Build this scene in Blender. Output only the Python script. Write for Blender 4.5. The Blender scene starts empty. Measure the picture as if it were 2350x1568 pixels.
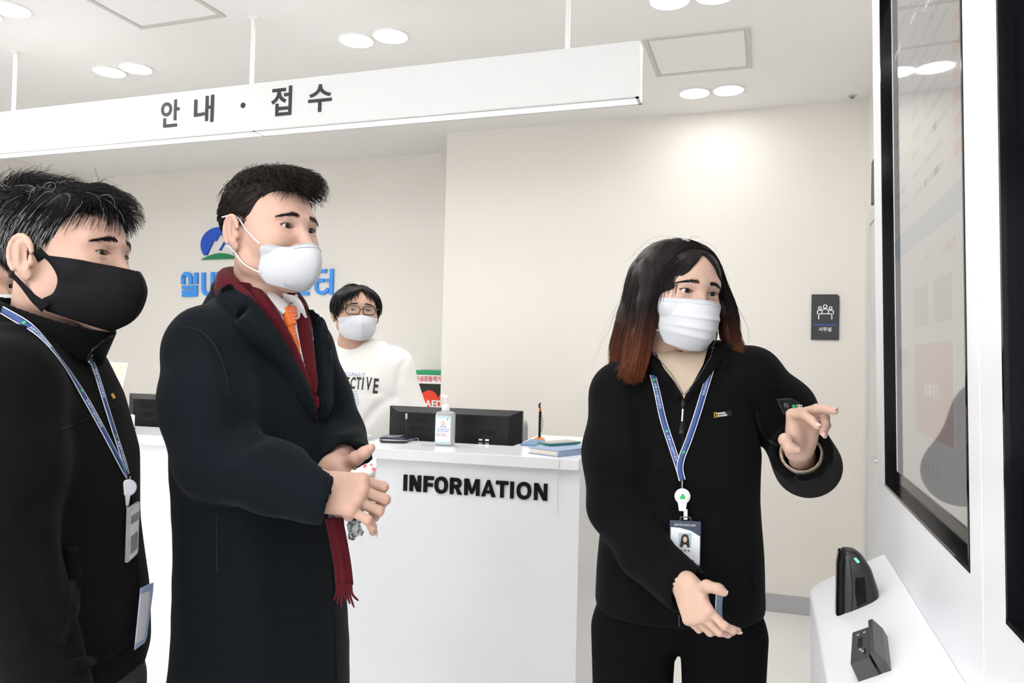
import bpy, bmesh, math, random
import numpy as np
from mathutils import Vector, Matrix
from mathutils.bvhtree import BVHTree

random.seed(7)
rng = np.random.default_rng(7)
scene = bpy.context.scene
COL = scene.collection

# ------------------------------------------------------------------ camera
# image 2350 x 1568; world: X along the reception wall, Y into the room, Z up
PX_W, PX_H = 2350, 1568
FOC = 1737.79
CAM_Z = 1.40
MC = np.array([[0.9475024, 0.31890889, 0.02315855],
               [0.01470421, 0.0288926, -0.99947436],
               [-0.31941037, 0.94734489, 0.02268651]])   # world -> camera (x right, y down, z forward)
CAM = np.array([0.0, 0.0, CAM_Z])
cam_data = bpy.data.cameras.new('camera')
cam = bpy.data.objects.new('camera', cam_data)
COL.objects.link(cam)
cam_data.sensor_width = 36.0
cam_data.lens = FOC * 36.0 / PX_W
cam_data.clip_start = 0.02
_r, _u, _b = MC[0], -MC[1], -MC[2]
cam.matrix_world = Matrix(((_r[0], _u[0], _b[0], CAM[0]), (_r[1], _u[1], _b[1], CAM[1]), (_r[2], _u[2], _b[2], CAM[2]), (0, 0, 0, 1)))
scene.camera = cam

# ------------------------------------------------------------------ light and exposure
scene.view_settings.view_transform = 'Standard'
scene.view_settings.look = 'None'
scene.view_settings.gamma = 1.0
scene.view_settings.use_curve_mapping = False
scene.view_settings.exposure = -0.07
scene.cycles.use_denoising = True
scene.cycles.max_bounces = 8
scene.cycles.diffuse_bounces = 5
scene.cycles.glossy_bounces = 3
scene.cycles.transmission_bounces = 6
scene.cycles.use_adaptive_sampling = True
scene.cycles.adaptive_threshold = 0.09
scene.cycles.caustics_reflective = False
scene.cycles.caustics_refractive = False
world = bpy.data.worlds.new('world')
scene.world = world
world.use_nodes = True
world.node_tree.nodes['Background'].inputs[0].default_value = (0.9, 0.95, 1.0, 1)
world.node_tree.nodes['Background'].inputs[1].default_value = 1.0
LAMP_W = 4.4          # watts of one ceiling downlight
LAMP_COL = (1.0, 0.98, 0.955)
WINDOW_FILL_W = 115.0       # fill light from the added window behind the photographer
STRIP_W = 6.0
BOUNCE_FILL_W = 250.0       # added fill spot by the camera, bounced off the ceiling
fl_d = bpy.data.lights.new('bounce_fill', 'SPOT')
fl_d.energy = BOUNCE_FILL_W
fl_d.color = (1.0, 0.985, 0.965)
fl_d.spot_size = math.radians(105)
fl_d.spot_blend = 0.6
fl_d.shadow_soft_size = 0.05
fl = bpy.data.objects.new('bounce_fill', fl_d)
COL.objects.link(fl)
fl.location = (0.0, -0.25, 1.62)
fl.rotation_euler = (math.radians(172), 0, 0)       # up and a little back


def area_light(name, loc, size, watts, color, rot=(0, 0, 0), size_y=None, disk=False):
    ld = bpy.data.lights.new(name, 'AREA')
    ld.energy = watts
    ld.color = color
    ld.shape = 'DISK' if disk else ('RECTANGLE' if size_y else 'SQUARE')
    ld.size = size
    if size_y:
        ld.size_y = size_y
    o = bpy.data.objects.new(name, ld)
    o.location = loc
    o.rotation_euler = rot
    COL.objects.link(o)
    return o


# ------------------------------------------------------------------ pixel helpers (depth is always given: real places in the room)
def ray(x, y):
    return MC.T @ np.array([x - PX_W / 2, y - PX_H / 2, FOC])


def PD(x, y, depth):
    return CAM + ray(x, y) * depth / FOC


def PA(x, y, axis, val):
    d = ray(x, y)
    return CAM + d * (val - CAM[axis]) / d[axis]


FWD = MC[2].copy()
RIGHT = MC[0].copy()
UP = np.array([0, 0, 1.0])


def unit(v):
    v = np.asarray(v, float)
    return v / (np.linalg.norm(v) + 1e-12)


# ------------------------------------------------------------------ materials
MATS = {}


def mat(name, color=(0.8, 0.8, 0.8), rough=0.5, metal=0.0, noise=0.0, nscale=30.0, bump=0.0, bscale=200.0, sheen=0.0,
        trans=0.0, sss=0.0, coat=0.0, emit=None, estr=0.0, spec=0.5, alpha=1.0, ior=1.45, stretch=None):
    m = bpy.data.materials.new(name)
    m.use_nodes = True
    nt = m.node_tree
    b = nt.nodes['Principled BSDF']
    b.inputs['Base Color'].default_value = (*color, 1)
    b.inputs['Roughness'].default_value = rough
    b.inputs['Metallic'].default_value = metal
    b.inputs['Specular IOR Level'].default_value = spec
    b.inputs['IOR'].default_value = ior
    b.inputs['Alpha'].default_value = alpha
    if trans:
        b.inputs['Transmission Weight'].default_value = trans
    if sss:
        b.inputs['Subsurface Weight'].default_value = sss
        b.inputs['Subsurface Radius'].default_value = (1.0, 0.35, 0.2)
        b.inputs['Subsurface Scale'].default_value = 0.006
    if coat:
        b.inputs['Coat Weight'].default_value = coat
        b.inputs['Coat Roughness'].default_value = 0.05
    if sheen:
        b.inputs['Sheen Weight'].default_value = sheen
        b.inputs['Sheen Roughness'].default_value = 0.5
    if emit is not None:
        b.inputs['Emission Color'].default_value = (*emit, 1)
        b.inputs['Emission Strength'].default_value = estr
    if noise or bump:
        tc = nt.nodes.new('ShaderNodeTexCoord')
        src = tc.outputs['Object']
        if stretch:
            mp = nt.nodes.new('ShaderNodeMapping')
            mp.inputs['Scale'].default_value = stretch
            nt.links.new(src, mp.inputs['Vector'])
            src = mp.outputs['Vector']
    if noise:
        n = nt.nodes.new('ShaderNodeTexNoise')
        n.inputs['Scale'].default_value = nscale
        n.inputs['Detail'].default_value = 5
        nt.links.new(src, n.inputs['Vector'])
        mx = nt.nodes.new('ShaderNodeMixRGB')
        mx.inputs[1].default_value = (*[c * (1 - noise) for c in color], 1)
        mx.inputs[2].default_value = (*[min(1, c * (1 + noise)) for c in color], 1)
        nt.links.new(n.outputs['Fac'], mx.inputs[0])
        nt.links.new(mx.outputs[0], b.inputs['Base Color'])
    if bump:
        n2 = nt.nodes.new('ShaderNodeTexNoise')
        n2.inputs['Scale'].default_value = bscale
        n2.inputs['Detail'].default_value = 3
        nt.links.new(src, n2.inputs['Vector'])
        bp = nt.nodes.new('ShaderNodeBump')
        bp.inputs['Strength'].default_value = bump
        bp.inputs['Distance'].default_value = 0.002
        nt.links.new(n2.outputs['Fac'], bp.inputs['Height'])
        nt.links.new(bp.outputs['Normal'], b.inputs['Normal'])
    if emit is not None:
        m.cycles.emission_sampling = 'NONE'
    MATS[name] = m
    return m


# ------------------------------------------------------------------ object helpers
def link(name, mesh, m=None, parent=None, smooth=False):
    o = bpy.data.objects.new(name, mesh)
    COL.objects.link(o)
    if m is not None:
        mesh.materials.clear()
        mesh.materials.append(MATS[m] if isinstance(m, str) else m)
    if parent is not None:
        o.parent = parent
        o.matrix_parent_inverse = parent.matrix_world.inverted()
    if smooth:
        mesh.polygons.foreach_set('use_smooth', np.ones(len(mesh.polygons), bool))
    return o


def tag(o, label, cat, group=None, kind=None):
    if label:
        o['label'] = label
    if cat:
        o['category'] = cat
    if group:
        o['group'] = group
    if kind:
        o['kind'] = kind
    return o


def struct(o):
    o['kind'] = 'structure'
    return o


def thing(name, loc, label, cat, group=None):
    o = bpy.data.objects.new(name, None)
    o.empty_display_size = 0.1
    COL.objects.link(o)
    o.location = tuple(float(c) for c in loc)
    o.matrix_world = Matrix.Translation(o.location)
    tag(o, label, cat, group)
    return o


def mesh_np(name, V, Fq):
    """V n x 3, Fq list/array of quads or tris (all the same length) or list of polys."""
    me = bpy.data.meshes.new(name)
    V = np.asarray(V, np.float32)
    if isinstance(Fq, np.ndarray):
        k = Fq.shape[1]
        me.vertices.add(len(V))
        me.vertices.foreach_set('co', V.ravel())
        me.loops.add(Fq.size)
        me.loops.foreach_set('vertex_index', Fq.ravel().astype(np.int32))
        me.polygons.add(len(Fq))
        me.polygons.foreach_set('loop_start', np.arange(0, Fq.size, k, dtype=np.int32))
        me.update(calc_edges=True)
    else:
        me.from_pydata([tuple(v) for v in V], [], [tuple(int(i) for i in f) for f in Fq])
        me.update()
    return me


class MB:
    """collects shapes into one mesh"""

    def __init__(self):
        self.v, self.f = [], []

    def add(self, V, F):
        n = len(self.v)
        self.v += [tuple(float(c) for c in p) for p in V]
        self.f += [tuple(int(i) + n for i in f) for f in F]
        return self

    def box(self, lo, hi, frame=None, bevel=0.0):
        lo, hi = np.minimum(lo, hi), np.maximum(lo, hi)
        if bevel > 0:
            bm = bmesh.new()
            bmesh.ops.create_cube(bm, size=1)
            for v in bm.verts:
                v.co = Vector(((lo + hi) / 2 + (hi - lo) * np.array(v.co)))
            bmesh.ops.bevel(bm, geom=list(bm.edges), offset=bevel, segments=2, affect='EDGES', profile=0.5)
            V = [np.array(v.co) for v in bm.verts]
            bm.verts.index_update()
            F = [[v.index for v in f.verts] for f in bm.faces]
            bm.free()
        else:
            V = [np.array([(lo, hi)[i][0], (lo, hi)[j][1], (lo, hi)[k][2]]) for i in (0, 1) for j in (0, 1) for k in (0, 1)]
            F = [(0, 1, 3, 2), (4, 6, 7, 5), (0, 4, 5, 1), (2, 3, 7, 6), (0, 2, 6, 4), (1, 5, 7, 3)]
        if frame is not None:
            o, ax = frame
            V = [np.asarray(o) + v[0] * ax[0] + v[1] * ax[1] + v[2] * ax[2] for v in V]
        return self.add(V, F)

    def tube(self, pts, r, n=8, cap=True):
        pts = [np.asarray(p, float) for p in pts]
        rs = [r] * len(pts) if np.isscalar(r) else list(r)
        t0 = unit(pts[1] - pts[0])
        a = unit(np.cross(t0, (0, 0, 1) if abs(t0[2]) < 0.9 else (1, 0, 0)))
        V, F = [], []
        for i, p in enumerate(pts):
            t = unit(pts[min(i + 1, len(pts) - 1)] - pts[max(i - 1, 0)])
            a = unit(a - t * (a @ t))
            b = np.cross(t, a)
            for k in range(n):
                w = 2 * math.pi * k / n
                V.append(p + rs[i] * (math.cos(w) * a + math.sin(w) * b))
        for i in range(len(pts) - 1):
            for k in range(n):
                F.append((i * n + k, i * n + (k + 1) % n, (i + 1) * n + (k + 1) % n, (i + 1) * n + k))
        if cap:
            F.append(tuple(range(n))[::-1])
            F.append(tuple((len(pts) - 1) * n + k for k in range(n)))
        return self.add(V, F)

    def lathe(self, prof, o=(0, 0, 0), ax=(0, 0, 1), n=24, cap=True):
        ax = unit(ax)
        a = unit(np.cross(ax, (1, 0, 0) if abs(ax[0]) < 0.9 else (0, 1, 0)))
        b = np.cross(ax, a)
        o = np.asarray(o, float)
        V, F = [], []
        for r, h in prof:
            for k in range(n):
                w = 2 * math.pi * k / n
                V.append(o + ax * h + r * (math.cos(w) * a + math.sin(w) * b))
        for i in range(len(prof) - 1):
            for k in range(n):
                F.append((i * n + k, i * n + (k + 1) % n, (i + 1) * n + (k + 1) % n, (i + 1) * n + k))
        if cap:
            F.append(tuple(range(n))[::-1])
            F.append(tuple((len(prof) - 1) * n + k for k in range(n)))
        return self.add(V, F)

    def prism(self, poly, o, ex, ey, ez, depth):
        """2-D polygon in the plane (ex, ey) at o, thick along ez"""
        o, ex, ey, ez = (np.asarray(q, float) for q in (o, ex, ey, ez))
        n = len(poly)
        V = [o + p[0] * ex + p[1] * ey for p in poly] + [o + p[0] * ex + p[1] * ey + depth * ez for p in poly]
        F = [tuple(range(n))[::-1], tuple(range(n, 2 * n))] + [(i, (i + 1) % n, n + (i + 1) % n, n + i) for i in range(n)]
        return self.add(V, F)

    def stroke(self, line, w, o, ex, ey, ez, depth, closed=False):
        """a 2-D polyline drawn with a pen of width w, thick along ez, mitred"""
        P = [np.asarray(p, float) for p in line]
        n = len(P)
        L, R = [], []
        for i in range(n):
            if closed:
                a, b = P[i] - P[i - 1], P[(i + 1) % n] - P[i]
            else:
                a = P[i] - P[i - 1] if i > 0 else P[1] - P[0]
                b = P[i + 1] - P[i] if i < n - 1 else P[-1] - P[-2]
            a, b = a / np.linalg.norm(a), b / np.linalg.norm(b)
            na, nb = np.array([-a[1], a[0]]), np.array([-b[1], b[0]])
            m = na + nb
            m = m / max(0.5, (m @ na))
            L.append(P[i] + m * w / 2)
            R.append(P[i] - m * w / 2)
        rngi = range(n if closed else n - 1)
        o, ex, ey, ez = (np.asarray(q, float) for q in (o, ex, ey, ez))
        f = lambda p, d: o + p[0] * ex + p[1] * ey + d * ez
        V = [f(p, 0) for p in L] + [f(p, 0) for p in R] + [f(p, depth) for p in L] + [f(p, depth) for p in R]
        F = []
        for i in rngi:
            j = (i + 1) % n
            F += [(2 * n + i, 3 * n + i, 3 * n + j, 2 * n + j), (i, j, n + j, n + i), (i, 2 * n + i, 2 * n + j, j), (n + i, n + j, 3 * n + j, 3 * n + i)]
        if not closed:
            F += [(0, n, 3 * n, 2 * n), (n - 1, 3 * n - 1, 4 * n - 1, 2 * n - 1)]
        return self.add(V, F)

    def build(self, name, m, parent=None, smooth=False):
        me = mesh_np(name, np.array(self.v), self.f)
        bm = bmesh.new()
        bm.from_mesh(me)
        bmesh.ops.recalc_face_normals(bm, faces=bm.faces)
        bm.to_mesh(me)
        bm.free()
        o = link(name, me, m, parent)
        if smooth:
            me.polygons.foreach_set('use_smooth', np.ones(len(me.polygons), bool))
            try:
                me.set_sharp_from_angle(angle=math.radians(38))
            except Exception:
                pass
        return o


TXT = bpy.data.scenes.new('text_workshop')
_txt_cache = {}


def text_vf(body, size=1.0, bold=0.0, depth=0.0, align='LEFT', spacing=1.0, shear=0.0, res=4):
    key = (body, bold, spacing)
    if key in _txt_cache:
        return _txt_cache[key][0].copy(), list(_txt_cache[key][1])
    c = bpy.data.curves.new('lettering', 'FONT')
    c.body = body
    c.size = size
    c.offset = bold
    c.space_character = spacing
    c.resolution_u = res
    o = bpy.data.objects.new('lettering', c)
    TXT.collection.objects.link(o)
    vl = TXT.view_layers[0]
    vl.update()
    me = bpy.data.meshes.new_from_object(o.evaluated_get(vl.depsgraph))
    V = np.array([v.co[:] for v in me.vertices]) if len(me.vertices) else np.zeros((0, 3))
    F = [tuple(p.vertices) for p in me.polygons]
    bpy.data.objects.remove(o)
    bpy.data.curves.remove(c)
    bpy.data.meshes.remove(me)
    _txt_cache[key] = (V, F)
    return V.copy(), list(F)


def text_on(name, body, o, ex, ey, width=None, height=None, bold=0.0, depth=0.002, m='black_print', parent=None, spacing=1.0, align='LEFT'):
    """lettering laid out on the plane (ex, ey) from its lower-left corner o, fitted to width x height"""
    V, F = text_vf(body, 1.0, bold, 0.0, 'LEFT', spacing)
    ex, ey, o = unit(ex), unit(ey), np.asarray(o, float)
    ez = unit(np.cross(ex, ey))
    lo, hi = V.min(0), V.max(0)
    sy = height / (hi[1] - lo[1]) if height else None
    sx = width / (hi[0] - lo[0]) if width else sy
    sy = sy or sx
    mb = MB()
    n = len(V)
    U = np.stack([(V[:, 0] - lo[0]) * sx, (V[:, 1] - lo[1]) * sy], 1)
    if align == 'CENTER':
        U[:, 0] -= (hi[0] - lo[0]) * sx / 2
    P0 = o + U[:, :1] * ex + U[:, 1:] * ey
    P1 = P0 + ez * depth
    from collections import Counter
    ec = Counter()
    for f in F:
        for i in range(len(f)):
            ec[(f[i], f[(i + 1) % len(f)])] += 1
    sides = [(a, b, n + b, n + a) for (a, b) in ec if (b, a) not in ec]
    mb.add(np.vstack([P0, P1]), [tuple(reversed(f)) for f in F] + [tuple(i + n for i in f) for f in F] + sides)
    return mb.build(name, m, parent)


# ------------------------------------------------------------------ signed-distance sculpting
def _smin(a, b, k):
    if k <= 0:
        return np.minimum(a, b)
    h = np.clip(0.5 + 0.5 * (b - a) / k, 0, 1)
    return b * (1 - h) + a * h - k * h * (1 - h)


class SDF:
    def __init__(self, lo, hi, h):
        self.lo = np.asarray(lo, float)
        n = np.ceil((np.asarray(hi, float) - self.lo) / h).astype(int) + 1
        self.h, self.n = h, n
        self.ax = [(self.lo[i] + h * np.arange(n[i])).astype(np.float32) for i in range(3)]
        self.F = np.full(n, 0.3, np.float32)

    def _sl(self, lo, hi):
        s = []
        for i in range(3):
            a = int(max(0, math.floor((lo[i] - self.lo[i]) / self.h)))
            b = int(min(self.n[i], math.ceil((hi[i] - self.lo[i]) / self.h) + 1))
            if b <= a:
                return None, None
            s.append(slice(a, b))
        g = (self.ax[0][s[0]][:, None, None], self.ax[1][s[1]][None, :, None], self.ax[2][s[2]][None, None, :])
        return tuple(s), g

    def op(self, fn, lo, hi, k=0.0, mode='add'):
        mg = k + 4 * self.h
        s, g = self._sl(np.asarray(lo, float) - mg, np.asarray(hi, float) + mg)
        if s is None:
            return
        d = fn(*g)
        a = self.F[s]
        if mode == 'add':
            self.F[s] = _smin(a, d, k)
        elif mode == 'sub':
            self.F[s] = -_smin(-a, d, k)
        elif mode == 'disp':
            self.F[s] = a + d
        elif mode == 'and':
            self.F[s] = -_smin(-a, -d, k)

    def cone(self, a, b, ra, rb, k=0.02, flat=None, mode='add'):
        a, b = np.asarray(a, float), np.asarray(b, float)
        ba = b - a
        L2 = float(ba @ ba) + 1e-12
        R = max(ra, rb)

        def fn(x, y, z):
            px, py, pz = x - a[0], y - a[1], z - a[2]
            t = np.clip((px * ba[0] + py * ba[1] + pz * ba[2]) / L2, 0, 1)
            px, py, pz = px - t * ba[0], py - t * ba[1], pz - t * ba[2]
            d2 = px * px + py * py + pz * pz
            if flat is not None:
                n, s = flat
                c = px * n[0] + py * n[1] + pz * n[2]
                d2 = d2 + (s * s - 1) * c * c
            return (np.sqrt(d2) - (ra + (rb - ra) * t)).astype(np.float32)
        self.op(fn, np.minimum(a, b) - R, np.maximum(a, b) + R, k, mode)

    def chain(self, pts, rad, k=0.02, flat=None, mode='add'):
        for i in range(len(pts) - 1):
            self.cone(pts[i], pts[i + 1], rad[i], rad[i + 1], k, flat, mode)

    def ell(self, c, r, k=0.02, axes=None, mode='add'):
        c, r = np.asarray(c, float), np.asarray(r, float)
        A = np.eye(3) if axes is None else np.asarray(axes, float)
        R = r.max() if axes is not None else r

        def fn(x, y, z):
            px, py, pz = x - c[0], y - c[1], z - c[2]
            q = [(px * A[i][0] + py * A[i][1] + pz * A[i][2]) for i in range(3)]
            k0 = np.sqrt(sum((q[i] / r[i]) ** 2 for i in range(3)))
            k1 = np.sqrt(sum((q[i] / r[i] ** 2) ** 2 for i in range(3))) + 1e-6
            return (k0 * (k0 - 1) / k1).astype(np.float32)
        self.op(fn, c - R, c + R, k, mode)

    def box(self, c, r, rad, k=0.0, axes=None, mode='add'):
        c, r = np.asarray(c, float), np.asarray(r, float)
        A = np.eye(3) if axes is None else np.asarray(axes, float)
        R = np.linalg.norm(r) if axes is not None else r

        def fn(x, y, z):
            px, py, pz = x - c[0], y - c[1], z - c[2]
            q = [np.abs(px * A[i][0] + py * A[i][1] + pz * A[i][2]) - (r[i] - rad) for i in range(3)]
            out = np.sqrt(np.maximum(q[0], 0) ** 2 + np.maximum(q[1], 0) ** 2 + np.maximum(q[2], 0) ** 2)
            return (out + np.minimum(np.maximum(q[0], np.maximum(q[1], q[2])), 0) - rad).astype(np.float32)
        self.op(fn, c - R, c + R, k, mode)

    def loft(self, rows, fx, fy, k=0.02, mode='add', power=2.0):
        """rows: (z, cx, cy, rx, ry) ellipses stacked in z; (cx, cy) world, rx along fx, ry along fy (2-D unit vectors)"""
        rows = np.array(sorted(rows), float)
        zs = rows[:, 0]
        R = rows[:, 3:5].max()
        lo = np.array([rows[:, 1].min() - R, rows[:, 2].min() - R, zs[0] - 0.01])
        hi = np.array([rows[:, 1].max() + R, rows[:, 2].max() + R, zs[-1] + 0.01])
        # smooth interpolation through the rows
        zz = np.linspace(zs[0], zs[-1], 200)
        tb = [np.interp(zz, zs, rows[:, i]) for i in range(1, 5)]
        kw = 13
        ker = np.hanning(kw + 2)[1:-1]
        ker /= ker.sum()
        tb = [np.convolve(np.pad(t, kw // 2, mode='edge'), ker, 'valid') for t in tb]

        def fn(x, y, z):
            zc = np.clip(z, zs[0], zs[-1])
            cx, cy, rx, ry = [np.interp(zc.ravel(), zz, t).reshape(zc.shape).astype(np.float32) for t in tb]
            dx, dy = x - cx, y - cy
            u = np.abs((dx * fx[0] + dy * fx[1]) / rx)
            v = np.abs((dx * fy[0] + dy * fy[1]) / ry)
            if power == 2.0:
                g = np.sqrt(u * u + v * v)
            else:
                g = (u ** power + v ** power) ** (1 / power)
            d = (g - 1) * np.minimum(rx, ry)
            dz = np.maximum(zs[0] - z, z - zs[-1])
            return np.maximum(d, dz).astype(np.float32)
        self.op(fn, lo, hi, k, mode)

    def cut(self, p, d, r=0.11):
        """trim what lies beyond the plane at p, within a ball ahead of it"""
        p, d = np.asarray(p, float), unit(d)
        c = p + d * r * 0.7

        def fn(x, y, z):
            a = (x - p[0]) * d[0] + (y - p[1]) * d[1] + (z - p[2]) * d[2]
            b = np.sqrt((x - c[0]) ** 2 + (y - c[1]) ** 2 + (z - c[2]) ** 2) - r
            return np.maximum(-a, b).astype(np.float32)
        self.op(fn, c - r, c + r, 0.004, 'sub')

    def disp(self, fn, lo=None, hi=None):
        lo = self.lo if lo is None else lo
        hi = self.lo + self.h * self.n if hi is None else hi
        self.op(fn, lo, hi, 0, 'disp')

    def blur(self, n=1):
        for _ in range(n):
            F = self.F
            for a in range(3):
                G = F.copy()
                sl0 = [slice(None)] * 3
                sl1 = [slice(None)] * 3
                slm = [slice(None)] * 3
                sl0[a], slm[a], sl1[a] = slice(0, -2), slice(1, -1), slice(2, None)
                G[tuple(slm)] = 0.25 * F[tuple(sl0)] + 0.5 * F[tuple(slm)] + 0.25 * F[tuple(sl1)]
                F = G
            self.F = F

    def extract(self):
        F, lo, h = self.F, self.lo, self.h
        F = np.pad(F, 1, constant_values=0.3)
        lo = lo - h
        S = F < 0
        c = np.zeros(np.array(S.shape) - 1, np.int8)
        for i in (0, 1):
            for j in (0, 1):
                for k in (0, 1):
                    c += S[i:S.shape[0] - 1 + i, j:S.shape[1] - 1 + j, k:S.shape[2] - 1 + k]
        act = (c > 0) & (c < 8)
        ijk = np.argwhere(act)
        idx = np.full(act.shape, -1, np.int32)
        idx[act] = np.arange(len(ijk), dtype=np.int32)
        acc = np.zeros((len(ijk), 3))
        cnt = np.zeros(len(ijk))
        cor = [(i, j, k) for i in (0, 1) for j in (0, 1) for k in (0, 1)]
        vals = {q: F[ijk[:, 0] + q[0], ijk[:, 1] + q[1], ijk[:, 2] + q[2]] for q in cor}
        for q in cor:
            for a in range(3):
                if q[a] == 0:
                    p = list(q)
                    p[a] = 1
                    fa, fb = vals[q], vals[tuple(p)]
                    m = (fa < 0) != (fb < 0)
                    t = fa[m] / (fa[m] - fb[m])
                    pos = np.tile(np.array(q, float), (m.sum(), 1))
                    pos[:, a] += t
                    acc[m] += pos
                    cnt[m] += 1
        V = lo + (ijk + acc / cnt[:, None]) * h
        quads = []
        for a in range(3):
            b, d = (a + 1) % 3, (a + 2) % 3
            s0 = [slice(None)] * 3
            s1 = [slice(None)] * 3
            s0[a], s1[a] = slice(0, -1), slice(1, None)
            ch = S[tuple(s0)] != S[tuple(s1)]
            e = np.argwhere(ch)
            e = e[(e[:, b] > 0) & (e[:, d] > 0) & (e[:, b] < S.shape[b] - 1) & (e[:, d] < S.shape[d] - 1)]
            inside = S[e[:, 0], e[:, 1], e[:, 2]]
            q = []
            for ob, od in ((1, 1), (0, 1), (0, 0), (1, 0)):
                w = e.copy()
                w[:, b] -= ob
                w[:, d] -= od
                q.append(idx[w[:, 0], w[:, 1], w[:, 2]])
            q = np.stack(q, 1)
            q[~inside] = q[~inside][:, ::-1]
            quads.append(q)
        Q = np.vstack(quads)
        Q = Q[(Q >= 0).all(1)]
        return V, Q


def join_np(parts):
    Vs, Qs, n = [], [], 0
    for V, Q in parts:
        Vs.append(V)
        Qs.append(Q + n)
        n += len(V)
    return np.vstack(Vs), np.vstack(Qs)


def bvh_of(V, Q):
    return BVHTree.FromPolygons([tuple(map(float, v)) for v in V], [tuple(map(int, q)) for q in Q])


def spline(pts, n):
    """Catmull-Rom through pts, n samples"""
    P = np.asarray(pts, float)
    m = len(P)
    t = np.linspace(0, m - 1 - 1e-9, n)
    i = t.astype(int)
    u = (t - i)[:, None]
    g = lambda k: P[np.clip(k, 0, m - 1)]
    p0, p1, p2, p3 = g(i - 1), g(i), g(i + 1), g(i + 2)
    return 0.5 * ((2 * p1) + (-p0 + p2) * u + (2 * p0 - 5 * p1 + 4 * p2 - p3) * u ** 2 + (-p0 + 3 * p1 - 3 * p2 + p3) * u ** 3)


def sheet(G, thick=0.0, wrap=False):
    """grid of points (a x b x 3) -> verts, quads; with a thickness both faces and the rim"""
    a, b = G.shape[:2]
    V = G.reshape(-1, 3)
    I = np.arange(a * b).reshape(a, b)
    Q = np.stack([I[:-1, :-1], I[1:, :-1], I[1:, 1:], I[:-1, 1:]], -1).reshape(-1, 4)
    if thick == 0:
        return V, Q
    du = np.gradient(G, axis=0)
    dv = np.gradient(G, axis=1)
    N = np.cross(du, dv)
    N /= np.linalg.norm(N, axis=2, keepdims=True) + 1e-12
    V2 = (G - N * thick).reshape(-1, 3)
    m = a * b
    Q2 = Q[:, ::-1] + m
    rim = []
    for L in (I[0, :], I[-1, ::-1], I[::-1, 0], I[:, -1]):
        rim.append(np.stack([L[:-1], L[1:], L[1:] + m, L[:-1] + m], 1))
    return np.vstack([V, V2]), np.vstack([Q, Q2] + rim)


def np_obj(name, V, Q, m, parent=None, smooth=True):
    return link(name, mesh_np(name, V, np.asarray(Q)), m, parent, smooth)


def add_mat(o, m):
    o.data.materials.append(MATS[m])
    return len(o.data.materials) - 1
# ------------------------------------------------------------------ materials of the place
mat('wall_paint', (0.765, 0.735, 0.693), 0.75, noise=0.01, nscale=8, bump=0.05, bscale=300)
mat('ceiling_paint', (0.89, 0.885, 0.875), 0.85)
mat('floor_tile', (0.80, 0.79, 0.775), 0.32, noise=0.05, nscale=3)
mat('base_grey', (0.42, 0.42, 0.43), 0.5)
mat('white_gloss', (0.83, 0.845, 0.88), 0.16)
mat('white_satin', (0.80, 0.815, 0.85), 0.35)
mat('sign_white', (0.76, 0.77, 0.78), 0.5)
mat('kiosk_white', (0.84, 0.86, 0.90), 0.3)
mat('white_metal', (0.86, 0.86, 0.85), 0.35)
mat('grey_trim', (0.55, 0.55, 0.55), 0.4)
mat('panel_frame', (0.60, 0.585, 0.565), 0.5)
mat('lamp_lens', (1, 1, 1), 0.4, emit=(1.0, 0.97, 0.93), estr=9.0)
mat('strip_lens', (1, 1, 1), 0.4, emit=(1.0, 0.98, 0.96), estr=1.6)
mat('black_print', (0.006, 0.006, 0.007), 0.6, spec=0.15)
mat('sign_ink', (0.03, 0.033, 0.04), 0.5)
mat('sign_dark', (0.035, 0.037, 0.043), 0.45)
mat('white_print', (0.85, 0.85, 0.85), 0.5)
mat('blue_line', (0.03, 0.14, 0.62), 0.4)
mat('logo_blue', (0.012, 0.085, 0.52), 0.4)
mat('logo_light', (0.055, 0.30, 0.83), 0.4)
mat('logo_green', (0.012, 0.20, 0.085), 0.4)
mat('black_gloss', (0.006, 0.006, 0.008), 0.10, spec=0.3, ior=1.25)
mat('black_plastic', (0.012, 0.012, 0.014), 0.38)
mat('dark_plastic', (0.012, 0.012, 0.014), 0.5, spec=0.3)
mat('grey_plastic', (0.045, 0.047, 0.05), 0.42)
mat('slot_black', (0.002, 0.002, 0.002), 0.7)
mat('silver', (0.62, 0.62, 0.64), 0.3, metal=1.0)
mat('mid_grey', (0.25, 0.25, 0.26), 0.5)
mat('light_grey', (0.55, 0.56, 0.58), 0.5)
mat('green_led', (0.1, 0.9, 0.35), 0.4, emit=(0.12, 1.0, 0.35), estr=1.4)
mat('orange_plastic', (0.85, 0.16, 0.015), 0.35)
mat('teal_case', (0.045, 0.19, 0.20), 0.4)
mat('phone_glass', (0.30, 0.29, 0.285), 0.08)
mat('book_cloth', (0.27, 0.36, 0.52), 0.6, noise=0.06, nscale=400)
mat('book_pages', (0.80, 0.76, 0.68), 0.8)
mat('ribbon', (0.62, 0.66, 0.73), 0.5)
mat('paper', (0.85, 0.85, 0.84), 0.7)
mat('paper_peach', (0.80, 0.66, 0.55), 0.7)
mat('paper_edge', (0.70, 0.72, 0.83), 0.6)
mat('red_print', (0.62, 0.06, 0.06), 0.6)
mat('blue_print', (0.10, 0.16, 0.55), 0.6)
mat('brown_print', (0.20, 0.10, 0.05), 0.6)
mat('navy_plastic', (0.012, 0.016, 0.045), 0.2)
mat('lcd_grey', (0.30, 0.33, 0.32), 0.15)
mat('clear_plastic', (0.90, 0.94, 0.95), 0.06, trans=0.5, ior=1.2)
mat('label_white', (0.82, 0.87, 0.88), 0.4)
mat('label_teal', (0.12, 0.50, 0.55), 0.4)
mat('pump_white', (0.85, 0.85, 0.85), 0.3)
mat('aed_green', (0.015, 0.30, 0.11), 0.4)
mat('aed_white', (0.85, 0.83, 0.83), 0.4)
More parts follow.
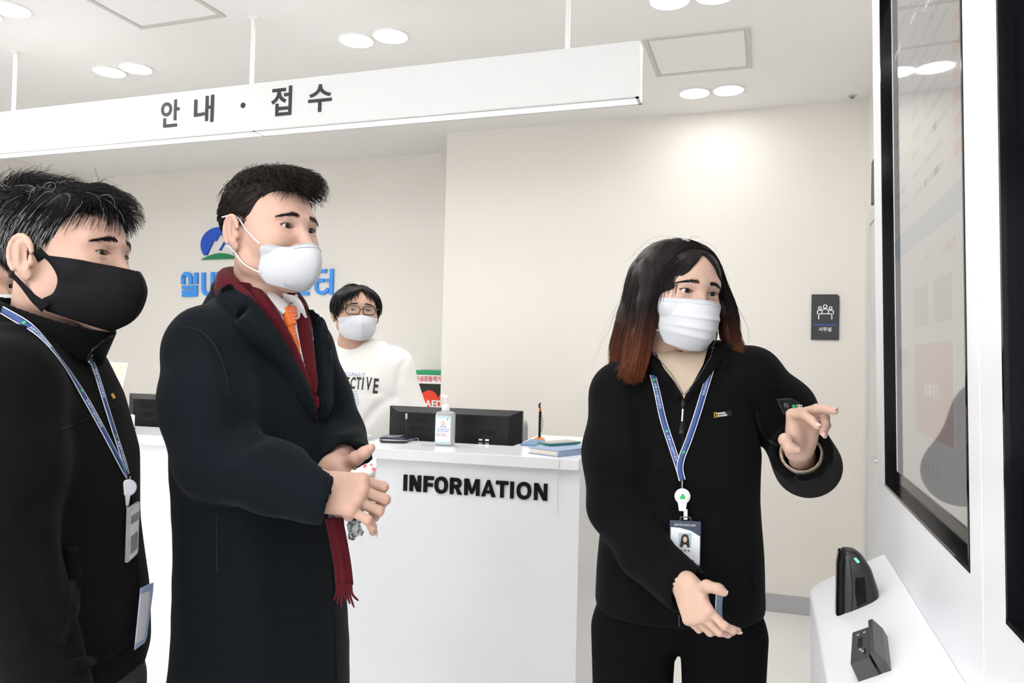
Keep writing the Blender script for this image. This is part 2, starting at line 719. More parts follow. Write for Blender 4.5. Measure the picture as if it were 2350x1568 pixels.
mat('aed_red', (0.80, 0.055, 0.02), 0.4)
mat('aed_dark', (0.02, 0.022, 0.02), 0.08)
mat('glass_pane', (0.9, 0.95, 0.94), 0.05, trans=0.9, ior=1.45)
mat('door_frame', (0.60, 0.62, 0.61), 0.4)
mat('chair_grey', (0.36, 0.35, 0.35), 0.7)
mat('folder_blue', (0.16, 0.27, 0.42), 0.5)
mat('window_fill_glow', (1, 1, 1), 0.5, emit=(0.93, 0.97, 1.0), estr=2.0)  # glowing panes of the added window


ES = 0.20


def lit(name, c):
    """a colour on the lit kiosk page, behind glossy glass"""
    return mat(name, tuple(0.06 * v for v in c), 0.03, emit=c, estr=ES, spec=1.0, ior=2.4)


lit('kiosk_screen', (0.95, 0.935, 0.915))
lit('ui_grey', (0.76, 0.75, 0.74))
lit('ui_line', (0.82, 0.81, 0.80))
lit('ui_orange', (0.93, 0.68, 0.60))
lit('ui_pink', (0.90, 0.70, 0.66))
lit('ui_blue', (0.68, 0.77, 0.84))
lit('ui_tan', (0.78, 0.75, 0.72))
lit('ui_white', (1.0, 1.0, 1.0))
# ------------------------------------------------------------------ the room
ZC = 2.888
YB = 4.589      # reception back wall
YN = 5.03       # recessed wall behind the clerk
XR = 0.508      # right wall
XC = -2.036     # where the recess starts
XL = -5.66
YF = -4.2       # wall behind the photographer
XE = -6.6


def slab(name, lo, hi, m, parent=None):
    return struct(MB().box(np.array(lo, float), np.array(hi, float)).build(name, m, parent))


floor = slab('floor', (XE - 0.2, YF - 0.2, -0.12), (XR + 0.2, YN + 0.2, 0), 'floor_tile')
ceiling = slab('ceiling', (XE - 0.2, YF - 0.2, ZC), (XR + 0.2, YN + 0.2, ZC + 0.12), 'ceiling_paint')
wall_back = slab('wall_back', (XC, YB, 0), (XR + 0.2, YN + 0.2, ZC), 'wall_paint')
wall_recess = slab('wall_recess', (XL - 0.2, YN, 0), (XC, YN + 0.2, ZC), 'wall_paint')
wall_left_recess = slab('wall_left_recess', (XE, 3.6, 0), (XL, YN + 0.2, ZC), 'wall_paint')
wall_left = slab('wall_left', (XE - 0.2, YF, 0), (XE, 3.7, ZC), 'wall_paint')
wall_front_a = slab('wall_front', (XE - 0.2, YF - 0.2, 0), (-4.4, YF, ZC), 'wall_paint')
slab('wall_front.001', (-0.5, YF - 0.2, 0), (XR + 0.2, YF, ZC), 'wall_paint')
slab('wall_front.002', (-4.4, YF - 0.2, 0), (-0.5, YF, 0.7), 'wall_paint')
slab('wall_front.003', (-4.4, YF - 0.2, 2.6), (-0.5, YF, ZC), 'wall_paint')
wall_right = slab('wall_right', (XR, YF, 0), (XR + 0.2, YB, ZC), 'wall_paint')
slab('baseboard_back', (XC - 0.008, YB - 0.008, 0), (XR, YB, 0.10), 'base_grey')
slab('baseboard_recess', (XL, YN - 0.008, 0), (XC, YN, 0.10), 'base_grey')
slab('baseboard_right', (XR - 0.008, YF, 0), (XR, 3.42, 0.10), 'base_grey')
slab('baseboard_left', (XE, YF, 0), (XE + 0.008, 3.6, 0.10), 'base_grey')

# added window, unseen behind the photographer; its lamp brightens the room from the front
win = struct(MB().box(np.array((-4.4, YF - 0.16, 0.7)), np.array((-4.33, YF - 0.04, 2.6))).box(np.array((-0.57, YF - 0.16, 0.7)), np.array((-0.5, YF - 0.04, 2.6)))
             .box(np.array((-4.33, YF - 0.16, 0.7)), np.array((-0.57, YF - 0.04, 0.77))).box(np.array((-4.33, YF - 0.16, 2.53)), np.array((-0.57, YF - 0.04, 2.6))).build('added_window', 'white_metal'))
for i in range(3):
    x0 = -4.33 + i * 1.2567
    MB().box(np.array((x0, YF - 0.11, 0.77)), np.array((x0 + 1.22, YF - 0.10, 2.53))).build('window_pane', 'window_fill_glow', win)
area_light('window_fill', (-2.45, YF + 0.03, 1.65), 3.7, WINDOW_FILL_W, (0.93, 0.965, 1.0), rot=(math.radians(-90), 0, 0), size_y=1.75)

# door in the right wall, beyond the kiosk
door = struct(MB().box(np.array((XR - 0.02, 3.42, 0)), np.array((XR + 0.01, 3.49, 2.20))).box(np.array((XR - 0.02, 4.25, 0)), np.array((XR + 0.01, 4.32, 2.20)))
              .box(np.array((XR - 0.02, 3.49, 2.13)), np.array((XR + 0.01, 4.25, 2.20))).build('door_1', 'door_frame'))
MB().box(np.array((XR - 0.012, 3.49, 0.02)), np.array((XR - 0.002, 4.25, 2.13))).build('door_leaf', 'door_frame', door)
MB().tube([(XR - 0.02, 3.56, 1.0), (XR - 0.06, 3.56, 1.0), (XR - 0.06, 3.68, 1.0)], 0.009, 10).build('door_handle', 'silver', door, True)
plate = tag(MB().box(np.array((XR - 0.025, 3.85, 2.21)), np.array((XR - 0.0, 4.16, 2.43)), bevel=0.004).build('door_plate', 'sign_dark'),
            'black plate above the door on the right wall, seen edge on past the kiosk', 'sign')

# ------------------------------------------------------------------ ceiling lamps
DL_X = [-6.23, -4.75, -3.27, -1.77, -0.31]


def downlight(x, y, label, group, power=1.0):
    t = thing('downlight', (x, y, ZC), label, 'ceiling light', group)
    MB().lathe([(0.086, 0.0), (0.088, -0.004), (0.080, -0.006), (0.076, -0.001)], (x, y, ZC), n=28, cap=False).build('trim_ring', 'white_metal', t, True)
    MB().lathe([(0.076, 0.0), (0.076, -0.0035)], (x, y, ZC), n=28).build('lens', 'lamp_lens', t, True)
    l = area_light('downlight_lamp', (x, y, ZC - 0.008), 0.145, LAMP_W * power, LAMP_COL, disk=True)
    l.parent = t
    l.matrix_parent_inverse = t.matrix_world.inverted()
    return t


pairs = [(-3.27, 3.112), (-1.77, 3.112), (-0.31, 3.112), (-0.31, 4.236), (-3.27, 2.41)]
extra = [(-4.75, 3.112), (-4.75, 1.2)] + [(x, y) for y in (0.9, -1.0, -3.0) for x in (-4.75, -3.27, -1.77, -0.31)]
LAMP_GROUP = ['downlights above the left of the sign', 'downlights between the sign rods', 'downlights at the top edge', 'downlights by the back wall', 'downlights in the top left corner']
for i, (x, y) in enumerate(pairs):
    grp = LAMP_GROUP[i]
    side = [
        ('round ceiling downlight, left of the pair above the left half of the sign', 'round ceiling downlight, right of the pair above the left half of the sign'),
        ('round ceiling downlight, left of the pair between the two right sign rods', 'round ceiling downlight, right of the pair between the two right sign rods'),
        ('round white ceiling downlight cut by the top edge, left one above the square ceiling hatch', 'round white ceiling downlight cut by the top edge, right one above the square ceiling hatch'),
        ('round ceiling downlight, left of the pair between hatch and back wall', 'round ceiling downlight, right of the pair between hatch and back wall'),
        ('round white ceiling downlight barely in view at the top left corner, outer one', 'round white ceiling downlight in the top left corner, the larger visible one')][i]
    pw_ = 0.26 if y > 4 else 1.0
    downlight(x - 0.090, y, side[0], grp, pw_)
    downlight(x + 0.090, y, side[1], grp, pw_)
for x, y in extra:
    for s in (-0.085, 0.085):
        downlight(x + s, y, 'round white ceiling downlight further back in the room behind the camera', 'ceiling downlights outside the picture', 0.2 if y > 0.5 else 0.75)


# ceiling hatches
def hatch(x0, y0, s, label):
    t = thing('ceiling_hatch', (x0 + s / 2, y0 + s / 2, ZC), label, 'ceiling hatch')
    mb = MB()
    w = 0.022
    for lo, hi in (((0, 0), (s, w)), ((0, s - w), (s, s)), ((0, w), (w, s - w)), ((s - w, w), (s, s - w))):
        mb.box(np.array((x0 + lo[0], y0 + lo[1], ZC - 0.006)), np.array((x0 + hi[0], y0 + hi[1], ZC)))
    mb.build('frame', 'panel_frame', t)
    MB().box(np.array((x0 + w + 0.004, y0 + w + 0.004, ZC - 0.003)), np.array((x0 + s - w - 0.004, y0 + s - w - 0.004, ZC))).build('panel', 'ceiling_paint', t)
    return t


hatch(-0.567, 3.458, 0.475, 'square ceiling access hatch with a pale grey frame, right of the hanging sign')
hatch(-2.765, 2.255, 0.475, 'square ceiling hatch with a grey frame cut by the top edge')
sp = thing('sprinkler_head', (0.423, 4.50, ZC), 'small brass sprinkler head on the ceiling near the right corner of the back wall', 'sprinkler')
MB().lathe([(0.022, 0), (0.024, -0.004), (0.014, -0.006)], (0.423, 4.50, ZC), n=16).build('cover', 'panel_frame', sp, True)
MB().lathe([(0.006, -0.006), (0.008, -0.012), (0.012, -0.014)], (0.423, 4.50, ZC), n=12).build('nozzle', 'mid_grey', sp, True)

# ------------------------------------------------------------------ hanging sign
SY0, SY1, SZ0, SZ1, SX1, SX0 = 2.735, 2.813, 2.366, 2.573, -0.457, -4.6
hs = thing('hanging_sign', (-2.18, (SY0 + SY1) / 2, SZ0), 'long white box sign hung from the ceiling on rods, black Korean lettering, lit underside', 'sign')
MB().box(np.array((SX0, SY0, SZ0)), np.array((SX1, SY1, SZ1)), bevel=0.0015).build('sign_box', 'sign_white', hs)
lx = -2.13
for x0, x1 in ((SX0 + 0.012, lx - 0.004), (lx + 0.004, SX1 - 0.012)):
    MB().box(np.array((x0, SY0 + 0.009, SZ0 - 0.003)), np.array((x1, SY1 - 0.009, SZ0 + 0.001))).build('light_strip', 'strip_lens', hs)
    a_ = area_light('strip_lamp', ((x0 + x1) / 2, (SY0 + SY1) / 2, SZ0 - 0.008), x1 - x0, STRIP_W, (1, 0.98, 0.95), size_y=0.06)
    a_.parent = hs
    a_.matrix_parent_inverse = hs.matrix_world.inverted()
mbx = MB()
for lo, hi in (((SX0, SY0), (SX1, SY0 + 0.009)), ((SX0, SY1 - 0.009), (SX1, SY1)), ((SX0, SY0), (SX0 + 0.012, SY1)), ((SX1 - 0.012, SY0), (SX1, SY1)), ((lx - 0.004, SY0), (lx + 0.004, SY1))):
    mbx.box(np.array((lo[0], lo[1], SZ0 - 0.004)), np.array((hi[0], hi[1], SZ0)))
mbx.build('underside_frame', 'grey_trim', hs)
for x in (-3.61, -2.18, -0.74):
    r_ = MB().tube([(x, 2.775, SZ1), (x, 2.775, ZC)], 0.0095, 14).build('rod', 'white_metal', hs, True)
    MB().lathe([(0.02, 0), (0.02, -0.006), (0.012, -0.010)], (x, 2.775, ZC), n=18).build('ceiling_cup', 'white_metal', r_, True)
EX, EZ = np.array([1.0, 0, 0]), np.array([0, 0, 1.0])


def on_sign(px, py):
    p = PA(px, py, 1, SY0)
    return p


for ch, l, r, b, tp in (('안', 370, 412, 292, 230), ('내', 446, 491, 282, 220), ('접', 623, 670, 266, 199), ('수', 708, 762, 257, 194)):
    p0 = on_sign(l, (b + tp) / 2)
    p1 = on_sign(r, (b + tp) / 2)
    z0 = on_sign((l + r) / 2, b)[2]
    z1 = on_sign((l + r) / 2, tp)[2]
    text_on('letter', ch, (p0[0], SY0 - 0.0015, z0), EX, EZ, p1[0] - p0[0], z1 - z0, bold=0.018, depth=0.0015, m='sign_ink', parent=hs)
p_ = on_sign(558, 242)
MB().lathe([(0.0125, 0), (0.0125, 0.0015)], (p_[0], SY0 - 0.0015, p_[2]), (0, 1, 0), 24).build('letter', 'sign_ink', hs)

# ------------------------------------------------------------------ room sign on the back wall
p0, p1 = PA(1861, 780, 1, YB), PA(1926, 676, 1, YB)
ws = thing('room_sign', (p0[0], YB, p0[2]), 'small dark grey wall sign with white meeting icon, blue line and Korean lettering', 'sign')
w_, h_ = p1[0] - p0[0], p1[2] - p0[2]
oo = np.array((p0[0], YB - 0.012, p0[2]))
poly = [(0, 0), (w_, 0)] + [(w_ - 0.018 + 0.018 * math.cos(a), h_ - 0.018 + 0.018 * math.sin(a)) for a in np.linspace(0, math.pi / 2, 7)] + [(0, h_)]
MB().prism(poly, oo, EX, EZ, (0, 1, 0), 0.012).build('plate', 'sign_dark', ws)
ic = MB()
k_ = w_ / 256.0            # photo crop pixels to metres
fo = oo + np.array((0, -0.001, 0))


def icp(x, y):
    return ((x - 396) * k_, h_ - (y - 297) * k_)


def ring(cx, cy, r, n=16, a0=0.0, a1=2 * math.pi):
    return [icp(cx + r * math.cos(a), cy + r * math.sin(a)) for a in np.linspace(a0, a1, n)]


sw = 9 * k_
for cx, cy, r in ((523, 419, 17), (474, 434, 13), (573, 434, 13)):
    ic.stroke(ring(cx, cy, r)[:-1], sw, fo, EX, EZ, (0, 1, 0), 0.001, closed=True)
ic.stroke([icp(494, 490), icp(494, 462), icp(500, 449), icp(511, 444), icp(536, 444), icp(547, 449), icp(553, 462), icp(553, 490)], sw, fo, EX, EZ, (0, 1, 0), 0.001)
ic.stroke([icp(452, 495), icp(452, 466), icp(460, 456), icp(490, 456)], sw, fo, EX, EZ, (0, 1, 0), 0.001)
ic.stroke([icp(598, 495), icp(598, 466), icp(590, 456), icp(557, 456)], sw, fo, EX, EZ, (0, 1, 0), 0.001)
ic.stroke([icp(464, 546), icp(464, 500), icp(472, 491), icp(577, 491), icp(585, 500), icp(585, 546)], sw, fo, EX, EZ, (0, 1, 0), 0.001)
ic.build('meeting_icon', 'white_print', ws)
a_, b_ = icp(422, 606), icp(625, 598)
MB().box(fo + a_[0] * EX + a_[1] * EZ, fo + b_[0] * EX + b_[1] * EZ + np.array((0, 0.001, 0))).build('blue_line', 'blue_line', ws)
a_, b_ = icp(464, 667), icp(583, 623)
text_on('lettering', '사무실', fo + a_[0] * EX + a_[1] * EZ, EX, EZ, b_[0] - a_[0], b_[1] - a_[1], bold=0.02, depth=0.001, m='white_print', parent=ws)

# ------------------------------------------------------------------ emblem and raised letters on the recess wall
YW = YN


def wl(px, py):
    p = PA(px, py, 1, YW)
    return np.array((p[0], p[2]))


def wpoly(pts):
    return [tuple(wl(380 + x * 440 / 2350, 490 + y * 440 / 2350)) for x, y in pts]


wo = np.array((0, YW - 0.02, 0))
em = thing('wall_emblem', (-4.2, YW, 2.14), 'blue disc emblem with mountain peaks above a green hill on the recess wall', 'emblem')
arc = [(680 + 232 * math.cos(a), 392 - 220 * math.sin(a)) for a in np.linspace(math.radians(-31), math.radians(90), 14)][::-1]
left = [(680 + 232 * math.cos(a), 392 - 220 * math.sin(a)) for a in np.linspace(math.radians(90), math.radians(214), 14)]
disc_l = left + [(520, 512), (606, 326), (630, 340), (672, 268), (690, 262), (706, 268), (737, 325), (764, 322)]
disc_r = [(680, 172)] + arc + [(868, 500), (850, 500), (778, 325), (764, 320)]
MB().prism(wpoly(left + [(520, 512), (606, 326), (630, 343), (672, 268), (690, 262), (700, 263)]), wo, EX, EZ, (0, 1, 0), 0.02).build('disc', 'logo_blue', em)
MB().prism(wpoly(arc + [(852, 500), (778, 325), (764, 320), (748, 328), (706, 268), (700, 263)]), wo, EX, EZ, (0, 1, 0), 0.02).build('disc', 'logo_blue', em)
MB().prism(wpoly([(748, 328), (764, 320), (684, 458), (672, 455)]), wo, EX, EZ, (0, 1, 0), 0.02).build('ridge', 'logo_blue', em)
hill = [(450 + t * 470, 570 - 72 * math.sin(math.pi * t) - 14 * t) for t in np.linspace(0, 1, 18)]
MB().prism(wpoly(hill), wo, EX, EZ, (0, 1, 0), 0.02).build('green_hill', 'logo_green', em)

wt = thing('wall_lettering', (-3.9, YW, 1.84), 'raised light blue rounded Korean letters on the recess wall behind the counter', 'lettering')


WS = [0]


def wstroke(mb, pts, w=40):
    WS[0] = (WS[0] + 1) % 6
    s = 440 / 2350
    P = [wl(380 + x * s, 490 + y * s) for x, y in pts]
    ww = abs(wl(380 + (pts[0][0] + w) * s, 490 + pts[0][1] * s)[0] - P[0][0])
    mb.stroke(P, ww, wo - np.array((0, 0.0006 * WS[0], 0)), EX, EZ, (0, 1, 0), 0.02)


def arcp(cx, cy, rx, ry, a0, a1, n=9):
    return [(cx + rx * math.cos(math.radians(a)), cy - ry * math.sin(math.radians(a))) for a in np.linspace(a0, a1, n)]


m1 = MB()   # 실
wstroke(m1, [(230, 868), (230, 800)] + arcp(275, 800, 46, 58, 180, 0) + [(321, 868)])
wstroke(m1, [(389, 728), (389, 868)])
wstroke(m1, [(220, 908), (386, 906), (386, 958), (238, 962), (238, 1004), (400, 1000)], 33)
m1.build('letter', 'logo_light', wt)
m2 = MB()   # 내
wstroke(m2, [(481, 728), (479, 920)] + arcp(525, 925, 46, 62, 180, 270, 6) + [(560, 985)])
wstroke(m2, [(593, 722), (593, 1005)])
wstroke(m2, [(660, 720), (660, 1005)])
wstroke(m2, [(593, 860), (660, 860)], 34)
m2.build('letter', 'logo_light', wt)
m3 = MB()   # 센
wstroke(m3, [(1580, 880), (1600, 800), (1600, 720)])
wstroke(m3, [(1600, 780), (1640, 870)])
wstroke(m3, [(1690, 700), (1690, 930)])
wstroke(m3, [(1755, 690), (1755, 932)])
wstroke(m3, [(1640, 815), (1690, 815)], 34)
wstroke(m3, [(1600, 900), (1600, 985), (1770, 982)], 36)
m3.build('letter', 'logo_light', wt)
m4 = MB()   # 터
wstroke(m4, [(1985, 707), (1863, 710), (1860, 920)] + arcp(1925, 910, 64, 68, 190, 275, 7) + [(1955, 972), (1985, 955), (2005, 925)], 38)
wstroke(m4, [(1860, 826), (1955, 824)], 34)
wstroke(m4, [(2050, 683), (2044, 998)])
wstroke(m4, [(1980, 824), (2047, 824)], 34)
m4.build('letter', 'logo_light', wt)

# ------------------------------------------------------------------ defibrillator cabinet in the recess
AY = 4.72
ae = thing('defibrillator_cabinet', (-2.2, AY, 0), 'defibrillator cabinet with green top, white band with red Korean lettering and red AED heart', 'cabinet')
ax0, ax1 = PA(945, 880, 1, AY)[0] - 0.06, XC - 0.012
za = PA(985, 853, 1, AY)[2]
zb, zc_, zd = PA(985, 860, 1, AY)[2], PA(985, 881, 1, AY)[2], 0.66
MB().box(np.array((ax0, AY, 0.0)), np.array((ax1, AY + 0.28, zb)), bevel=0.006).build('cabinet_body', 'aed_white', ae)
MB().box(np.array((ax0 - 0.005, AY - 0.006, zb)), np.array((ax1 + 0.004, AY + 0.28, za + 0.008)), bevel=0.004).build('green_top', 'aed_green', ae)
MB().box(np.array((ax0 + 0.05, AY + 0.05, za + 0.008)), np.array((ax0 + 0.10, AY + 0.18, za + 0.011))).build('top_label', 'aed_white', ae)
MB().box(np.array((ax1 - 0.05, AY + 0.05, za + 0.008)), np.array((ax1 - 0.01, AY + 0.18, za + 0.011))).build('top_label', 'aed_white', ae)
MB().box(np.array((ax1 - 0.09, AY + 0.2, za + 0.008)), np.array((ax1 - 0.03, AY + 0.25, za + 0.03)), bevel=0.004).build('alarm_beacon', 'aed_red', ae)
MB().box(np.array((ax0 + 0.004, AY - 0.003, zd)), np.array((ax1 - 0.006, AY + 0.001, zc_))).build('window_pane', 'aed_dark', ae)
q0 = PA(951, 875, 1, AY)
text_on('lettering', '자동심장충격기', (PA(943, 875, 1, AY)[0], AY - 0.002, PA(985, 876, 1, AY)[2]), EX, EZ, PA(1012, 868, 1, AY)[0] - PA(943, 868, 1, AY)[0],
        PA(985, 863, 1, AY)[2] - PA(985, 876, 1, AY)[2], bold=0.012, depth=0.002, m='red_print', parent=ae)
hc = PA(1006, 922, 1, AY)
hp = []
for a in np.linspace(0, 2 * math.pi, 30, endpoint=False):
    s_ = 0.0100
    hp.append((hc[0] + s_ * 16 * math.sin(a) ** 3 * 0.85, hc[2] - 0.02 + s_ * 0.8 * (13 * math.cos(a) - 5 * math.cos(2 * a) - 2 * math.cos(3 * a) - math.cos(4 * a))))
MB().prism([(min(p[0], ax1 - 0.004), p[1]) for p in hp], (0, AY - 0.005, 0), EX, EZ, (0, 1, 0), 0.002).build('heart', 'aed_red', ae)
l_, r_ = PA(976, 934, 1, AY), PA(1016, 934, 1, AY)
text_on('lettering', 'AED', (l_[0], AY - 0.007, PA(985, 935, 1, AY)[2]), EX, EZ, r_[0] - l_[0], PA(985, 918, 1, AY)[2] - PA(985, 935, 1, AY)[2], bold=0.03, depth=0.002, m='white_print', parent=ae)
# ------------------------------------------------------------------ reception counter (turned 4 degrees)
CA = np.array([-0.57, 2.391, 0.0])
CE = unit(np.array([1.718, 0.126, 0]))        # along the counter, to the right
CI = np.array([-CE[1], CE[0], 0])             # inward, away from the camera
CT = 1.08                                     # height of the worktop


def cp(u, v, z):
    return CA + CE * u + CI * v + np.array([0, 0, z])


CF = (CA, (CE, CI, np.array([0, 0, 1.0])))


def cbox(mb, u0, v0, z0, u1, v1, z1, bevel=0.0):
    return mb.box(np.array((u0, v0, z0), float), np.array((u1, v1, z1), float), CF, bevel)


CL = -3.3
ctr = thing('reception_counter', cp(-1.5, 0.3, 0), 'long white reception counter with thick worktop and black INFORMATION lettering on its front', 'counter')
wtp = cbox(MB(), CL, 0.0, CT - 0.036, 0.0, 0.275, CT, 0.002).build('worktop', 'white_gloss', ctr)
cbox(MB(), -0.29, 0.275, CT - 0.036, 0.0, 0.72, CT, 0.002).build('worktop_return', 'white_gloss', ctr)
cbox(MB(), CL, 0.04, 0.0, -0.002, 0.06, CT - 0.036).build('front_panel', 'white_satin', ctr)
cbox(MB(), -0.022, 0.06, 0.0, -0.002, 0.74, CT - 0.036).build('side_panel', 'white_satin', ctr)
cbox(MB(), CL, 0.06, 0.70, -0.022, 0.46, 0.73, 0.002).build('lower_desk', 'white_gloss', ctr)
cbox(MB(), CL, 0.06, 0.73, -0.31, 0.075, CT - 0.036).build('inner_panel', 'white_satin', ctr)
LS = 0.034 / 0.155 * 0.0555        # pen width of the lettering


def letter_mesh(ch, u0, u1):
    mb = MB()
    w, h = u1 - u0, 0.0555
    o = cp(u0, 0.032, 0.934)
    q = LS / w / 2
    qy = LS / h / 2
    st = lambda pts, closed=False, ww=LS: mb.stroke([(x * w, y * h) for x, y in pts], ww, o, CE, EZ, CI, 0.008, closed)
    if ch == 'I':
        st([(0.5, 0), (0.5, 1)])
    elif ch == 'T':
        st([(0.5, 0), (0.5, 1 - qy)])
        st([(0, 1 - qy), (1, 1 - qy)])
    elif ch == 'F':
        st([(q, 0), (q, 1)])
        st([(q, 1 - qy), (1, 1 - qy)])
        st([(q, 0.47), (0.92, 0.47)])
    elif ch == 'N':
        st([(q, 0), (q, 1)])
        st([(1 - q, 0), (1 - q, 1)])
        mb.prism([(0, h), (LS * 1.15, h), (w, 0), (w - LS * 1.15, 0)], o, CE, EZ, CI, 0.0079)
    elif ch == 'M':
        st([(q, 0), (q, 1)])
        st([(1 - q, 0), (1 - q, 1)])
        mb.prism([(0, h), (LS * 1.25, h), (w * 0.58, h * 0.10), (w * 0.42, h * 0.10)], o, CE, EZ, CI, 0.0079)
        mb.prism([(w - LS * 1.25, h), (w, h), (w * 0.58, h * 0.10), (w * 0.42, h * 0.10)], o, CE, EZ, CI, 0.0078)
    elif ch == 'A':
        mb.prism([(0, 0), (LS * 1.12, 0), (w * 0.58, h), (w * 0.42, h)], o, CE, EZ, CI, 0.008)
        mb.prism([(w - LS * 1.12, 0), (w, 0), (w * 0.58, h), (w * 0.42, h)], o, CE, EZ, CI, 0.0079)
        mb.box(np.array((w * 0.22, 0.0, h * 0.20)), np.array((w * 0.78, 0.0078, h * 0.36)), (o, (CE, CI, EZ)))
    elif ch == 'O':
        P = [(0.5 + (0.5 - q) * math.copysign(abs(math.cos(a)) ** 0.85, math.cos(a)), 0.5 + (0.52 - qy) * math.copysign(abs(math.sin(a)) ** 0.85, math.sin(a))) for a in np.linspace(0, 2 * math.pi, 36, endpoint=False)]
        st(P, True)
    elif ch == 'R':
        st([(q, 0), (q, 1)])
        bowl = [(0.1, 1 - qy), (0.55, 1 - qy)] + [(0.55 + (0.40 - q) * math.sin(a), 0.685 + (0.315 - qy) * math.cos(a)) for a in np.linspace(0.2, math.pi - 0.2, 9)] + [(0.55, 0.37 + qy), (0.1, 0.37 + qy)]
        st(bowl)
        mb.prism([(w * 0.42, h * 0.42), (w * 0.66, h * 0.46), (w, 0), (w - LS * 1.2, 0)], o, CE, EZ, CI, 0.0079)
    mb.build('letter', 'black_print', ctr)


spans = [('I', 433, 468), ('N', 493, 602), ('F', 628, 723), ('O', 733, 858), ('R', 879, 992), ('M', 1014, 1155), ('A', 1171, 1303), ('T', 1305, 1418), ('I', 1436, 1468), ('O', 1494, 1625), ('N', 1650, 1768)]
for ch, x0_, x1_ in spans:
    f_ = lambda x: -0.617 + (x - 433) / (1768 - 433) * 0.509
    letter_mesh(ch, f_(x0_), f_(x1_))

lr = thing('leaflet_tray', cp(0.02, 0.33, 0.86), 'small white leaflet tray with papers on the side of the counter, beside the woman', 'tray')
cbox(MB(), 0.0, 0.28, 0.855, 0.035, 0.50, 0.862).build('tray_floor', 'white_satin', lr)
cbox(MB(), 0.031, 0.28, 0.862, 0.035, 0.50, 0.905).build('tray_lip', 'white_satin', lr)
for k in range(3):
    cbox(MB(), 0.004 + k * 0.008, 0.30, 0.862, 0.010 + k * 0.008, 0.49, 0.945 - k * 0.012).build('leaflet', 'paper', lr)


# ------------------------------------------------------------------ monitors, seen from behind
def monitor(u0, u1, v, ztop, label, turn=0.0):
    c = cp((u0 + u1) / 2, v, 0.73)
    t = thing('computer_monitor', c, label, 'monitor')
    w, h = u1 - u0, 0.335
    e = CE * math.cos(turn) + CI * math.sin(turn)
    i2 = -CE * math.sin(turn) + CI * math.cos(turn)
    fr = (c, (e, i2, np.array([0, 0, 1.0])))
    zt = ztop - 0.73
    bx = lambda lo, hi, b=0: MB().box(np.array(lo, float), np.array(hi, float), fr, b)
    bx((-w / 2, 0.0, zt - h), (w / 2, 0.02, zt), 0.003).build('bezel', 'black_plastic', t)
    bx((-w / 2 + 0.012, 0.02, zt - h + 0.015), (w / 2 - 0.012, 0.0215, zt - 0.012)).build('screen', 'aed_dark', t)
    # shell swelling towards the middle
    mb = MB()
    ring0 = [(-w / 2, zt - h), (w / 2, zt - h), (w / 2, zt), (-w / 2, zt)]
    ring1 = [(-w / 2 + 0.05, zt - h + 0.03), (w / 2 - 0.05, zt - h + 0.03), (w / 2 - 0.045, zt - 0.02), (-w / 2 + 0.045, zt - 0.02)]
    P = [fr[0] + x * e + 0.001 * i2 + z * EZ for x, z in ring0] + [fr[0] + x * e - 0.028 * i2 + z * EZ for x, z in ring1]
    mb.add(P, [(0, 1, 5, 4), (1, 2, 6, 5), (2, 3, 7, 6), (3, 0, 4, 7), (4, 5, 6, 7)])
    sh = mb.build('back_shell', 'dark_plastic', t)
    vg = MB()
    n = int((w - 0.15) / 0.0068)
    for k in range(n):
        x = -w / 2 + 0.075 + k * 0.0068
        vg.prism([(x, zt - 0.060), (x + 0.0038, zt - 0.060), (x + 0.0058, zt - 0.026), (x + 0.002, zt - 0.026)], fr[0] - 0.0286 * i2, e, EZ, i2, 0.001)
    vg.build('vent_grille', 'slot_black', sh)['kind'] = 'stuff'
    for s in (-1, 1):
        sp_ = MB()
        for k in range(-6, 7):
            hh = 0.012 * math.sqrt(max(0, 1 - (k / 6.6) ** 2))
            sp_.box(np.array((s * w * 0.27 + k * 0.0048 - 0.0014, -0.0288, zt - 0.085 - hh)), np.array((s * w * 0.27 + k * 0.0048 + 0.0014, -0.028, zt - 0.085 + hh)), fr)
        sp_.build('speaker_grille', 'slot_black', sh)['kind'] = 'stuff'
    for k in range(4):
        x, z = w * 0.20 + (k % 2) * 0.026, zt - 0.116 - (k // 2) * 0.013
        pm = bx((x, -0.0295, z), (x + 0.015, -0.028, z + 0.006))
        pm.build('usb_port', 'silver', sh)
    bx((-0.10, -0.0285, zt - 0.106), (0.12, -0.0275, zt - 0.1045)).build('seam', 'slot_black', sh)
    bx((-0.03, -0.03, 0.0), (0.03, -0.012, zt - h + 0.06), 0.004).build('stand_neck', 'black_plastic', t)
    bx((-0.12, -0.09, 0.0), (0.12, 0.09, 0.012), 0.004).build('stand_base', 'black_plastic', t)
    return t


def u_of(px, py, v):
    """counter coordinate u and height of a pixel on the plane at depth v"""
    d = ray(px, py)
    n = -CI
    o = CA + CI * v
    t = ((o - CAM) @ n) / (d @ n)
    p = CAM + t * d
    return float((p - CA) @ CE), float(p[2])


ml, mz = u_of(895, 930, 0.36)
mr, mz2 = u_of(1199, 945, 0.36)
monitor(ml, mr, 0.36, (mz + mz2) / 2, 'black computer monitor seen from behind, beside the hand sanitizer bottle')
ml, mz = u_of(297, 903, 0.36)
monitor(ml, ml + (mr - ml) * 0 + 0.56, 0.36, mz, 'black computer monitor seen from behind, left of the man in the long coat')

# ------------------------------------------------------------------ things on the counter
# hand sanitizer
us, _ = u_of(1022, 1022, 0.19)
sb = cp(us, 0.185, CT)
st = thing('sanitizer_bottle', sb, 'clear pump bottle of hand sanitizer with a printed label on the counter', 'bottle')
B_H = 0.122


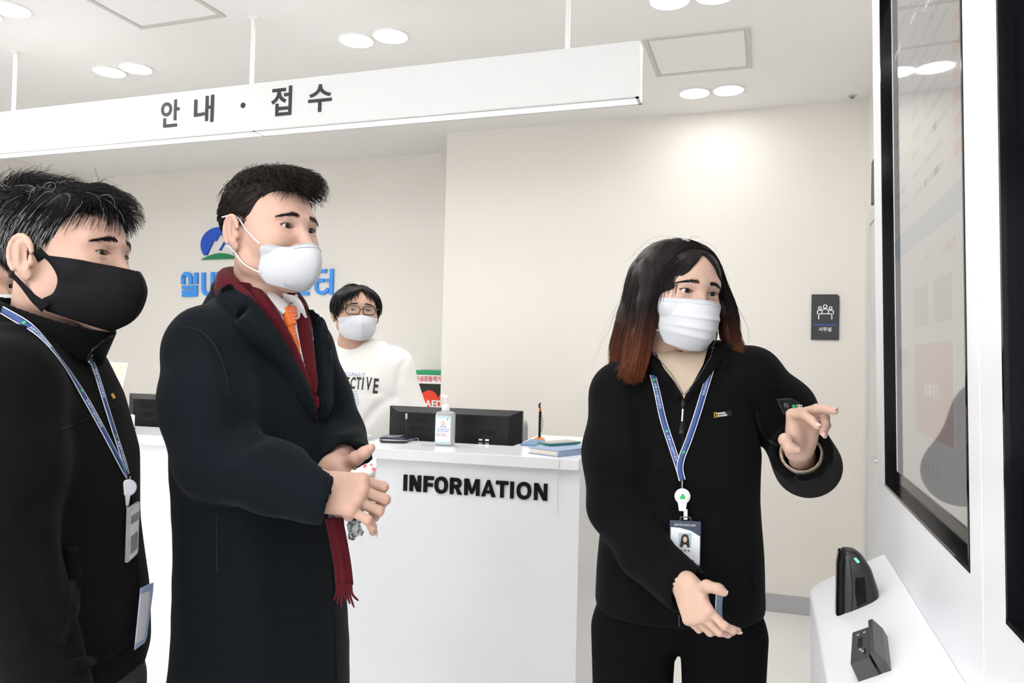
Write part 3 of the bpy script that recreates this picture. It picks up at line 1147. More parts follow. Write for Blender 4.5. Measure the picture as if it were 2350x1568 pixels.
def rrect(w, d, r, n=5):
    P = []
    for sx, sy, a0 in ((1, 1, 0), (-1, 1, 90), (-1, -1, 180), (1, -1, 270)):
        for a in np.linspace(a0, a0 + 90, n):
            P.append((sx * (w / 2 - r) + r * math.cos(math.radians(a)), sy * (d / 2 - r) + r * math.sin(math.radians(a))))
    return P


def stack(mb, rows, o, ex, ey, r=0.012):
    """rows (w, d, z): rounded rectangles stacked"""
    V, F = [], []
    n = None
    for w, d, z in rows:
        P = rrect(w, d, min(r, w * 0.45, d * 0.45))
        n = len(P)
        V += [np.asarray(o) + p[0] * ex + p[1] * ey + np.array([0, 0, z]) for p in P]
    for i in range(len(rows) - 1):
        for k in range(n):
            F.append((i * n + k, i * n + (k + 1) % n, (i + 1) * n + (k + 1) % n, (i + 1) * n + k))
    F += [tuple(range(n))[::-1], tuple((len(rows) - 1) * n + k for k in range(n))]
    return mb.add(V, F)


stack(MB(), [(0.060, 0.044, 0), (0.066, 0.050, 0.004), (0.066, 0.050, B_H - 0.012), (0.060, 0.045, B_H - 0.002), (0.030, 0.026, B_H + 0.002), (0.026, 0.026, B_H + 0.006)], sb, CE, CI).build('bottle', 'clear_plastic', st, True)
lab = MB()
lab.box(np.array((-0.029, -0.0265, 0.008)), np.array((0.029, -0.0255, B_H - 0.014)), (sb, (CE, CI, EZ)))
lb = lab.build('label', 'label_white', st)
lt = MB()
for k in range(15):
    for z0 in (0.009, B_H - 0.022):
        lt.box(np.array((-0.028 + k * 0.0038, -0.0268, z0)), np.array((-0.0265 + k * 0.0038, -0.0264, z0 + 0.007)), (sb, (CE, CI, EZ)))
lt.build('label_stripes', 'label_teal', lb)
ln = lambda u, z: sb + CE * u - CI * 0.0266 + EZ * z
text_on('label_lettering', '더존도봉', ln(-0.013, 0.0665), CE, EZ, 0.026, 0.0065, 0.015, 0.0003, 'blue_print', lb)
text_on('label_lettering', '코로나19를 멈추기 위해', ln(-0.024, 0.0575), CE, EZ, 0.048, 0.0052, 0.01, 0.0003, 'blue_print', lb)
text_on('label_lettering', '우리도 잠시 멈춰요', ln(-0.021, 0.0505), CE, EZ, 0.042, 0.0050, 0.01, 0.0003, 'blue_print', lb)
text_on('label_lettering', 'K', ln(0.015, 0.092), CE, EZ, 0.007, 0.008, 0.02, 0.0003, 'blue_print', lb)
sm = MB()
for k in range(3):
    sm.box(np.array((-0.026, -0.0268, 0.036 + k * 0.004)), np.array((-0.004 - 0.002 * k, -0.0264, 0.0372 + k * 0.004)), (sb, (CE, CI, EZ)))
sm.build('label_small_print', 'mid_grey', lb)
sm = MB()
for k in range(3):
    sm.box(np.array((-0.003, -0.0268, 0.036 + k * 0.004)), np.array((0.018 - 0.004 * k, -0.0264, 0.0372 + k * 0.004)), (sb, (CE, CI, EZ)))
sm.build('label_small_print', 'red_print', lb)
MB().lathe([(0.0066, 0), (0.0066, 0.0004)], sb - CI * 0.0268 + EZ * 0.081, CI, 20).build('label_emblem', 'orange_plastic', lb)
MB().lathe([(0.0046, 0), (0.0046, 0.0004)], sb - CI * 0.0271 + EZ * 0.081, CI, 20).build('label_emblem', 'label_white', lb)
cl_ = MB().lathe([(0.0145, B_H + 0.004), (0.0145, B_H + 0.022), (0.012, B_H + 0.026)], sb, n=24).build('collar', 'pump_white', st, True)
pm_ = MB().lathe([(0.006, B_H + 0.024), (0.004, B_H + 0.032), (0.004, B_H + 0.047), (0.0075, B_H + 0.05), (0.0075, B_H + 0.056), (0.005, B_H + 0.060)], sb, n=18)
pm_.tube([sb + EZ * (B_H + 0.055), sb - CE * 0.012 + EZ * (B_H + 0.057), sb - CE * 0.020 + EZ * (B_H + 0.053)], [0.0055, 0.0045, 0.003], 10)
pm_.build('pump_head', 'pump_white', st, True)

# signature pad with stylus
u0, _ = u_of(905, 1012, 0.2)
sp0 = cp(u0, 0.215, CT)
sg = thing('signature_pad', sp0, 'dark navy signature pad with grey display on the counter, left of the sanitizer bottle', 'signature pad')
ra = math.radians(8)
ex_, ey_ = CE * math.cos(ra) + CI * math.sin(ra), -CE * math.sin(ra) + CI * math.cos(ra)
mbp = MB()
stack(mbp, [(0.098, 0.100, 0.0), (0.104, 0.106, 0.004), (0.106, 0.108, 0.010)], sp0, ex_, ey_, 0.02)
mbp.build('pad_base', 'grey_plastic', sg, True)
stack(MB(), [(0.107, 0.109, 0.0102), (0.107, 0.109, 0.0125)], sp0, ex_, ey_, 0.02).build('silver_band', 'silver', sg, True)
stack(MB(), [(0.106, 0.108, 0.0125), (0.102, 0.104, 0.018), (0.094, 0.096, 0.020)], sp0, ex_, ey_, 0.02).build('pad_top', 'navy_plastic', sg, True)
MB().box(np.array((-0.032, -0.020, 0.0200)), np.array((0.020, 0.034, 0.0212)), (sp0, (ex_, ey_, EZ))).build('display', 'lcd_grey', sg)
text_on('lettering', 'POSBANK', sp0 + ex_ * -0.018 - ey_ * 0.0385 + EZ * 0.0203, ex_, ey_, 0.022, 0.006, 0.02, 0.0003, 'white_print', sg)
MB().lathe([(0.006, 0.018), (0.0065, 0.026), (0.005, 0.028)], sp0 + ex_ * 0.039 + ey_ * 0.012, n=16).build('stylus_socket', 'navy_plastic', sg, True)
cd = spline([sp0 + ex_ * 0.052 + ey_ * 0.03 + EZ * 0.006, sp0 + ex_ * 0.075 + ey_ * 0.03 + EZ * 0.012, sp0 + ex_ * 0.082 + ey_ * 0.0 + EZ * 0.003, sp0 + ex_ * 0.06 - ey_ * 0.02 + EZ * 0.002, sp0 + ex_ * 0.05 - ey_ * 0.02 + EZ * 0.006], 18)
MB().tube(cd, 0.0009, 6).build('cord', 'light_grey', sg, True)
sy = sp0 + ex_ * 0.039 + ey_ * 0.012
stl = thing('stylus_pen', sy + EZ * 0.03, 'slim black stylus with silver cap standing upright in the signature pad', 'pen')
tilt = unit(-ex_ * 0.04 + EZ)
MB().tube([sy + tilt * 0.0275, sy + tilt * 0.085], [0.0026, 0.0034], 10).build('barrel', 'black_plastic', stl, True)
MB().tube([sy + tilt * 0.085, sy + tilt * 0.106], [0.0042, 0.0042], 12).build('cap', 'silver', stl, True)

# stack of booklets, half hidden by the sleeve
u1_, _ = u_of(840, 1006, 0.2)
for k in range(4):
    a = math.radians(3 * k - 4)
    e_, i_ = CE * math.cos(a) + CI * math.sin(a), -CE * math.sin(a) + CI * math.cos(a)
    b0 = cp(u1_ - 0.03, 0.17, CT + k * 0.0042)
    tag(MB().box(np.array((-0.052, -0.074, 0.0)), np.array((0.052, 0.074, 0.004)), (b0, (e_, i_, EZ)), 0.0008).build('booklet', 'light_grey' if k % 2 else 'paper'),
        ['white booklet at the bottom of the stack by the coat sleeve', 'grey booklet second from the bottom of the stack by the coat sleeve', 'white booklet second from the top of the stack by the coat sleeve', 'grey booklet on top of the stack by the coat sleeve'][k], 'booklet', 'stack of booklets')

# blue hardback book with ribbon
pb = [PA(1214, 1041, 2, CT), PA(1281, 1050, 2, CT), PA(1356, 1041, 2, CT)]
bx_ = unit(pb[1] - pb[0])
bo = pb[1]
by_ = unit(np.array([-bx_[1], bx_[0], 0]))
BW, BD, BT = float(np.linalg.norm(pb[1] - pb[0])) + 0.006, 0.200, 0.021
bk = thing('hardback_book', bo - bx_ * BW / 2 + by_ * BD / 2, 'closed blue cloth hardback book with a ribbon bookmark, lying on the counter corner', 'book')
fr = (bo, (-bx_, by_, EZ))
MB().box(np.array((0.0, 0.0, 0.0)), np.array((BW, BD, 0.0022)), fr, 0.0006).build('back_cover', 'book_cloth', bk)
MB().box(np.array((0.0, 0.0, BT - 0.0022)), np.array((BW, BD, BT)), fr, 0.0006).build('front_cover', 'book_cloth', bk)
MB().box(np.array((0.0, 0.0, 0.0005)), np.array((0.0022, BD, BT - 0.0005)), fr).build('spine', 'book_cloth', bk)
MB().box(np.array((0.003, 0.005, 0.0022)), np.array((BW - 0.004, BD - 0.004, BT - 0.0022)), fr).build('page_block', 'book_pages', bk)
rp = [bo - bx_ * 0.006 + by_ * 0.008 + EZ * 0.010, bo - bx_ * 0.004 - by_ * 0.004 + EZ * 0.004]
ed = u_of(1283, 1060, -0.004)
for px, py in ((1283, 1060), (1282, 1082), (1280, 1120), (1280, 1180)):
    uu, zz_ = u_of(px, py, -0.004)
    rp.append(cp(uu, -0.004, zz_))
rp = spline(rp, 40)
Gr = np.stack([rp - CE * 0.0016, rp + CE * 0.0016], 1)
np_obj('ribbon', *sheet(Gr, 0.0004), 'ribbon', bk)

# phone in a teal case on the book
zt_ = CT + BT
pc = [PA(1239, 1024, 2, zt_), PA(1290, 1031, 2, zt_), PA(1328, 1017, 2, zt_), PA(1277, 1009, 2, zt_)]
pcen = sum(pc) / 4
pe = unit((pc[1] - pc[0]) + (pc[2] - pc[3]))
pi_ = np.array([-pe[1], pe[0], 0])
ph = thing('phone', pcen + EZ * 0.0, 'phone with grey screen in a teal case, lying on the blue book', 'phone')
pl_ = 0.5 * (np.linalg.norm(pc[1] - pc[0]) + np.linalg.norm(pc[2] - pc[3]))
stack(MB(), [(0.074, 0.150, 0.0), (0.077, 0.153, 0.003), (0.077, 0.153, 0.008), (0.075, 0.151, 0.0095)], np.array([pcen[0], pcen[1], zt_]), pe, pi_, 0.012).build('case', 'teal_case', ph, True)
stack(MB(), [(0.070, 0.146, 0.0095), (0.070, 0.146, 0.0099)], np.array([pcen[0], pcen[1], zt_]), pe, pi_, 0.010).build('screen', 'phone_glass', ph, True)

# counter pen on an orange foot
pq = PA(1238, 1009, 2, CT)
pn = thing('desk_pen_stand', pq, 'black counter pen upright in an orange foot, with a coiled cord', 'pen')
MB().lathe([(0.021, 0), (0.021, 0.003), (0.012, 0.008), (0.006, 0.010)], pq, n=22).build('foot', 'orange_plastic', pn, True)
MB().tube([pq + EZ * 0.006, pq + EZ * 0.112], [0.0052, 0.0052], 12).build('pen_tube', 'black_plastic', pn, True)
MB().tube([pq + EZ * 0.112, pq + EZ * 0.126], [0.0055, 0.0045], 12).build('orange_collar', 'orange_plastic', pn, True)
MB().tube(spline([pq + EZ * 0.124, pq - CE * 0.004 + EZ * 0.135, pq + CE * 0.002 + EZ * 0.147], 8), [0.0038] * 6 + [0.003, 0.002], 10).build('pen_tip', 'black_plastic', pn, True)
tt = np.linspace(0, 1, 90)
coil = np.array([pq + CE * (0.011 * math.sin(math.pi * t) ** 0.6 - 0.012 * max(0, t - 0.75) * 4) - CI * 0.006 + EZ * (0.122 - 0.118 * t) + 0.0035 * (CE * math.cos(60 * t) + CI * math.sin(60 * t)) * math.sin(math.pi * t) for t in tt])
MB().tube(coil, 0.0011, 5).build('coiled_cord', 'black_plastic', pn, True)

# clear sheet stand and blue folder on the return
uf, zf = u_of(1200, 1022, 0.31)
tag(cbox(MB(), uf - 0.005, 0.29, CT, uf + 0.05, 0.47, CT + 0.008, 0.001).build('document_folder', 'folder_blue'), 'flat dark blue folder between the monitor and the hardback book', 'folder')

# office chair behind the monitor
uc, zc2 = u_of(1204, 984, 0.80)
oc = thing('office_chair', cp(uc - 0.155, 1.0, 0), 'grey office chair mostly hidden behind the monitor by the sanitizer', 'chair')
cc = cp(uc - 0.150, 1.0, 0)
S = SDF(cc - np.array((0.3, 0.3, 0)) + EZ * 0.6, cc + np.array((0.3, 0.3, 0)) + EZ * 1.2, 0.012)
S.box(cc - CI * 0.2 + EZ * 0.90, (0.165, 0.035, 0.24), 0.034, axes=[CE, CI, EZ])
np_obj('backrest', *S.extract(), 'chair_grey', oc)
S = SDF(cc - np.array((0.32, 0.32, 0)) + EZ * 0.4, cc + np.array((0.32, 0.32, 0)) + EZ * 0.6, 0.012)
S.box(cc + EZ * 0.48, (0.19, 0.20, 0.04), 0.038, axes=[CE, CI, EZ])
np_obj('seat', *S.extract(), 'chair_grey', oc)
MB().tube([cc - CI * 0.21 + EZ * 0.48, cc - CI * 0.24 + EZ * 0.75], 0.018, 10).build('back_bar', 'black_plastic', oc, True)
MB().tube([cc + EZ * 0.1, cc + EZ * 0.45], [0.03, 0.02], 14).build('gas_column', 'black_plastic', oc, True)
for k in range(5):
    a = k * 2 * math.pi / 5
    d_ = np.array([math.cos(a), math.sin(a), 0])
    lg = MB().tube([cc + EZ * 0.11, cc + d_ * 0.27 + EZ * 0.075], [0.022, 0.014], 8).build('leg', 'black_plastic', oc, True)
    w3 = np.cross(d_, EZ)
    MB().lathe([(0.028, -0.018), (0.03, 0), (0.028, 0.018)], cc + d_ * 0.27 + EZ * 0.03, w3, 16).build('castor', 'black_plastic', lg, True)

# notice in a tilted stand, left
nd = 3.05
tl, tr, br = PD(206, 829, nd + 0.03), PD(294, 833, nd), PD(262, 965, nd - 0.06)
nx = unit(tr - tl)
ny = unit(tr - br)
ny = unit(ny - nx * (ny @ nx))
nz = np.cross(nx, ny)
nw, nh = 0.21, 0.297
nh0 = tr - nx * nw - ny * nh
nt_ = thing('notice_stand', nh0, 'tilted paper notice with peach border and Korean lettering, behind the man with the black mask', 'notice')
frn = (nh0, (nx, ny, nz))
MB().box(np.array((0, 0, -0.003)), np.array((nw, nh, 0.0)), frn).build('white_board', 'paper_edge', nt_)
MB().box(np.array((0.006, 0.006, 0)), np.array((nw - 0.006, nh - 0.006, 0.0006)), frn).build('peach_sheet', 'paper_peach', nt_)
MB().box(np.array((0.02, 0.105, 0.0006)), np.array((nw - 0.02, nh - 0.055, 0.001)), frn).build('white_block', 'paper', nt_)
MB().box(np.array((0.02, 0.02, 0.0006)), np.array((nw - 0.02, 0.075, 0.001)), frn).build('white_block', 'paper', nt_)
text_on('lettering', '환불 규정 안내', nh0 + nx * 0.065 + ny * (nh - 0.042) + nz * 0.001, nx, ny, 0.085, 0.016, 0.02, 0.0004, 'brown_print', nt_)
text_on('lettering', '환불 기준', nh0 + nx * 0.11 + ny * 0.082 + nz * 0.001, nx, ny, 0.05, 0.012, 0.02, 0.0004, 'brown_print', nt_)
for mm, rows in (('red_print', ((0.205, 0.05, 0.17), (0.195, 0.05, 0.14))), ('mid_grey', ((0.215, 0.06, 0.13), (0.172, 0.04, 0.10))), ('blue_print', ((0.152, 0.05, 0.165), (0.142, 0.05, 0.15), (0.130, 0.05, 0.17)))):
    r3 = MB()
    for yy, xa, xb in rows:
        x = xa
        while x < xb:
            wdt = 0.008 + 0.006 * random.random()
            r3.box(np.array((x, yy, 0.001)), np.array((min(x + wdt, xb + 0.004), yy + 0.004, 0.0014)), frn)
            x += wdt + 0.003
    r3.build('text_lines', mm, nt_)
MB().box(np.array((nw / 2 - 0.02, 0.0, -0.09)), np.array((nw / 2 + 0.02, 0.16, -0.003)), frn).build('support', 'clear_plastic', nt_)
# small tissue pack beside it on the desk
pk = PD(287, 985, 2.95)
tp_ = thing('tissue_pack', pk, 'small white tissue pack with a green band beside the left monitor', 'tissue')
MB().box(np.array((-0.05, -0.03, -0.02)), np.array((0.012, 0.04, 0.055)), (pk, (CE, CI, EZ)), 0.006).build('pack', 'paper', tp_)
MB().box(np.array((-0.051, -0.031, -0.004)), np.array((0.013, 0.041, 0.004)), (pk, (CE, CI, EZ))).build('green_band', 'aed_green', tp_)
tg = np.array([[pk + CE * (-0.035 + 0.035 * i) + EZ * (0.05 + 0.03 * j * (1 - 0.5 * abs(i))) + CI * (0.01 * j * (-1) ** i) for j in range(2)] for i in range(2)])
np_obj('tissue', *sheet(tg, 0.001), 'paper', tp_)
# ------------------------------------------------------------------ kiosks along the right wall
XK = 0.205
LEAN = 0.0215            # panel leans slightly forward towards the top
KZ = 1.476


def kx(z, off=0.0):
    return XK - LEAN * (z - KZ) + off


def kframe(y, z, off=0.0):
    return np.array([kx(z, off), y, z])


KN = unit(np.array([-1.0, 0, -LEAN]))      # out of the panel
KU = unit(np.array([-LEAN, 0, 1.0]))
KY = np.array([0, -1.0, 0])                # to the right on the panel as one faces it... towards the camera


def kp(y, z, n):
    """point on the panel: room depth y, height z, n metres out of the panel face"""
    return np.array([kx(z), y, z]) + KN * n


def kbox(y0, z0, n0, y1, z1, n1):
    V = [kp(y, z, n) for y in (y0, y1) for z in (z0, z1) for n in (n0, n1)]
    return MB().add(V, [(0, 1, 3, 2), (4, 6, 7, 5), (0, 4, 5, 1), (2, 3, 7, 6), (0, 2, 6, 4), (1, 5, 7, 3)])


def kiosk(yfar, ynear, sc_far, sc_near, z0, z1, label):
    ym = (yfar + ynear) / 2
    t = thing('self_service_kiosk', (0.36, ym, 0), label, 'kiosk')
    ZT = 2.33
    # front panel with the screen opening: four pieces bevelled into one face
    mb = MB()
    outer = [(yfar, 0.04), (ynear, 0.04), (ynear, ZT), (yfar, ZT)]
    inner = [(sc_far, z0), (sc_near, z0), (sc_near, z1), (sc_far, z1)]
    V = [kp(y, z, 0) for y, z in outer] + [kp(y, z, 0) for y, z in inner] + [kp(y, z, -0.016) for y, z in inner] + [np.array([XR - 0.004, y, z]) for y, z in outer]
    F = []
    for i in range(4):
        j = (i + 1) % 4
        F += [(i, j, 4 + j, 4 + i), (4 + i, 4 + j, 8 + j, 8 + i), (i, 12 + i, 12 + j, j)]
    mb.add(V, F)
    mb.build('housing', 'kiosk_white', t)
    kbox(yfar - 0.02, 0.0, -0.10, ynear + 0.02, 0.04, -0.02).build('plinth', 'mid_grey', t)
    fr = MB()
    w = 0.040
    for (a, b, c, d) in ((sc_far, z0, sc_near, z0 + 0.034), (sc_far, z1 - 0.034, sc_near, z1), (sc_far, z0 + 0.034, sc_far - w, z1 - 0.034), (sc_near + w, z0 + 0.034, sc_near, z1 - 0.034)):
        V = [kp(y, z, n) for y in (a, c) for z in (b, d) for n in (-0.022, -0.012)]
        fr.add(V, [(0, 1, 3, 2), (4, 6, 7, 5), (0, 4, 5, 1), (2, 3, 7, 6), (0, 2, 6, 4), (1, 5, 7, 3)])
    bz = fr.build('screen_bezel', 'black_gloss', t)
    lip = MB()
    for (a, b, c, d) in ((sc_far - 0.0005, z0, sc_far - 0.006, z1), (sc_near + 0.006, z0, sc_near + 0.0005, z1), (sc_far, z0, sc_near, z0 + 0.005), (sc_far, z1 - 0.005, sc_near, z1)):
        V = [kp(y, z, n) for y in (a, c) for z in (b, d) for n in (-0.022, 0.001)]
        lip.add(V, [(0, 1, 3, 2), (4, 6, 7, 5), (0, 4, 5, 1), (2, 3, 7, 6), (0, 2, 6, 4), (1, 5, 7, 3)])
    lip.build('bezel_rim', 'black_gloss', bz)
    wr = MB()
    for (a, b, c, d) in ((sc_far - w, z0 + 0.034, sc_far - w - 0.004, z1 - 0.034),):
        V = [kp(y, z, n) for y in (a, c) for z in (b, d) for n in (-0.022, -0.0135)]
        wr.add(V, [(0, 1, 3, 2), (4, 6, 7, 5), (0, 4, 5, 1), (2, 3, 7, 6), (0, 2, 6, 4), (1, 5, 7, 3)])
    wr.build('screen_edge', 'white_satin', bz)
    sf, sn, sb_, st_ = sc_far - w - 0.004, sc_near + w, z0 + 0.034, z1 - 0.034
    s = kbox(sf, sb_, -0.022, sn, st_, -0.014).build('display', 'kiosk_screen', t)
    return t, s, (sf, sn, sb_, st_)


K1F, K1N = 1.664, 0.891
kt, ks, (sf, sn, szb, szt) = kiosk(K1F, K1N, 1.558, 0.939, 1.180, 2.118, 'white ticket kiosk with a tall glossy screen and sloped shelf, which the woman points at')
kt2, ks2, _ = kiosk(K1N - 0.004, K1N - 0.775, 0.808, 0.19, 1.168, 2.118, 'white ticket kiosk nearest the camera, its dark screen cut by the right edge')

# page shown on the first display
W_, H_ = sf - sn, szt - szb


def ui(name, a0, b0, a1, b1, m):
    """rectangle on the display, a from far to near 0..1, b from the bottom 0..1"""
    return kbox(sf - a0 * W_, szb + b0 * H_, -0.0142, sf - a1 * W_, szb + b1 * H_, -0.01397).build(name, m, ks)


ui('page_band', 0.0, 0.432, 1.0, 0.475, 'ui_blue')
rr = random.Random(3)
ml_, mg_, mo_ = MB(), MB(), MB()


def kquad(mb, a0, b0, a1, b1):
    V = [kp(y, z, n) for y in (sf - a0 * W_, sf - a1 * W_) for z in (szb + b0 * H_, szb + b1 * H_) for n in (-0.0142, -0.01397)]
    mb.add(V, [(0, 1, 3, 2), (4, 6, 7, 5), (0, 4, 5, 1), (2, 3, 7, 6), (0, 2, 6, 4), (1, 5, 7, 3)])


for k in range(11):
    b = 0.505 + k * 0.036
    kquad(ml_, 0.02, b, 0.98, b + 0.0012)
    for a0 in (0.05, 0.34, 0.52, 0.64):
        x = a0
        while x < a0 + 0.16 * rr.random() + 0.07:
            ww = 0.012 + 0.01 * rr.random()
            kquad(mg_, x, b + 0.012, x + ww, b + 0.024)
            x += ww + 0.005
    kquad(mo_, 0.86, b + 0.007, 0.965, b + 0.028)
ml_.build('page_lines', 'ui_line', ks)
mg_.build('page_text', 'ui_grey', ks)['kind'] = 'stuff'
mo_.build('page_buttons', 'ui_orange', ks)
for a0 in (0.34, 0.62):
    ui('page_tile', a0, 0.285, a0 + 0.21, 0.355, 'ui_tan')
ui('page_button', 0.34, 0.10, 0.83, 0.255, 'ui_pink')
ui('page_tile', 0.06, 0.21, 0.24, 0.25, 'ui_tan')
text_on('page_lettering', '발급완료', kp(sf - 0.44 * W_, szb + 0.385 * H_, -0.01396), KY, KU, 0.092, 0.017, 0.01, 0.00003, 'ui_grey', ks)
text_on('page_lettering', '18,000원', kp(sf - 0.70 * W_, szb + 0.385 * H_, -0.01396), KY, KU, 0.092, 0.017, 0.01, 0.00003, 'ui_orange', ks)
text_on('page_lettering', '결제하기', kp(sf - 0.47 * W_, szb + 0.165 * H_, -0.01396), KY, KU, 0.10, 0.020, 0.015, 0.00003, 'ui_white', ks)
text_on('page_lettering', '처음으로', kp(sf - 0.45 * W_, szb + 0.034 * H_, -0.01396), KY, KU, 0.115, 0.023, 0.01, 0.00003, 'ui_grey', ks)

# sloped shelf of the first kiosk
SHF, SHN = 1.569, 0.904
zp, zfnt = 1.054, 0.978           # height at the panel and at the front lip
xp, xf = kx(1.054), 0.082
prof = []
N_ = 14
pts_far = []
mb = MB()
# outline in plan: far edge swings round a soft corner
outline = [(xp, SHF)] + [(xf + 0.042 - 0.042 * math.sin(a), SHF - 0.038 + 0.038 * math.cos(a)) for a in np.linspace(0, math.pi / 2, 8)] + [(xf, SHN), (xp, SHN)]
zs = lambda x: zfnt + (zp - zfnt) * (x - xf) / (xp - xf)
n = len(outline)
V = [np.array([x, y, zs(x)]) for x, y in outline] + [np.array([max(x, xf + 0.02), y, 0.10]) for x, y in outline]
F = [tuple(range(n)), tuple(range(n, 2 * n))[::-1]] + [(i, n + i, n + (i + 1) % n, (i + 1) % n) for i in range(n)]
mb.add(V, F)
shelf = mb.build('shelf', 'kiosk_white', kt)
kb = shelf.modifiers.new('soft_edge', 'BEVEL')
kb.width = 0.004
kb.segments = 3
kb.limit_method = 'ANGLE'
kb.angle_limit = math.radians(50)
SN = unit(np.array([-(zp - zfnt), 0, xp - xf]))       # shelf normal
SU = unit(np.array([xp - xf, 0, zp - zfnt]))          # up the slope


def sh(x, y, n=0.0):
    return np.array([x, y, zs(x)]) + SN * n


# barcode reader on the shelf
def hit_shelf(px, py):
    d = ray(px, py)
    o = np.array([xf, 0, zfnt])
    t = ((o - CAM) @ SN) / (d @ SN)
    return CAM + t * d


b0 = hit_shelf(1952, 1392)
brd = thing('barcode_reader', b0, 'black upright barcode reader with a green light on the kiosk shelf', 'barcode reader')
T = unit(-KY * 1.0)          # along the kiosk, away from the camera
KS = 0.77
S = SDF(b0 - 0.10, b0 + np.array((0.11, 0.10, 0.15)), 0.0018)
rw_ = lambda z, x, rx, ry: (b0[2] + z * KS, b0[0] + x * KS, b0[1], rx * KS, ry * KS)
S.loft([rw_(-0.012, 0.014, 0.040, 0.034), rw_(0.04, 0.013, 0.040, 0.034), rw_(0.085, 0.006, 0.032, 0.032), rw_(0.112, -0.002, 0.022, 0.028), rw_(0.121, -0.006, 0.012, 0.018)], (1, 0), (0, 1), 0.004, power=2.8)
S.blur(1)
rv, rq = S.extract()
np_obj('reader_body', rv, rq, 'black_plastic', brd)
S = SDF(b0 - 0.10, b0 + np.array((0.11, 0.10, 0.15)), 0.0018)
S.loft([rw_(-0.02, -0.020, 0.010, 0.030), rw_(0.09, -0.020, 0.010, 0.030), rw_(0.116, -0.014, 0.012, 0.024)], (1, 0), (0, 1), 0.003, power=3.2)
np_obj('front_window', *S.extract(), 'black_gloss', brd)

# card reader with a swipe slot
c0 = hit_shelf(2010, 1545)
cr = thing('card_reader', c0, 'dark grey swipe and chip card reader with a long slot on the kiosk shelf', 'card reader')
cy_ = -KY                       # long axis runs away from the camera
cx_ = unit(np.cross(cy_, SN))
ax_ = unit(cy_ + 0.12 * SU)
sx_ = unit(np.cross(ax_, SN))
frc = (c0, (sx_ * KS, ax_ * KS, SN * KS))

def extr(poly, y0, y1, frame, taper=0.0):
    o, a = frame
    n = len(poly)
    V = [o + p[0] * a[0] + y0 * a[1] + p[1] * a[2] for p in poly] + [o + p[0] * (1 - taper) * a[0] + y1 * a[1] + p[1] * a[2] for p in poly]
    return MB().add(V, [tuple(range(n)), tuple(range(n, 2 * n))[::-1]] + [(i, (i + 1) % n, n + (i + 1) % n, n + i) for i in range(n)])


extr([(-0.030, -0.004), (-0.027, 0.030), (0.0055, 0.030), (0.0055, -0.004)], -0.012, 0.124, frc, 0.08).build('reader_body', 'grey_plastic', cr)
extr([(0.0095, -0.004), (0.0095, 0.037), (0.0175, 0.037), (0.026, 0.016), (0.026, -0.004)], -0.010, 0.136, frc, 0.06).build('swipe_wall', 'grey_plastic', cr)
extr([(0.0055, -0.004), (0.0055, 0.012), (0.0095, 0.012), (0.0095, -0.004)], -0.011, 0.130, frc).build('slot_floor', 'slot_black', cr)
MB().box(np.array((-0.014, 0.045, 0.0298)), np.array((-0.006, 0.085, 0.0306)), frc).build('chip_slot', 'slot_black', cr)
MB().box(np.array((-0.004, 0.010, 0.0298)), np.array((0.000, 0.030, 0.0306)), frc).build('chip_slot', 'slot_black', cr)
icn = MB()
for y, x in ((0.105, -0.002), (0.103, -0.014), (0.024, -0.006), (0.034, -0.010)):
    icn.lathe([(0.0020, 0), (0.0020, 0.0005)], c0 + (sx_ * x + ax_ * y + SN * 0.030) * KS, SN, 10)
icn.build('printed_icons', 'light_grey', cr)
# ------------------------------------------------------------------ people: materials
def skin_mat(name, c, blush):
    m = mat(name, c, 0.48, noise=0.05, nscale=60, bump=0.10, bscale=900, sss=0.25, spec=0.35)
    return m


skin_mat('skin_man', (0.565, 0.365, 0.295), 0.1)
skin_mat('skin_older', (0.55, 0.36, 0.293), 0.1)
skin_mat('skin_woman', (0.60, 0.405, 0.325), 0.1)
skin_mat('skin_clerk', (0.48, 0.30, 0.225), 0.1)
mat('lip', (0.45, 0.16, 0.14), 0.4)
mat('eye_white', (0.72, 0.68, 0.66), 0.15)
mat('iris', (0.022, 0.009, 0.006), 0.15, coat=0.15)
mat('pupil', (0.002, 0.002, 0.002), 0.08, coat=0.15)
mat('lash', (0.02, 0.013, 0.012), 0.6)
mat('nail', (0.80, 0.56, 0.50), 0.25)


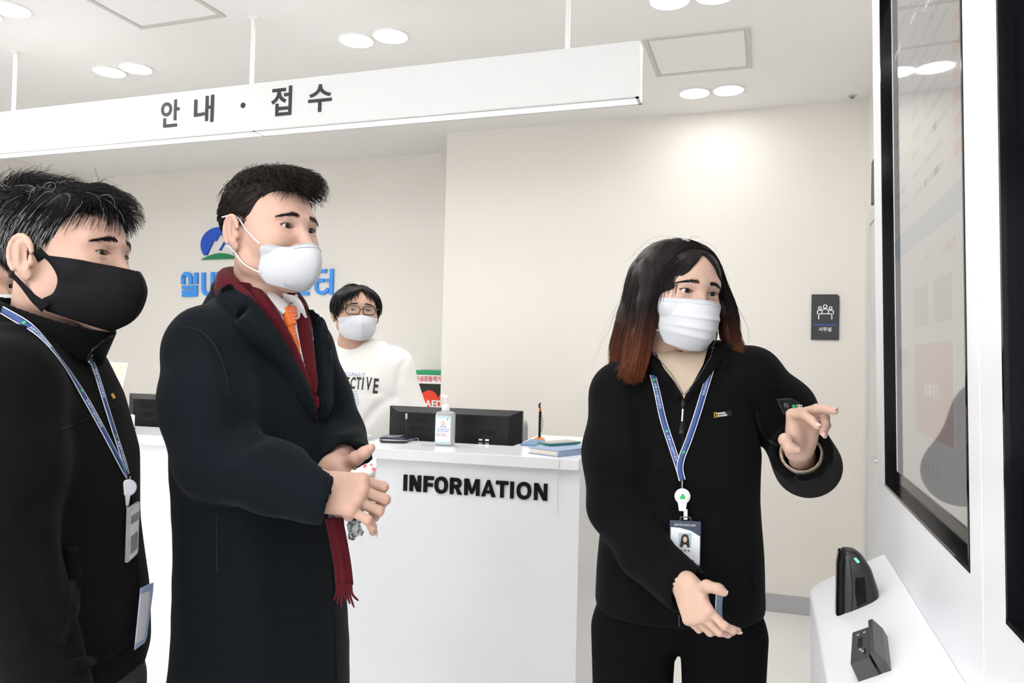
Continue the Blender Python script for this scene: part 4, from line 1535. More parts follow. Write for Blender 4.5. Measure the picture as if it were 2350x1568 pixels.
def hair_mat(name, root, tip=None, z0=0, z1=1, rough=0.5, var=0.4):
    m = bpy.data.materials.new(name)
    m.use_nodes = True
    nt = m.node_tree
    b = nt.nodes['Principled BSDF']
    b.inputs['Roughness'].default_value = rough
    b.inputs['Specular IOR Level'].default_value = 0.14
    tc = nt.nodes.new('ShaderNodeTexCoord')
    n = nt.nodes.new('ShaderNodeTexNoise')
    n.inputs['Scale'].default_value = 90
    nt.links.new(tc.outputs['Object'], n.inputs['Vector'])
    mx = nt.nodes.new('ShaderNodeMixRGB')
    mx.inputs[1].default_value = (*[c * (1 - var) for c in root], 1)
    mx.inputs[2].default_value = (*[c * (1 + var) for c in root], 1)
    nt.links.new(n.outputs['Fac'], mx.inputs[0])
    out = mx.outputs[0]
    if tip is not None:      # dyed lengths
        sp_ = nt.nodes.new('ShaderNodeSeparateXYZ')
        nt.links.new(tc.outputs['Object'], sp_.inputs[0])
        ad = nt.nodes.new('ShaderNodeMath')
        ad.operation = 'MULTIPLY_ADD'
        ad.inputs[1].default_value = 0.05
        nt.links.new(n.outputs['Fac'], ad.inputs[0])
        nt.links.new(sp_.outputs['Z'], ad.inputs[2])
        mr_ = nt.nodes.new('ShaderNodeMapRange')
        mr_.inputs['From Min'].default_value = z0
        mr_.inputs['From Max'].default_value = z1
        mr_.interpolation_type = 'SMOOTHSTEP'
        nt.links.new(ad.outputs[0], mr_.inputs['Value'])
        m2 = nt.nodes.new('ShaderNodeMixRGB')
        m2.inputs[2].default_value = (*tip, 1)
        nt.links.new(mr_.outputs[0], m2.inputs[0])
        nt.links.new(out, m2.inputs[1])
        out = m2.outputs[0]
    nt.links.new(out, b.inputs['Base Color'])
    MATS[name] = m
    return m


def frame_of(fwd, up):
    """columns right, forward, up as a 3x3 (local -> world)"""
    f = unit(fwd)
    r = unit(np.cross(f, up))
    u = np.cross(r, f)
    return np.stack([r, f, u], 1)


class Head:
    """head in local axes x right, y forward, z up; origin between the ears at eye height"""

    def __init__(self, origin, R, s=1.0, h=0.0016, wide=1.0, eye_h=(0.0054, 0.0040), eye_w=0.0158, tilt=0.10, male=True, neck_to=None, top=0.068, eyes_dx=0.0315, neck_r=0.052):
        self.o, self.R, self.s = np.asarray(origin, float), R, s
        self.wide = wide
        S = SDF((-0.105, -0.125, -0.24 if neck_to is None else neck_to), (0.105, 0.14, 0.14), h)
        w = wide
        S.ell((0, -0.011, 0.034), (0.0765 * w, 0.093, top), 0.0)
        S.ell((0, 0.020, -0.008), (0.067 * w, 0.070, 0.088), 0.03)
        for q in (-1, 1):
            S.chain([(q * 0.056 * w, -0.012, -0.030), (q * 0.050 * w, 0.002, -0.070), (q * 0.018, 0.062, -0.102)], [0.015, 0.014, 0.017], 0.03)
            S.ell((q * 0.043 * w, 0.050, -0.032), (0.027, 0.030, 0.030), 0.025)
            S.cone((q * 0.046 * w, 0.066, 0.020), (q * 0.008, 0.0835, 0.017), 0.010, 0.010, 0.018)
        S.ell((0, 0.066, -0.104), (0.022, 0.020, 0.016), 0.02)
        S.ell((0, 0.068, -0.072), (0.030, 0.020, 0.020), 0.02)
        for q in (-1, 1):
            S.ell((q * eyes_dx, 0.098, -0.001), (0.018, 0.016, 0.0115), 0.012, mode='sub')
        S.cone((0, 0.0815, 0.008), (0, 0.1065, -0.040), 0.0065, 0.0115, 0.012)
        for q in (-1, 1):
            S.ell((q * 0.0135, 0.094, -0.0435), (0.0085, 0.011, 0.0085), 0.008)
            S.ell((q * 0.0065, 0.099, -0.0525), (0.004, 0.006, 0.003), 0.003, mode='sub')
        S.cone((-0.018, 0.086, -0.072), (0.018, 0.086, -0.072), 0.0045, 0.0045, 0.006)
        S.cone((-0.015, 0.085, -0.080), (0.015, 0.085, -0.080), 0.0055, 0.0055, 0.006)
        self.eye_r = 0.0122
        self.eyes = []
        for q in (-1, 1):
            E = np.array((q * eyes_dx, 0.0700, 0.0))
            self.eyes.append(E)
            S.ell(E + np.array((0, 0.001, 0.0005)), (self.eye_r + 0.0042, self.eye_r + 0.0022, self.eye_r + 0.0008), 0.006)
            hu, hl = eye_h

            def alm(x, y, z, E=E, q=q):
                a = (x - E[0]) * q
                b = (z - E[2]) - tilt * a
                k = np.clip(1 - (a / eye_w) ** 2, -1, 1)
                d = np.maximum(b - hu * k, -hl * k - b) * 0.92
                d = np.maximum(d, np.abs(a) - eye_w)
                return np.maximum(d, (E[1] + 0.002) - y + 0 * d).astype(np.float32)
            S.op(alm, E + np.array((-0.02, -0.004, -0.012)), E + np.array((0.02, 0.03, 0.012)), 0.0012, 'sub')
            # crease of the upper lid

            def crease(x, y, z, E=E, q=q):
                a = (x - E[0]) * q
                b = (z - E[2]) - tilt * a
                zc = hu * (1 - (a / (eye_w * 1.15)) ** 2) + 0.0032
                return (0.0011 * np.exp(-((b - zc) / 0.0011) ** 2) * np.exp(-(a / 0.013) ** 4) * (y > E[1])).astype(np.float32)
            S.op(crease, E - 0.02, E + 0.03, 0, 'disp')
            # ears
            ec = np.array((q * 0.0775 * w, -0.006, -0.016))
            ea = frame_of(unit((q * 0.30, 1.0, 0.10)), (0, -0.12, 1)).T
            S.ell(ec + np.array((q * 0.006, -0.004, 0.004)), (0.0060, 0.0185, 0.029), 0.004, axes=ea)
            S.ell(ec + np.array((q * 0.002, 0.002, -0.024)), (0.0058, 0.010, 0.011), 0.005, axes=ea)
            S.ell(ec + np.array((q * 0.0150, 0.002, 0.003)), (0.0105, 0.0125, 0.0215), 0.003, axes=ea, mode='sub')
            rim = [ec + np.array((q * 0.0085, -0.004 + 0.0175 * math.cos(t), 0.005 + 0.028 * math.sin(t))) + ea[1] * 0 for t in np.linspace(math.radians(10), math.radians(235), 11)]
            S.chain(rim, [0.0038] * 11, 0.0015)
            S.cone(ec + np.array((q * 0.007, 0.013, -0.008)), ec + np.array((q * 0.007, 0.011, 0.000)), 0.0042, 0.003, 0.004)
            S.cone(ec + np.array((q * 0.0085, -0.006, -0.012)), ec + np.array((q * 0.0085, -0.008, 0.014)), 0.0032, 0.0028, 0.003)
        zn = S.lo[2]
        S.chain([(0, -0.022, -0.055), (0, -0.027, -0.14), (0, -0.036, zn - 0.02)], [neck_r * 0.96, neck_r, neck_r * 1.1], 0.022)
        if male:
            S.ell((0, 0.010, -0.145), (0.012, 0.012, 0.014), 0.02)
        S.blur(1)
        self.S = S
        V, Q = S.extract()
        self.Vl, self.Q = V, Q
        self.V = self.w(V)
        self.bvhl = None

    def w(self, P):
        return self.o + (np.asarray(P, float) * self.s) @ self.R.T

    def wd(self, d):
        return np.asarray(d, float) @ self.R.T

    def to_local(self, P):
        return ((np.asarray(P, float) - self.o) @ self.R) / self.s

    def bvh(self):
        if self.bvhl is None:
            self.bvhl = bvh_of(self.Vl, self.Q)
        return self.bvhl

    def surf(self, p, d):
        """first hit of the local ray towards -d from p + d"""
        h = self.bvh().ray_cast(Vector(p), Vector(d))
        return (np.array(h[0]), np.array(h[1])) if h[0] is not None else (None, None)

    def make_eyes(self, parent, gaze, brow_m='lash', brow=(0.0, 1.0), rest=True):
        """gaze in local axes"""
        g = unit(gaze)
        for i, E in enumerate(self.eyes):
            q = (-1, 1)[i]
            c = self.w(E)
            gw = self.wd(g)
            r = self.eye_r * self.s
            ev = MB().lathe([(r * math.sin(a), -r * math.cos(a)) for a in np.linspace(0.02, math.pi - 0.02, 18)], c, gw, 24).build('eye', 'eye_white', parent, True)
            cap = lambda a1, rr: [(rr * math.sin(a), rr * math.cos(a)) for a in np.linspace(a1, 0.01, 8)]
            MB().lathe(cap(0.56, r * 1.012), c, gw, 24).build('iris', 'iris', ev, True)
            MB().lathe(cap(0.24, r * 1.022), c, gw, 18).build('pupil', 'pupil', ev, True)

    def lash(self, parent, eye_h, eye_w, tilt, lower=False, r=0.0007):
        for i, E in enumerate(self.eyes):
            q = (-1, 1)[i]
            pts = []
            for a in np.linspace(-0.93, 1.0, 14):
                x = a * eye_w
                z = eye_h[0] * (1 - a * a) + tilt * x + 0.0002
                p, n = self.surf((E[0] + q * x, 0.14, E[2] + z + 0.0006), (0, -1, 0))
                if p is not None:
                    pts.append(p + n * 0.0002)
            if len(pts) > 3:
                MB().tube(self.w(np.array(pts)), [r * self.s * k for k in np.linspace(0.5, 1.2, len(pts))], 5).build('eyelashes', 'lash', parent, True)


def tubes_np(P, rad):
    """P n x k x 3 strands, rad k profile (n x k or k): three-sided tubes"""
    n, k = P.shape[:2]
    T = np.gradient(P, axis=1)
    T /= np.linalg.norm(T, axis=2, keepdims=True) + 1e-9
    ref = np.array([0.31, 0.52, 0.79])
    A = np.cross(T, ref)
    A /= np.linalg.norm(A, axis=2, keepdims=True) + 1e-9
    B = np.cross(T, A)
    rad = np.broadcast_to(rad, (n, k))[..., None]
    ring = [P + rad * (math.cos(a) * A + math.sin(a) * B) for a in (0, 2.0944, 4.18879)]
    V = np.stack(ring, 2).reshape(-1, 3)
    base = (np.arange(n)[:, None] * k + np.arange(k - 1)[None, :]) * 3
    Q = []
    for j in range(3):
        j2 = (j + 1) % 3
        Q.append(np.stack([base + j, base + j2, base + 3 + j2, base + 3 + j], -1).reshape(-1, 4))
    return V, np.vstack(Q)


def sample_surface(V, Q, n, rs, weight=None):
    A, B, C, D = (V[Q[:, i]] for i in range(4))
    ar = np.linalg.norm(np.cross(C - A, D - B), axis=1)
    cen = (A + B + C + D) / 4
    if weight is not None:
        ar = ar * weight(cen)
    idx = rs.choice(len(Q), n, p=ar / ar.sum())
    u, v = rs.random((n, 1)), rs.random((n, 1))
    P = (A[idx] * (1 - u) + B[idx] * u) * (1 - v) + (D[idx] * (1 - u) + C[idx] * u) * v
    N = np.cross(C[idx] - A[idx], D[idx] - B[idx])
    N /= np.linalg.norm(N, axis=1, keepdims=True) + 1e-12
    return P, N


def grow(P, N, flow, steps, step, lift=0.0, grav=0.0, wob=0.0, rs=None):
    """integrate strands in local axes along flow(p) with a lift off the surface that fades"""
    out = [P]
    cur = P.copy()
    n = len(P)
    jit = rs.normal(0, wob, (n, 3))
    st = step if not np.isscalar(step) else np.full(n, step)
    for i in range(steps):
        t = i / steps
        d = flow(cur, t)
        d = d + N * lift * (1 - t) + jit * (0.4 + t) + np.array([0, 0, -grav * t])
        d /= np.linalg.norm(d, axis=1, keepdims=True) + 1e-9
        cur = cur + d * st[:, None]
        out.append(cur)
    return np.stack(out, 1)


def tang(P, D, c=(0, -0.014, 0.034), r=(0.08, 0.1, 0.088)):
    """make a flow run along the skull"""
    N = (P - np.array(c)) / np.array(r) ** 2
    N /= np.linalg.norm(N, axis=1, keepdims=True) + 1e-9
    return D - N * np.clip((D * N).sum(1, keepdims=True), -9, 9)


def hair_obj(name, head, parts, m, parent):
    V, Q = join_np(parts)
    return np_obj(name, head.w(V), Q, m, parent)


def brows(head, parent, m, zc=0.0190, x0=0.012, x1=0.052, thick=0.0050, n=260, rs=None, rad=0.00026, arch=0.0015, drop=0.0025):
    for q in (-1, 1):
        S = []
        for i in range(n):
            t = rs.random()
            x = x0 + (x1 - x0) * t
            z = zc + arch * math.sin(math.pi * min(1, t * 1.1)) - drop * t * t + rs.normal(0, 0.42) * thick * (0.55 + 0.6 * math.sin(math.pi * (0.15 + 0.8 * t))) * (1 - 0.55 * t)
            p, nn = head.surf((q * x, 0.14, z), (0, -1, 0))
            if p is None:
                continue
            d = unit((q * (0.7 + 0.5 * t), 0, 0.75 - 1.25 * t))
            d = unit(d - nn * (d @ nn))
            L = 0.0075 + 0.003 * rs.random()
            S.append([p - nn * 0.0003, p + d * L * 0.4 + nn * 0.0009, p + d * L * 0.8 + nn * 0.0009, p + d * L + nn * 0.0004])
        V, Q = tubes_np(np.array(S), np.array([1.0, 1.0, 0.8, 0.3]) * rad)
        np_obj('eyebrow', head.w(V), Q, m, parent)


def ribbon(pts, nrm, w, thick, n=None):
    """flat band along pts (k x 3), facing nrm (k x 3), width w"""
    P = np.asarray(pts, float)
    N = np.asarray(nrm, float)
    T = np.gradient(P, axis=0)
    T /= np.linalg.norm(T, axis=1, keepdims=True) + 1e-9
    B = np.cross(N, T)
    B /= np.linalg.norm(B, axis=1, keepdims=True) + 1e-9
    w = np.broadcast_to(w, (len(P),))[:, None]
    G = np.stack([P - B * w / 2, P, P + B * w / 2], 1)
    return sheet(G, thick)


def drape(bvh, pts, off, maxd=0.4):
    """push points onto the nearest surface, off metres proud"""
    out, nr = [], []
    for p in pts:
        h = bvh.find_nearest(Vector(p), maxd)
        if h[0] is None:
            out.append(p)
            nr.append(np.array([0, 0, 1.0]))
        else:
            out.append(np.array(h[0]) + np.array(h[1]) * off)
            nr.append(np.array(h[1]))
    return np.array(out), np.array(nr)


def cast(bvh, p, d, off=0.0):
    h = bvh.ray_cast(Vector(p), Vector(d))
    if h[0] is None:
        return None, None
    n = np.array(h[1])
    if n @ np.asarray(d) > 0:
        n = -n
    return np.array(h[0]) + n * off, n


def cam_cast(bvh, px, py, off=0.0):
    """point of a surface seen at a pixel of the photograph"""
    return cast(bvh, CAM, unit(ray(px, py)), off)


# ------------------------------------------------------------------ hands
def hand_sdf(S, wrist, palm_f, palm_n, size, fingers, thumb, side, forearm=None, k=0.006, thumb_w=None):
    """wrist: point; palm_f: direction wrist -> knuckles; palm_n: out of the BACK of the hand; side: +1 when the thumb lies on palm_f x palm_n side.
    fingers: four lists of (bend angles at the three joints, sideways degrees); thumb: four points in hand axes (along, across, back)"""
    f = unit(palm_f)
    b = unit(palm_n - f * (np.asarray(palm_n) @ f))
    c = np.cross(f, b) * side                   # towards the thumb
    A = lambda a, x, h: np.asarray(wrist) + size * (a * f + x * c + h * b)
    L = [(0.040, 0.024, 0.020), (0.044, 0.028, 0.021), (0.041, 0.026, 0.021), (0.032, 0.019, 0.019)]
    kx_ = [0.027, 0.007, -0.0125, -0.030]
    ka = [0.088, 0.090, 0.085, 0.076]
    kr = [0.0098, 0.0100, 0.0095, 0.0085]
    tips = []
    # palm: four metacarpal rods melted together
    for i in range(4):
        S.cone(A(0.006, kx_[i] * 0.55, 0.0), A(ka[i], kx_[i], 0.001), 0.0145 * size, 0.0118 * size, 0.014 * size)
        S.ell(A(ka[i], kx_[i], 0.0035), np.array((0.0085, 0.0085, 0.0085)) * size, 0.006 * size)
    S.ell(A(0.048, 0.0, -0.004), np.array((0.030, 0.030, 0.013)) * size, 0.015 * size, axes=[f, c, b])
    S.ell(A(0.035, 0.020, -0.010), np.array((0.028, 0.016, 0.013)) * size, 0.012 * size, axes=[f, c, b])     # thumb muscle
    S.ell(A(0.035, -0.021, -0.008), np.array((0.030, 0.012, 0.012)) * size, 0.012 * size, axes=[f, c, b])
    chains = []
    for i in range(4):
        bend, sw = fingers[i]
        p = A(ka[i], kx_[i], 0.0)
        ang = 0.0
        side_d = math.radians(sw)
        pts = [p]
        for j in range(3):
            ang += math.radians(bend[j])
            d = (f * math.cos(side_d) + c * math.sin(side_d)) * math.cos(ang) - b * math.sin(ang)
            p = p + d * L[i][j] * size
            pts.append(p)
        rr = np.array([1.0, 0.92, 0.84, 0.70]) * kr[i] * size
        S.chain(pts, rr, 0.0022 * size)
        for j in (1, 2):
            S.ell(pts[j], np.array([1, 1, 1]) * rr[j] * 1.06, 0.003 * size)
        chains.append((pts, d, ang))
    tp = [A(*q) for q in thumb] if thumb_w is None else thumb_w
    S.chain(tp, np.array([0.0150, 0.0125, 0.0108, 0.0088])[:len(tp)] * size, 0.008 * size)
    chains.append((tp, unit(tp[-1] - tp[-2]), None))
    if forearm is not None:
        S.cone(A(0.006, 0, 0), forearm, 0.0250 * size, 0.031 * size, 0.016 * size, flat=(b, 1.28))
    return dict(A=A, f=f, b=b, c=c, chains=chains, size=size)


def nails(H, parent, m='nail', which=(0, 1, 2, 3)):
    for i in which:
        pts, d, ang = H['chains'][i]
        t = unit(pts[-1] - pts[-2])
        bb = unit(H['b'] - t * (H['b'] @ t)) if i < 4 else unit(np.cross(t, H['f']) * (1 if (np.cross(t, H['f']) @ H['b']) > 0 else -1))
        if i < 4:
            n0 = unit(H['b'] * math.cos(ang) + H['f'] * math.sin(ang))
            bb = unit(n0 - t * (n0 @ t))
        sdv = np.cross(t, bb)
        s = H['size']
        r = 0.0072 * s
        G = np.array([[pts[-1] + t * (a * 0.0095 - 0.003) * s + r * (math.sin(w) * sdv * 0.92 + math.cos(w) * bb) * (1.0 if a < 0.8 else 0.97) * (1.0) for w in np.linspace(-0.75, 0.75, 7)] for a in np.linspace(0, 1, 6)])
        np_obj('nail', *sheet(G, 0.0006), m, parent)


# ------------------------------------------------------------------ layers of cloth laid on a body
from mathutils.geometry import delaunay_2d_cdt


def poly_fill(poly, step):
    """triangulated fill of a 2-D polygon with inner points; returns points, triangles, distance to the outline"""
    P = np.asarray(poly, float)
    n = len(P)
    bd = []
    for i in range(n):
        a, b = P[i], P[(i + 1) % n]
        k = max(1, int(np.linalg.norm(b - a) / step))
        bd += [a + (b - a) * j / k for j in range(k)]
    bd = np.array(bd)
    lo, hi = bd.min(0), bd.max(0)
    gx, gy = np.meshgrid(np.arange(lo[0], hi[0], step), np.arange(lo[1], hi[1], step))
    G = np.stack([gx.ravel(), gy.ravel()], 1) + step * 0.37
    ins = np.zeros(len(G), bool)
    m = len(bd)
    for i in range(m):
        a, b = bd[i], bd[(i + 1) % m]
        c = (a[1] > G[:, 1]) != (b[1] > G[:, 1])
        with np.errstate(divide='ignore', invalid='ignore'):
            xx = (b[0] - a[0]) * (G[:, 1] - a[1]) / (b[1] - a[1]) + a[0]
        ins ^= c & (G[:, 0] < xx)
    G = G[ins]

    def dist(Q):
        a, b = bd, np.roll(bd, -1, 0)
        ab = b - a
        t = np.clip(((Q[:, None] - a) * ab).sum(2) / ((ab * ab).sum(1) + 1e-12), 0, 1)
        return np.linalg.norm(Q[:, None] - (a + t[..., None] * ab), axis=2).min(1)
    if len(G):
        G = G[dist(G) > step * 0.45]
    allp = np.vstack([bd, G]) if len(G) else bd
    r = delaunay_2d_cdt([Vector(p) for p in allp], [], [list(range(m))], 1, 1e-7)
    V = np.array([v[:] for v in r[0]])
    F = [tuple(f) for f in r[2]]
    return V, F, dist(V)


def slabify(top, bot, F):
    from collections import Counter
    n = len(top)
    ec = set()
    for f in F:
        for i in range(len(f)):
            ec.add((f[i], f[(i + 1) % len(f)]))
    sides = [(a, n + a, n + b, b) for (a, b) in ec if (b, a) not in ec]
    return np.vstack([top, bot]), [tuple(f) for f in F] + [tuple(i + n for i in reversed(f)) for f in F] + sides


def layer(name, bvh, poly, off, m, parent, step=6.0, edge=0.0, base=0.0, smooth=True, curve=0):
    """a piece of cloth whose outline is given where it lies on the body; off metres thick, soft towards its edge"""
    if curve:
        poly = closed_spline(poly, curve)
    V, F, D = poly_fill(poly, step)
    top, bot, nn = [], [], []
    hits = [cam_cast(bvh, x, y) for x, y in V]
    good = [np.linalg.norm(h[0] - CAM) for h in hits if h[0] is not None]
    md = float(np.median(good)) if good else 1.5
    for (x, y), d, (p, n) in zip(V, D, hits):
        if p is None:
            q = CAM + unit(ray(x, y)) * md
            h = bvh.find_nearest(Vector(q))
            p, n = q * 0.5 + np.array(h[0]) * 0.5, np.array(h[1])
        top.append(p)
        nn.append(n)
    top, nn = np.array(top), np.array(nn)
    # even out the normals
    nb = [[] for _ in top]
    for f in F:
        for i in f:
            nb[i] += [j for j in f if j != i]
    for _ in range(12):
        nn = np.array([nn[i] + 2 * nn[nb[i]].mean(0) if nb[i] else nn[i] for i in range(len(nn))])
        nn /= np.linalg.norm(nn, axis=1, keepdims=True) + 1e-9
    for _ in range(2):
        top = np.array([0.6 * top[i] + 0.4 * top[nb[i]].mean(0) if nb[i] and D[i] > step * 0.5 else top[i] for i in range(len(top))])
    o = np.full(len(top), off)
    if edge > 0:
        o = off * np.sqrt(np.clip(1 - (1 - np.clip(D / edge, 0, 1)) ** 2, 0.02, 1))
    bot = top - nn * 0.003
    tp = top + nn * (base + o)[:, None]
    Vv, Ff = slabify(tp, bot, F)
    me = mesh_np(name, Vv, Ff)
    bm = bmesh.new()
    bm.from_mesh(me)
    bmesh.ops.recalc_face_normals(bm, faces=bm.faces)
    bm.to_mesh(me)
    bm.free()
    ob = link(name, me, m, parent)
    if smooth:
        me.polygons.foreach_set('use_smooth', np.ones(len(me.polygons), bool))
        me.set_sharp_from_angle(angle=math.radians(50))
    return ob


def closed_spline(poly, k):
    P = np.asarray(poly, float)
    n = len(P)
    out = []
    for i in range(n):
        p0, p1, p2, p3 = P[i - 1], P[i], P[(i + 1) % n], P[(i + 2) % n]
        for j in range(k):
            u = j / k
            out.append(0.5 * ((2 * p1) + (-p0 + p2) * u + (2 * p0 - 5 * p1 + 4 * p2 - p3) * u ** 2 + (-p0 + 3 * p1 - 3 * p2 + p3) * u ** 3))
    return out


def band(name, bvh, line, width, off, m, parent, thick=0.0015, n=40, curve=True):
    """strap lying on a body along a line given where it lies"""
    L = spline(line, n) if curve else np.asarray(line, float)
    P, N = [], []
    for x, y in L:
        p, nn = cam_cast(bvh, x, y)
        if p is not None:
            P.append(p)
            N.append(nn)
    P, N = np.array(P), np.array(N)
    for _ in range(4):
        N[1:-1] = N[:-2] + N[1:-1] + N[2:]
        N /= np.linalg.norm(N, axis=1, keepdims=True)
        P[1:-1] = 0.25 * P[:-2] + 0.5 * P[1:-1] + 0.25 * P[2:]
    V, Q = ribbon(P + N * off, N, width, thick)
    return np_obj(name, V, Q, m, parent)


def seam(name, bvh, line, r, m, parent, n=40, off=0.0006, curve=True):
    L = spline(line, n) if curve else np.asarray(line, float)
    P = [cam_cast(bvh, x, y, off)[0] for x, y in L]
    P = [p for p in P if p is not None]
    if len(P) < 3:
        return None
    P = np.array(P)
    return MB().tube(P, r, 6).build(name, m, parent, True)


def lettering_on(name, bvh, body, px0, px1, height, off, m, parent, bold=0.01, thick=0.0006, arc=None):
    """printing on cloth between two pixels (its base line), wrapped on the surface"""
    V, F = text_vf(body, 1.0, bold)
    lo, hi = V.min(0), V.max(0)
    U = (V - lo) / (hi - lo)
    a, b = np.asarray(px0, float), np.asarray(px1, float)
    ev = np.array([-(b - a)[1], (b - a)[0]])
    ev = -ev / np.linalg.norm(ev)
    if ev[1] > 0:
        ev = -ev
    pts = []
    for u in U:
        q = a + (b - a) * u[0] + ev * height * u[1]
        if arc is not None:
            q = q + arc(u[0], u[1])
        p, n = cam_cast(bvh, q[0], q[1])
        if p is None:
            return None
        pts.append((p, n))
    top = np.array([p + n * (off + thick) for p, n in pts])
    bot = np.array([p + n * (off - 0.001) for p, n in pts])
    Vv, Ff = slabify(top, bot, F)
    mb = MB()
    mb.add(Vv, Ff)
    return mb.build(name, m, parent)


def facing(pos, yaw):
    """horizontal direction for someone at pos who looks yaw degrees to picture right of the camera"""
    c = CAM - np.asarray(pos)
    c[2] = 0
    c = unit(c)
    r = np.cross(-c, UP)
    a = math.radians(yaw)
    return unit(c * math.cos(a) + r * math.sin(a))


def axis_rot(R, ax, deg):
    return np.array(Matrix.Rotation(math.radians(deg), 3, Vector(ax))) @ R


def sines(scale, seed, n=5):
    rs = np.random.default_rng(seed)
    K = rs.normal(0, 1, (n, 3))
    K /= np.linalg.norm(K, axis=1, keepdims=True)
    K *= scale * (0.7 + 0.6 * rs.random((n, 1)))
    ph = rs.random(n) * 6.28
    return lambda x, y, z: sum(np.sin(K[i, 0] * x + K[i, 1] * y + K[i, 2] * z + ph[i]) for i in range(n)) / n


def legs(sd, hipc, R, yhip, foot_z=0.0, w=0.10, r=(0.095, 0.065, 0.058), lean=0.0):
    """trousers: two legs from the hips to the floor"""
    for q in (-1, 1):
        hp_ = hipc + R[:, 0] * q * w
        kn = np.array([hp_[0], hp_[1], 0.50]) + R[:, 0] * q * 0.01 + R[:, 1] * 0.02
        an = np.array([hp_[0], hp_[1], 0.07]) + R[:, 0] * q * 0.015 - R[:, 1] * 0.01
        sd.chain([np.array([hp_[0], hp_[1], yhip]), kn, an], list(r), 0.03)
    sd.ell(np.array([hipc[0], hipc[1], yhip + 0.02]), (0.16, 0.16, 0.10), 0.05)


def shoes(hipc, R, parent, m, w=0.115):
    for q in (-1, 1):
        a = np.array([hipc[0], hipc[1], 0.0]) + R[:, 0] * q * w
        S = SDF(a - 0.25, a + np.array((0.25, 0.25, 0.16)), 0.008)
        S.cone(a - R[:, 1] * 0.05 + UP * 0.045, a + R[:, 1] * 0.14 + UP * 0.035, 0.040, 0.035, 0.01)
        S.cone(a - R[:, 1] * 0.03 + UP * 0.05, a - R[:, 1] * 0.02 + UP * 0.10, 0.040, 0.036, 0.03)
        S.F[:, :, :] = np.maximum(S.F, (0.0 - S.ax[2])[None, None, :])
        np_obj('shoe', *S.extract(), m, parent)


def mask_sheet(head, prof, edge, nu=41, nv=30, pw=1.6, zq=2.0, off=0.0):
    """prof: (y, z) down the middle, edge: (x, y, z) down the side, top to bottom; returns a local grid"""
    C = spline([(0, y, z) for y, z in prof], nv)
    E = spline(edge, nv)
    G = np.zeros((nu, nv, 3))
    for i, u in enumerate(np.linspace(-1, 1, nu)):
        a = abs(u)
        sx = math.sin(a * math.pi / 2)
        G[i, :, 0] = np.sign(u) * E[:, 0] * (0.35 * a + 0.65 * sx)
        G[i, :, 1] = E[:, 1] + (C[:, 1] - E[:, 1]) * (1 - a ** pw)
        G[i, :, 2] = C[:, 2] + (E[:, 2] - C[:, 2]) * a ** zq
    return G


def push_out(head, G, off):
    """keep a mask grid off the face"""
    b = head.bvh()
    a, c = G.shape[:2]
    for i in range(a):
        for j in range(c):
            p = G[i, j]
            d = unit(np.array((p[0], max(p[1] - (-0.01), 0.02), 0)))
            o = np.array((0, -0.01, p[2]))
            h = b.ray_cast(Vector(o + d * 0.2), Vector(-d))
            if h[0] is not None:
                r = np.linalg.norm(np.array(h[0])[:2] - o[:2]) + off
                rp = np.linalg.norm(p[:2] - o[:2])
                if rp < r:
                    k = r / max(rp, 1e-6)
                    G[i, j, :2] = o[:2] + (p[:2] - o[:2]) * k
    return G


def creases(S, bvh, lines):
    """press folds into a cloth field along lines given where they run: (points, width m, depth m)"""
    for pts, width, depth in lines:
        L = spline([np.array(p[:2], float) for p in pts], 3 * len(pts))
        P = []
        for x, y in L:
            p, n = cam_cast(bvh, x, y)
            if p is not None:
                P.append(p)
        if len(P) < 2:
            continue
        P = np.array(P)
        m = len(P)

        def fn(x, y, z, P=P, m=m, width=width, depth=depth):
            best = None
            for i in range(m - 1):
                a, b = P[i], P[i + 1]
                ba = b - a
                l2 = float(ba @ ba) + 1e-9
                px, py, pz = x - a[0], y - a[1], z - a[2]
                t = np.clip((px * ba[0] + py * ba[1] + pz * ba[2]) / l2, 0, 1)
                d2 = (px - t * ba[0]) ** 2 + (py - t * ba[1]) ** 2 + (pz - t * ba[2]) ** 2
                tt = (i + t) / (m - 1)
                fade = np.sin(np.pi * np.clip(tt * 0.9 + 0.05, 0, 1)) ** 0.7
                e = np.exp(-d2 / (width * width)) * fade
                best = e if best is None else np.maximum(best, e)
            return (1.45 * depth * best).astype(np.float32)
        S.op(fn, P.min(0) - 3 * width, P.max(0) + 3 * width, 0, 'disp')


def outside(head, pts, off):
    """keep local points at least off metres outside the head"""
    b = head.bvh()
    out = []
    for p in np.asarray(pts, float):
        loc, n, _, _ = b.find_nearest(Vector(p))
        loc, n = np.array(loc), np.array(n)
        if (p - loc) @ n < off:
            p = loc + n * off
        out.append(p)
    return np.array(out)


# details of the barcode reader, laid on its shell
rb_ = bvh_of(rv, rq)
layer('status_light', rb_, [(1959, 1282), (1964, 1280), (1973, 1290), (1968, 1293)], 0.0012, 'green_led', brd, 4)
layer('side_grip', rb_, [(1963, 1326), (1984, 1325), (1989, 1380), (1967, 1394), (1962, 1360)], 0.0012, 'black_gloss', brd, 6)
seam('shell_seam', rb_, [(1949, 1284), (1954, 1320), (1956, 1360), (1955, 1404)], 0.0008, 'slot_black', brd)
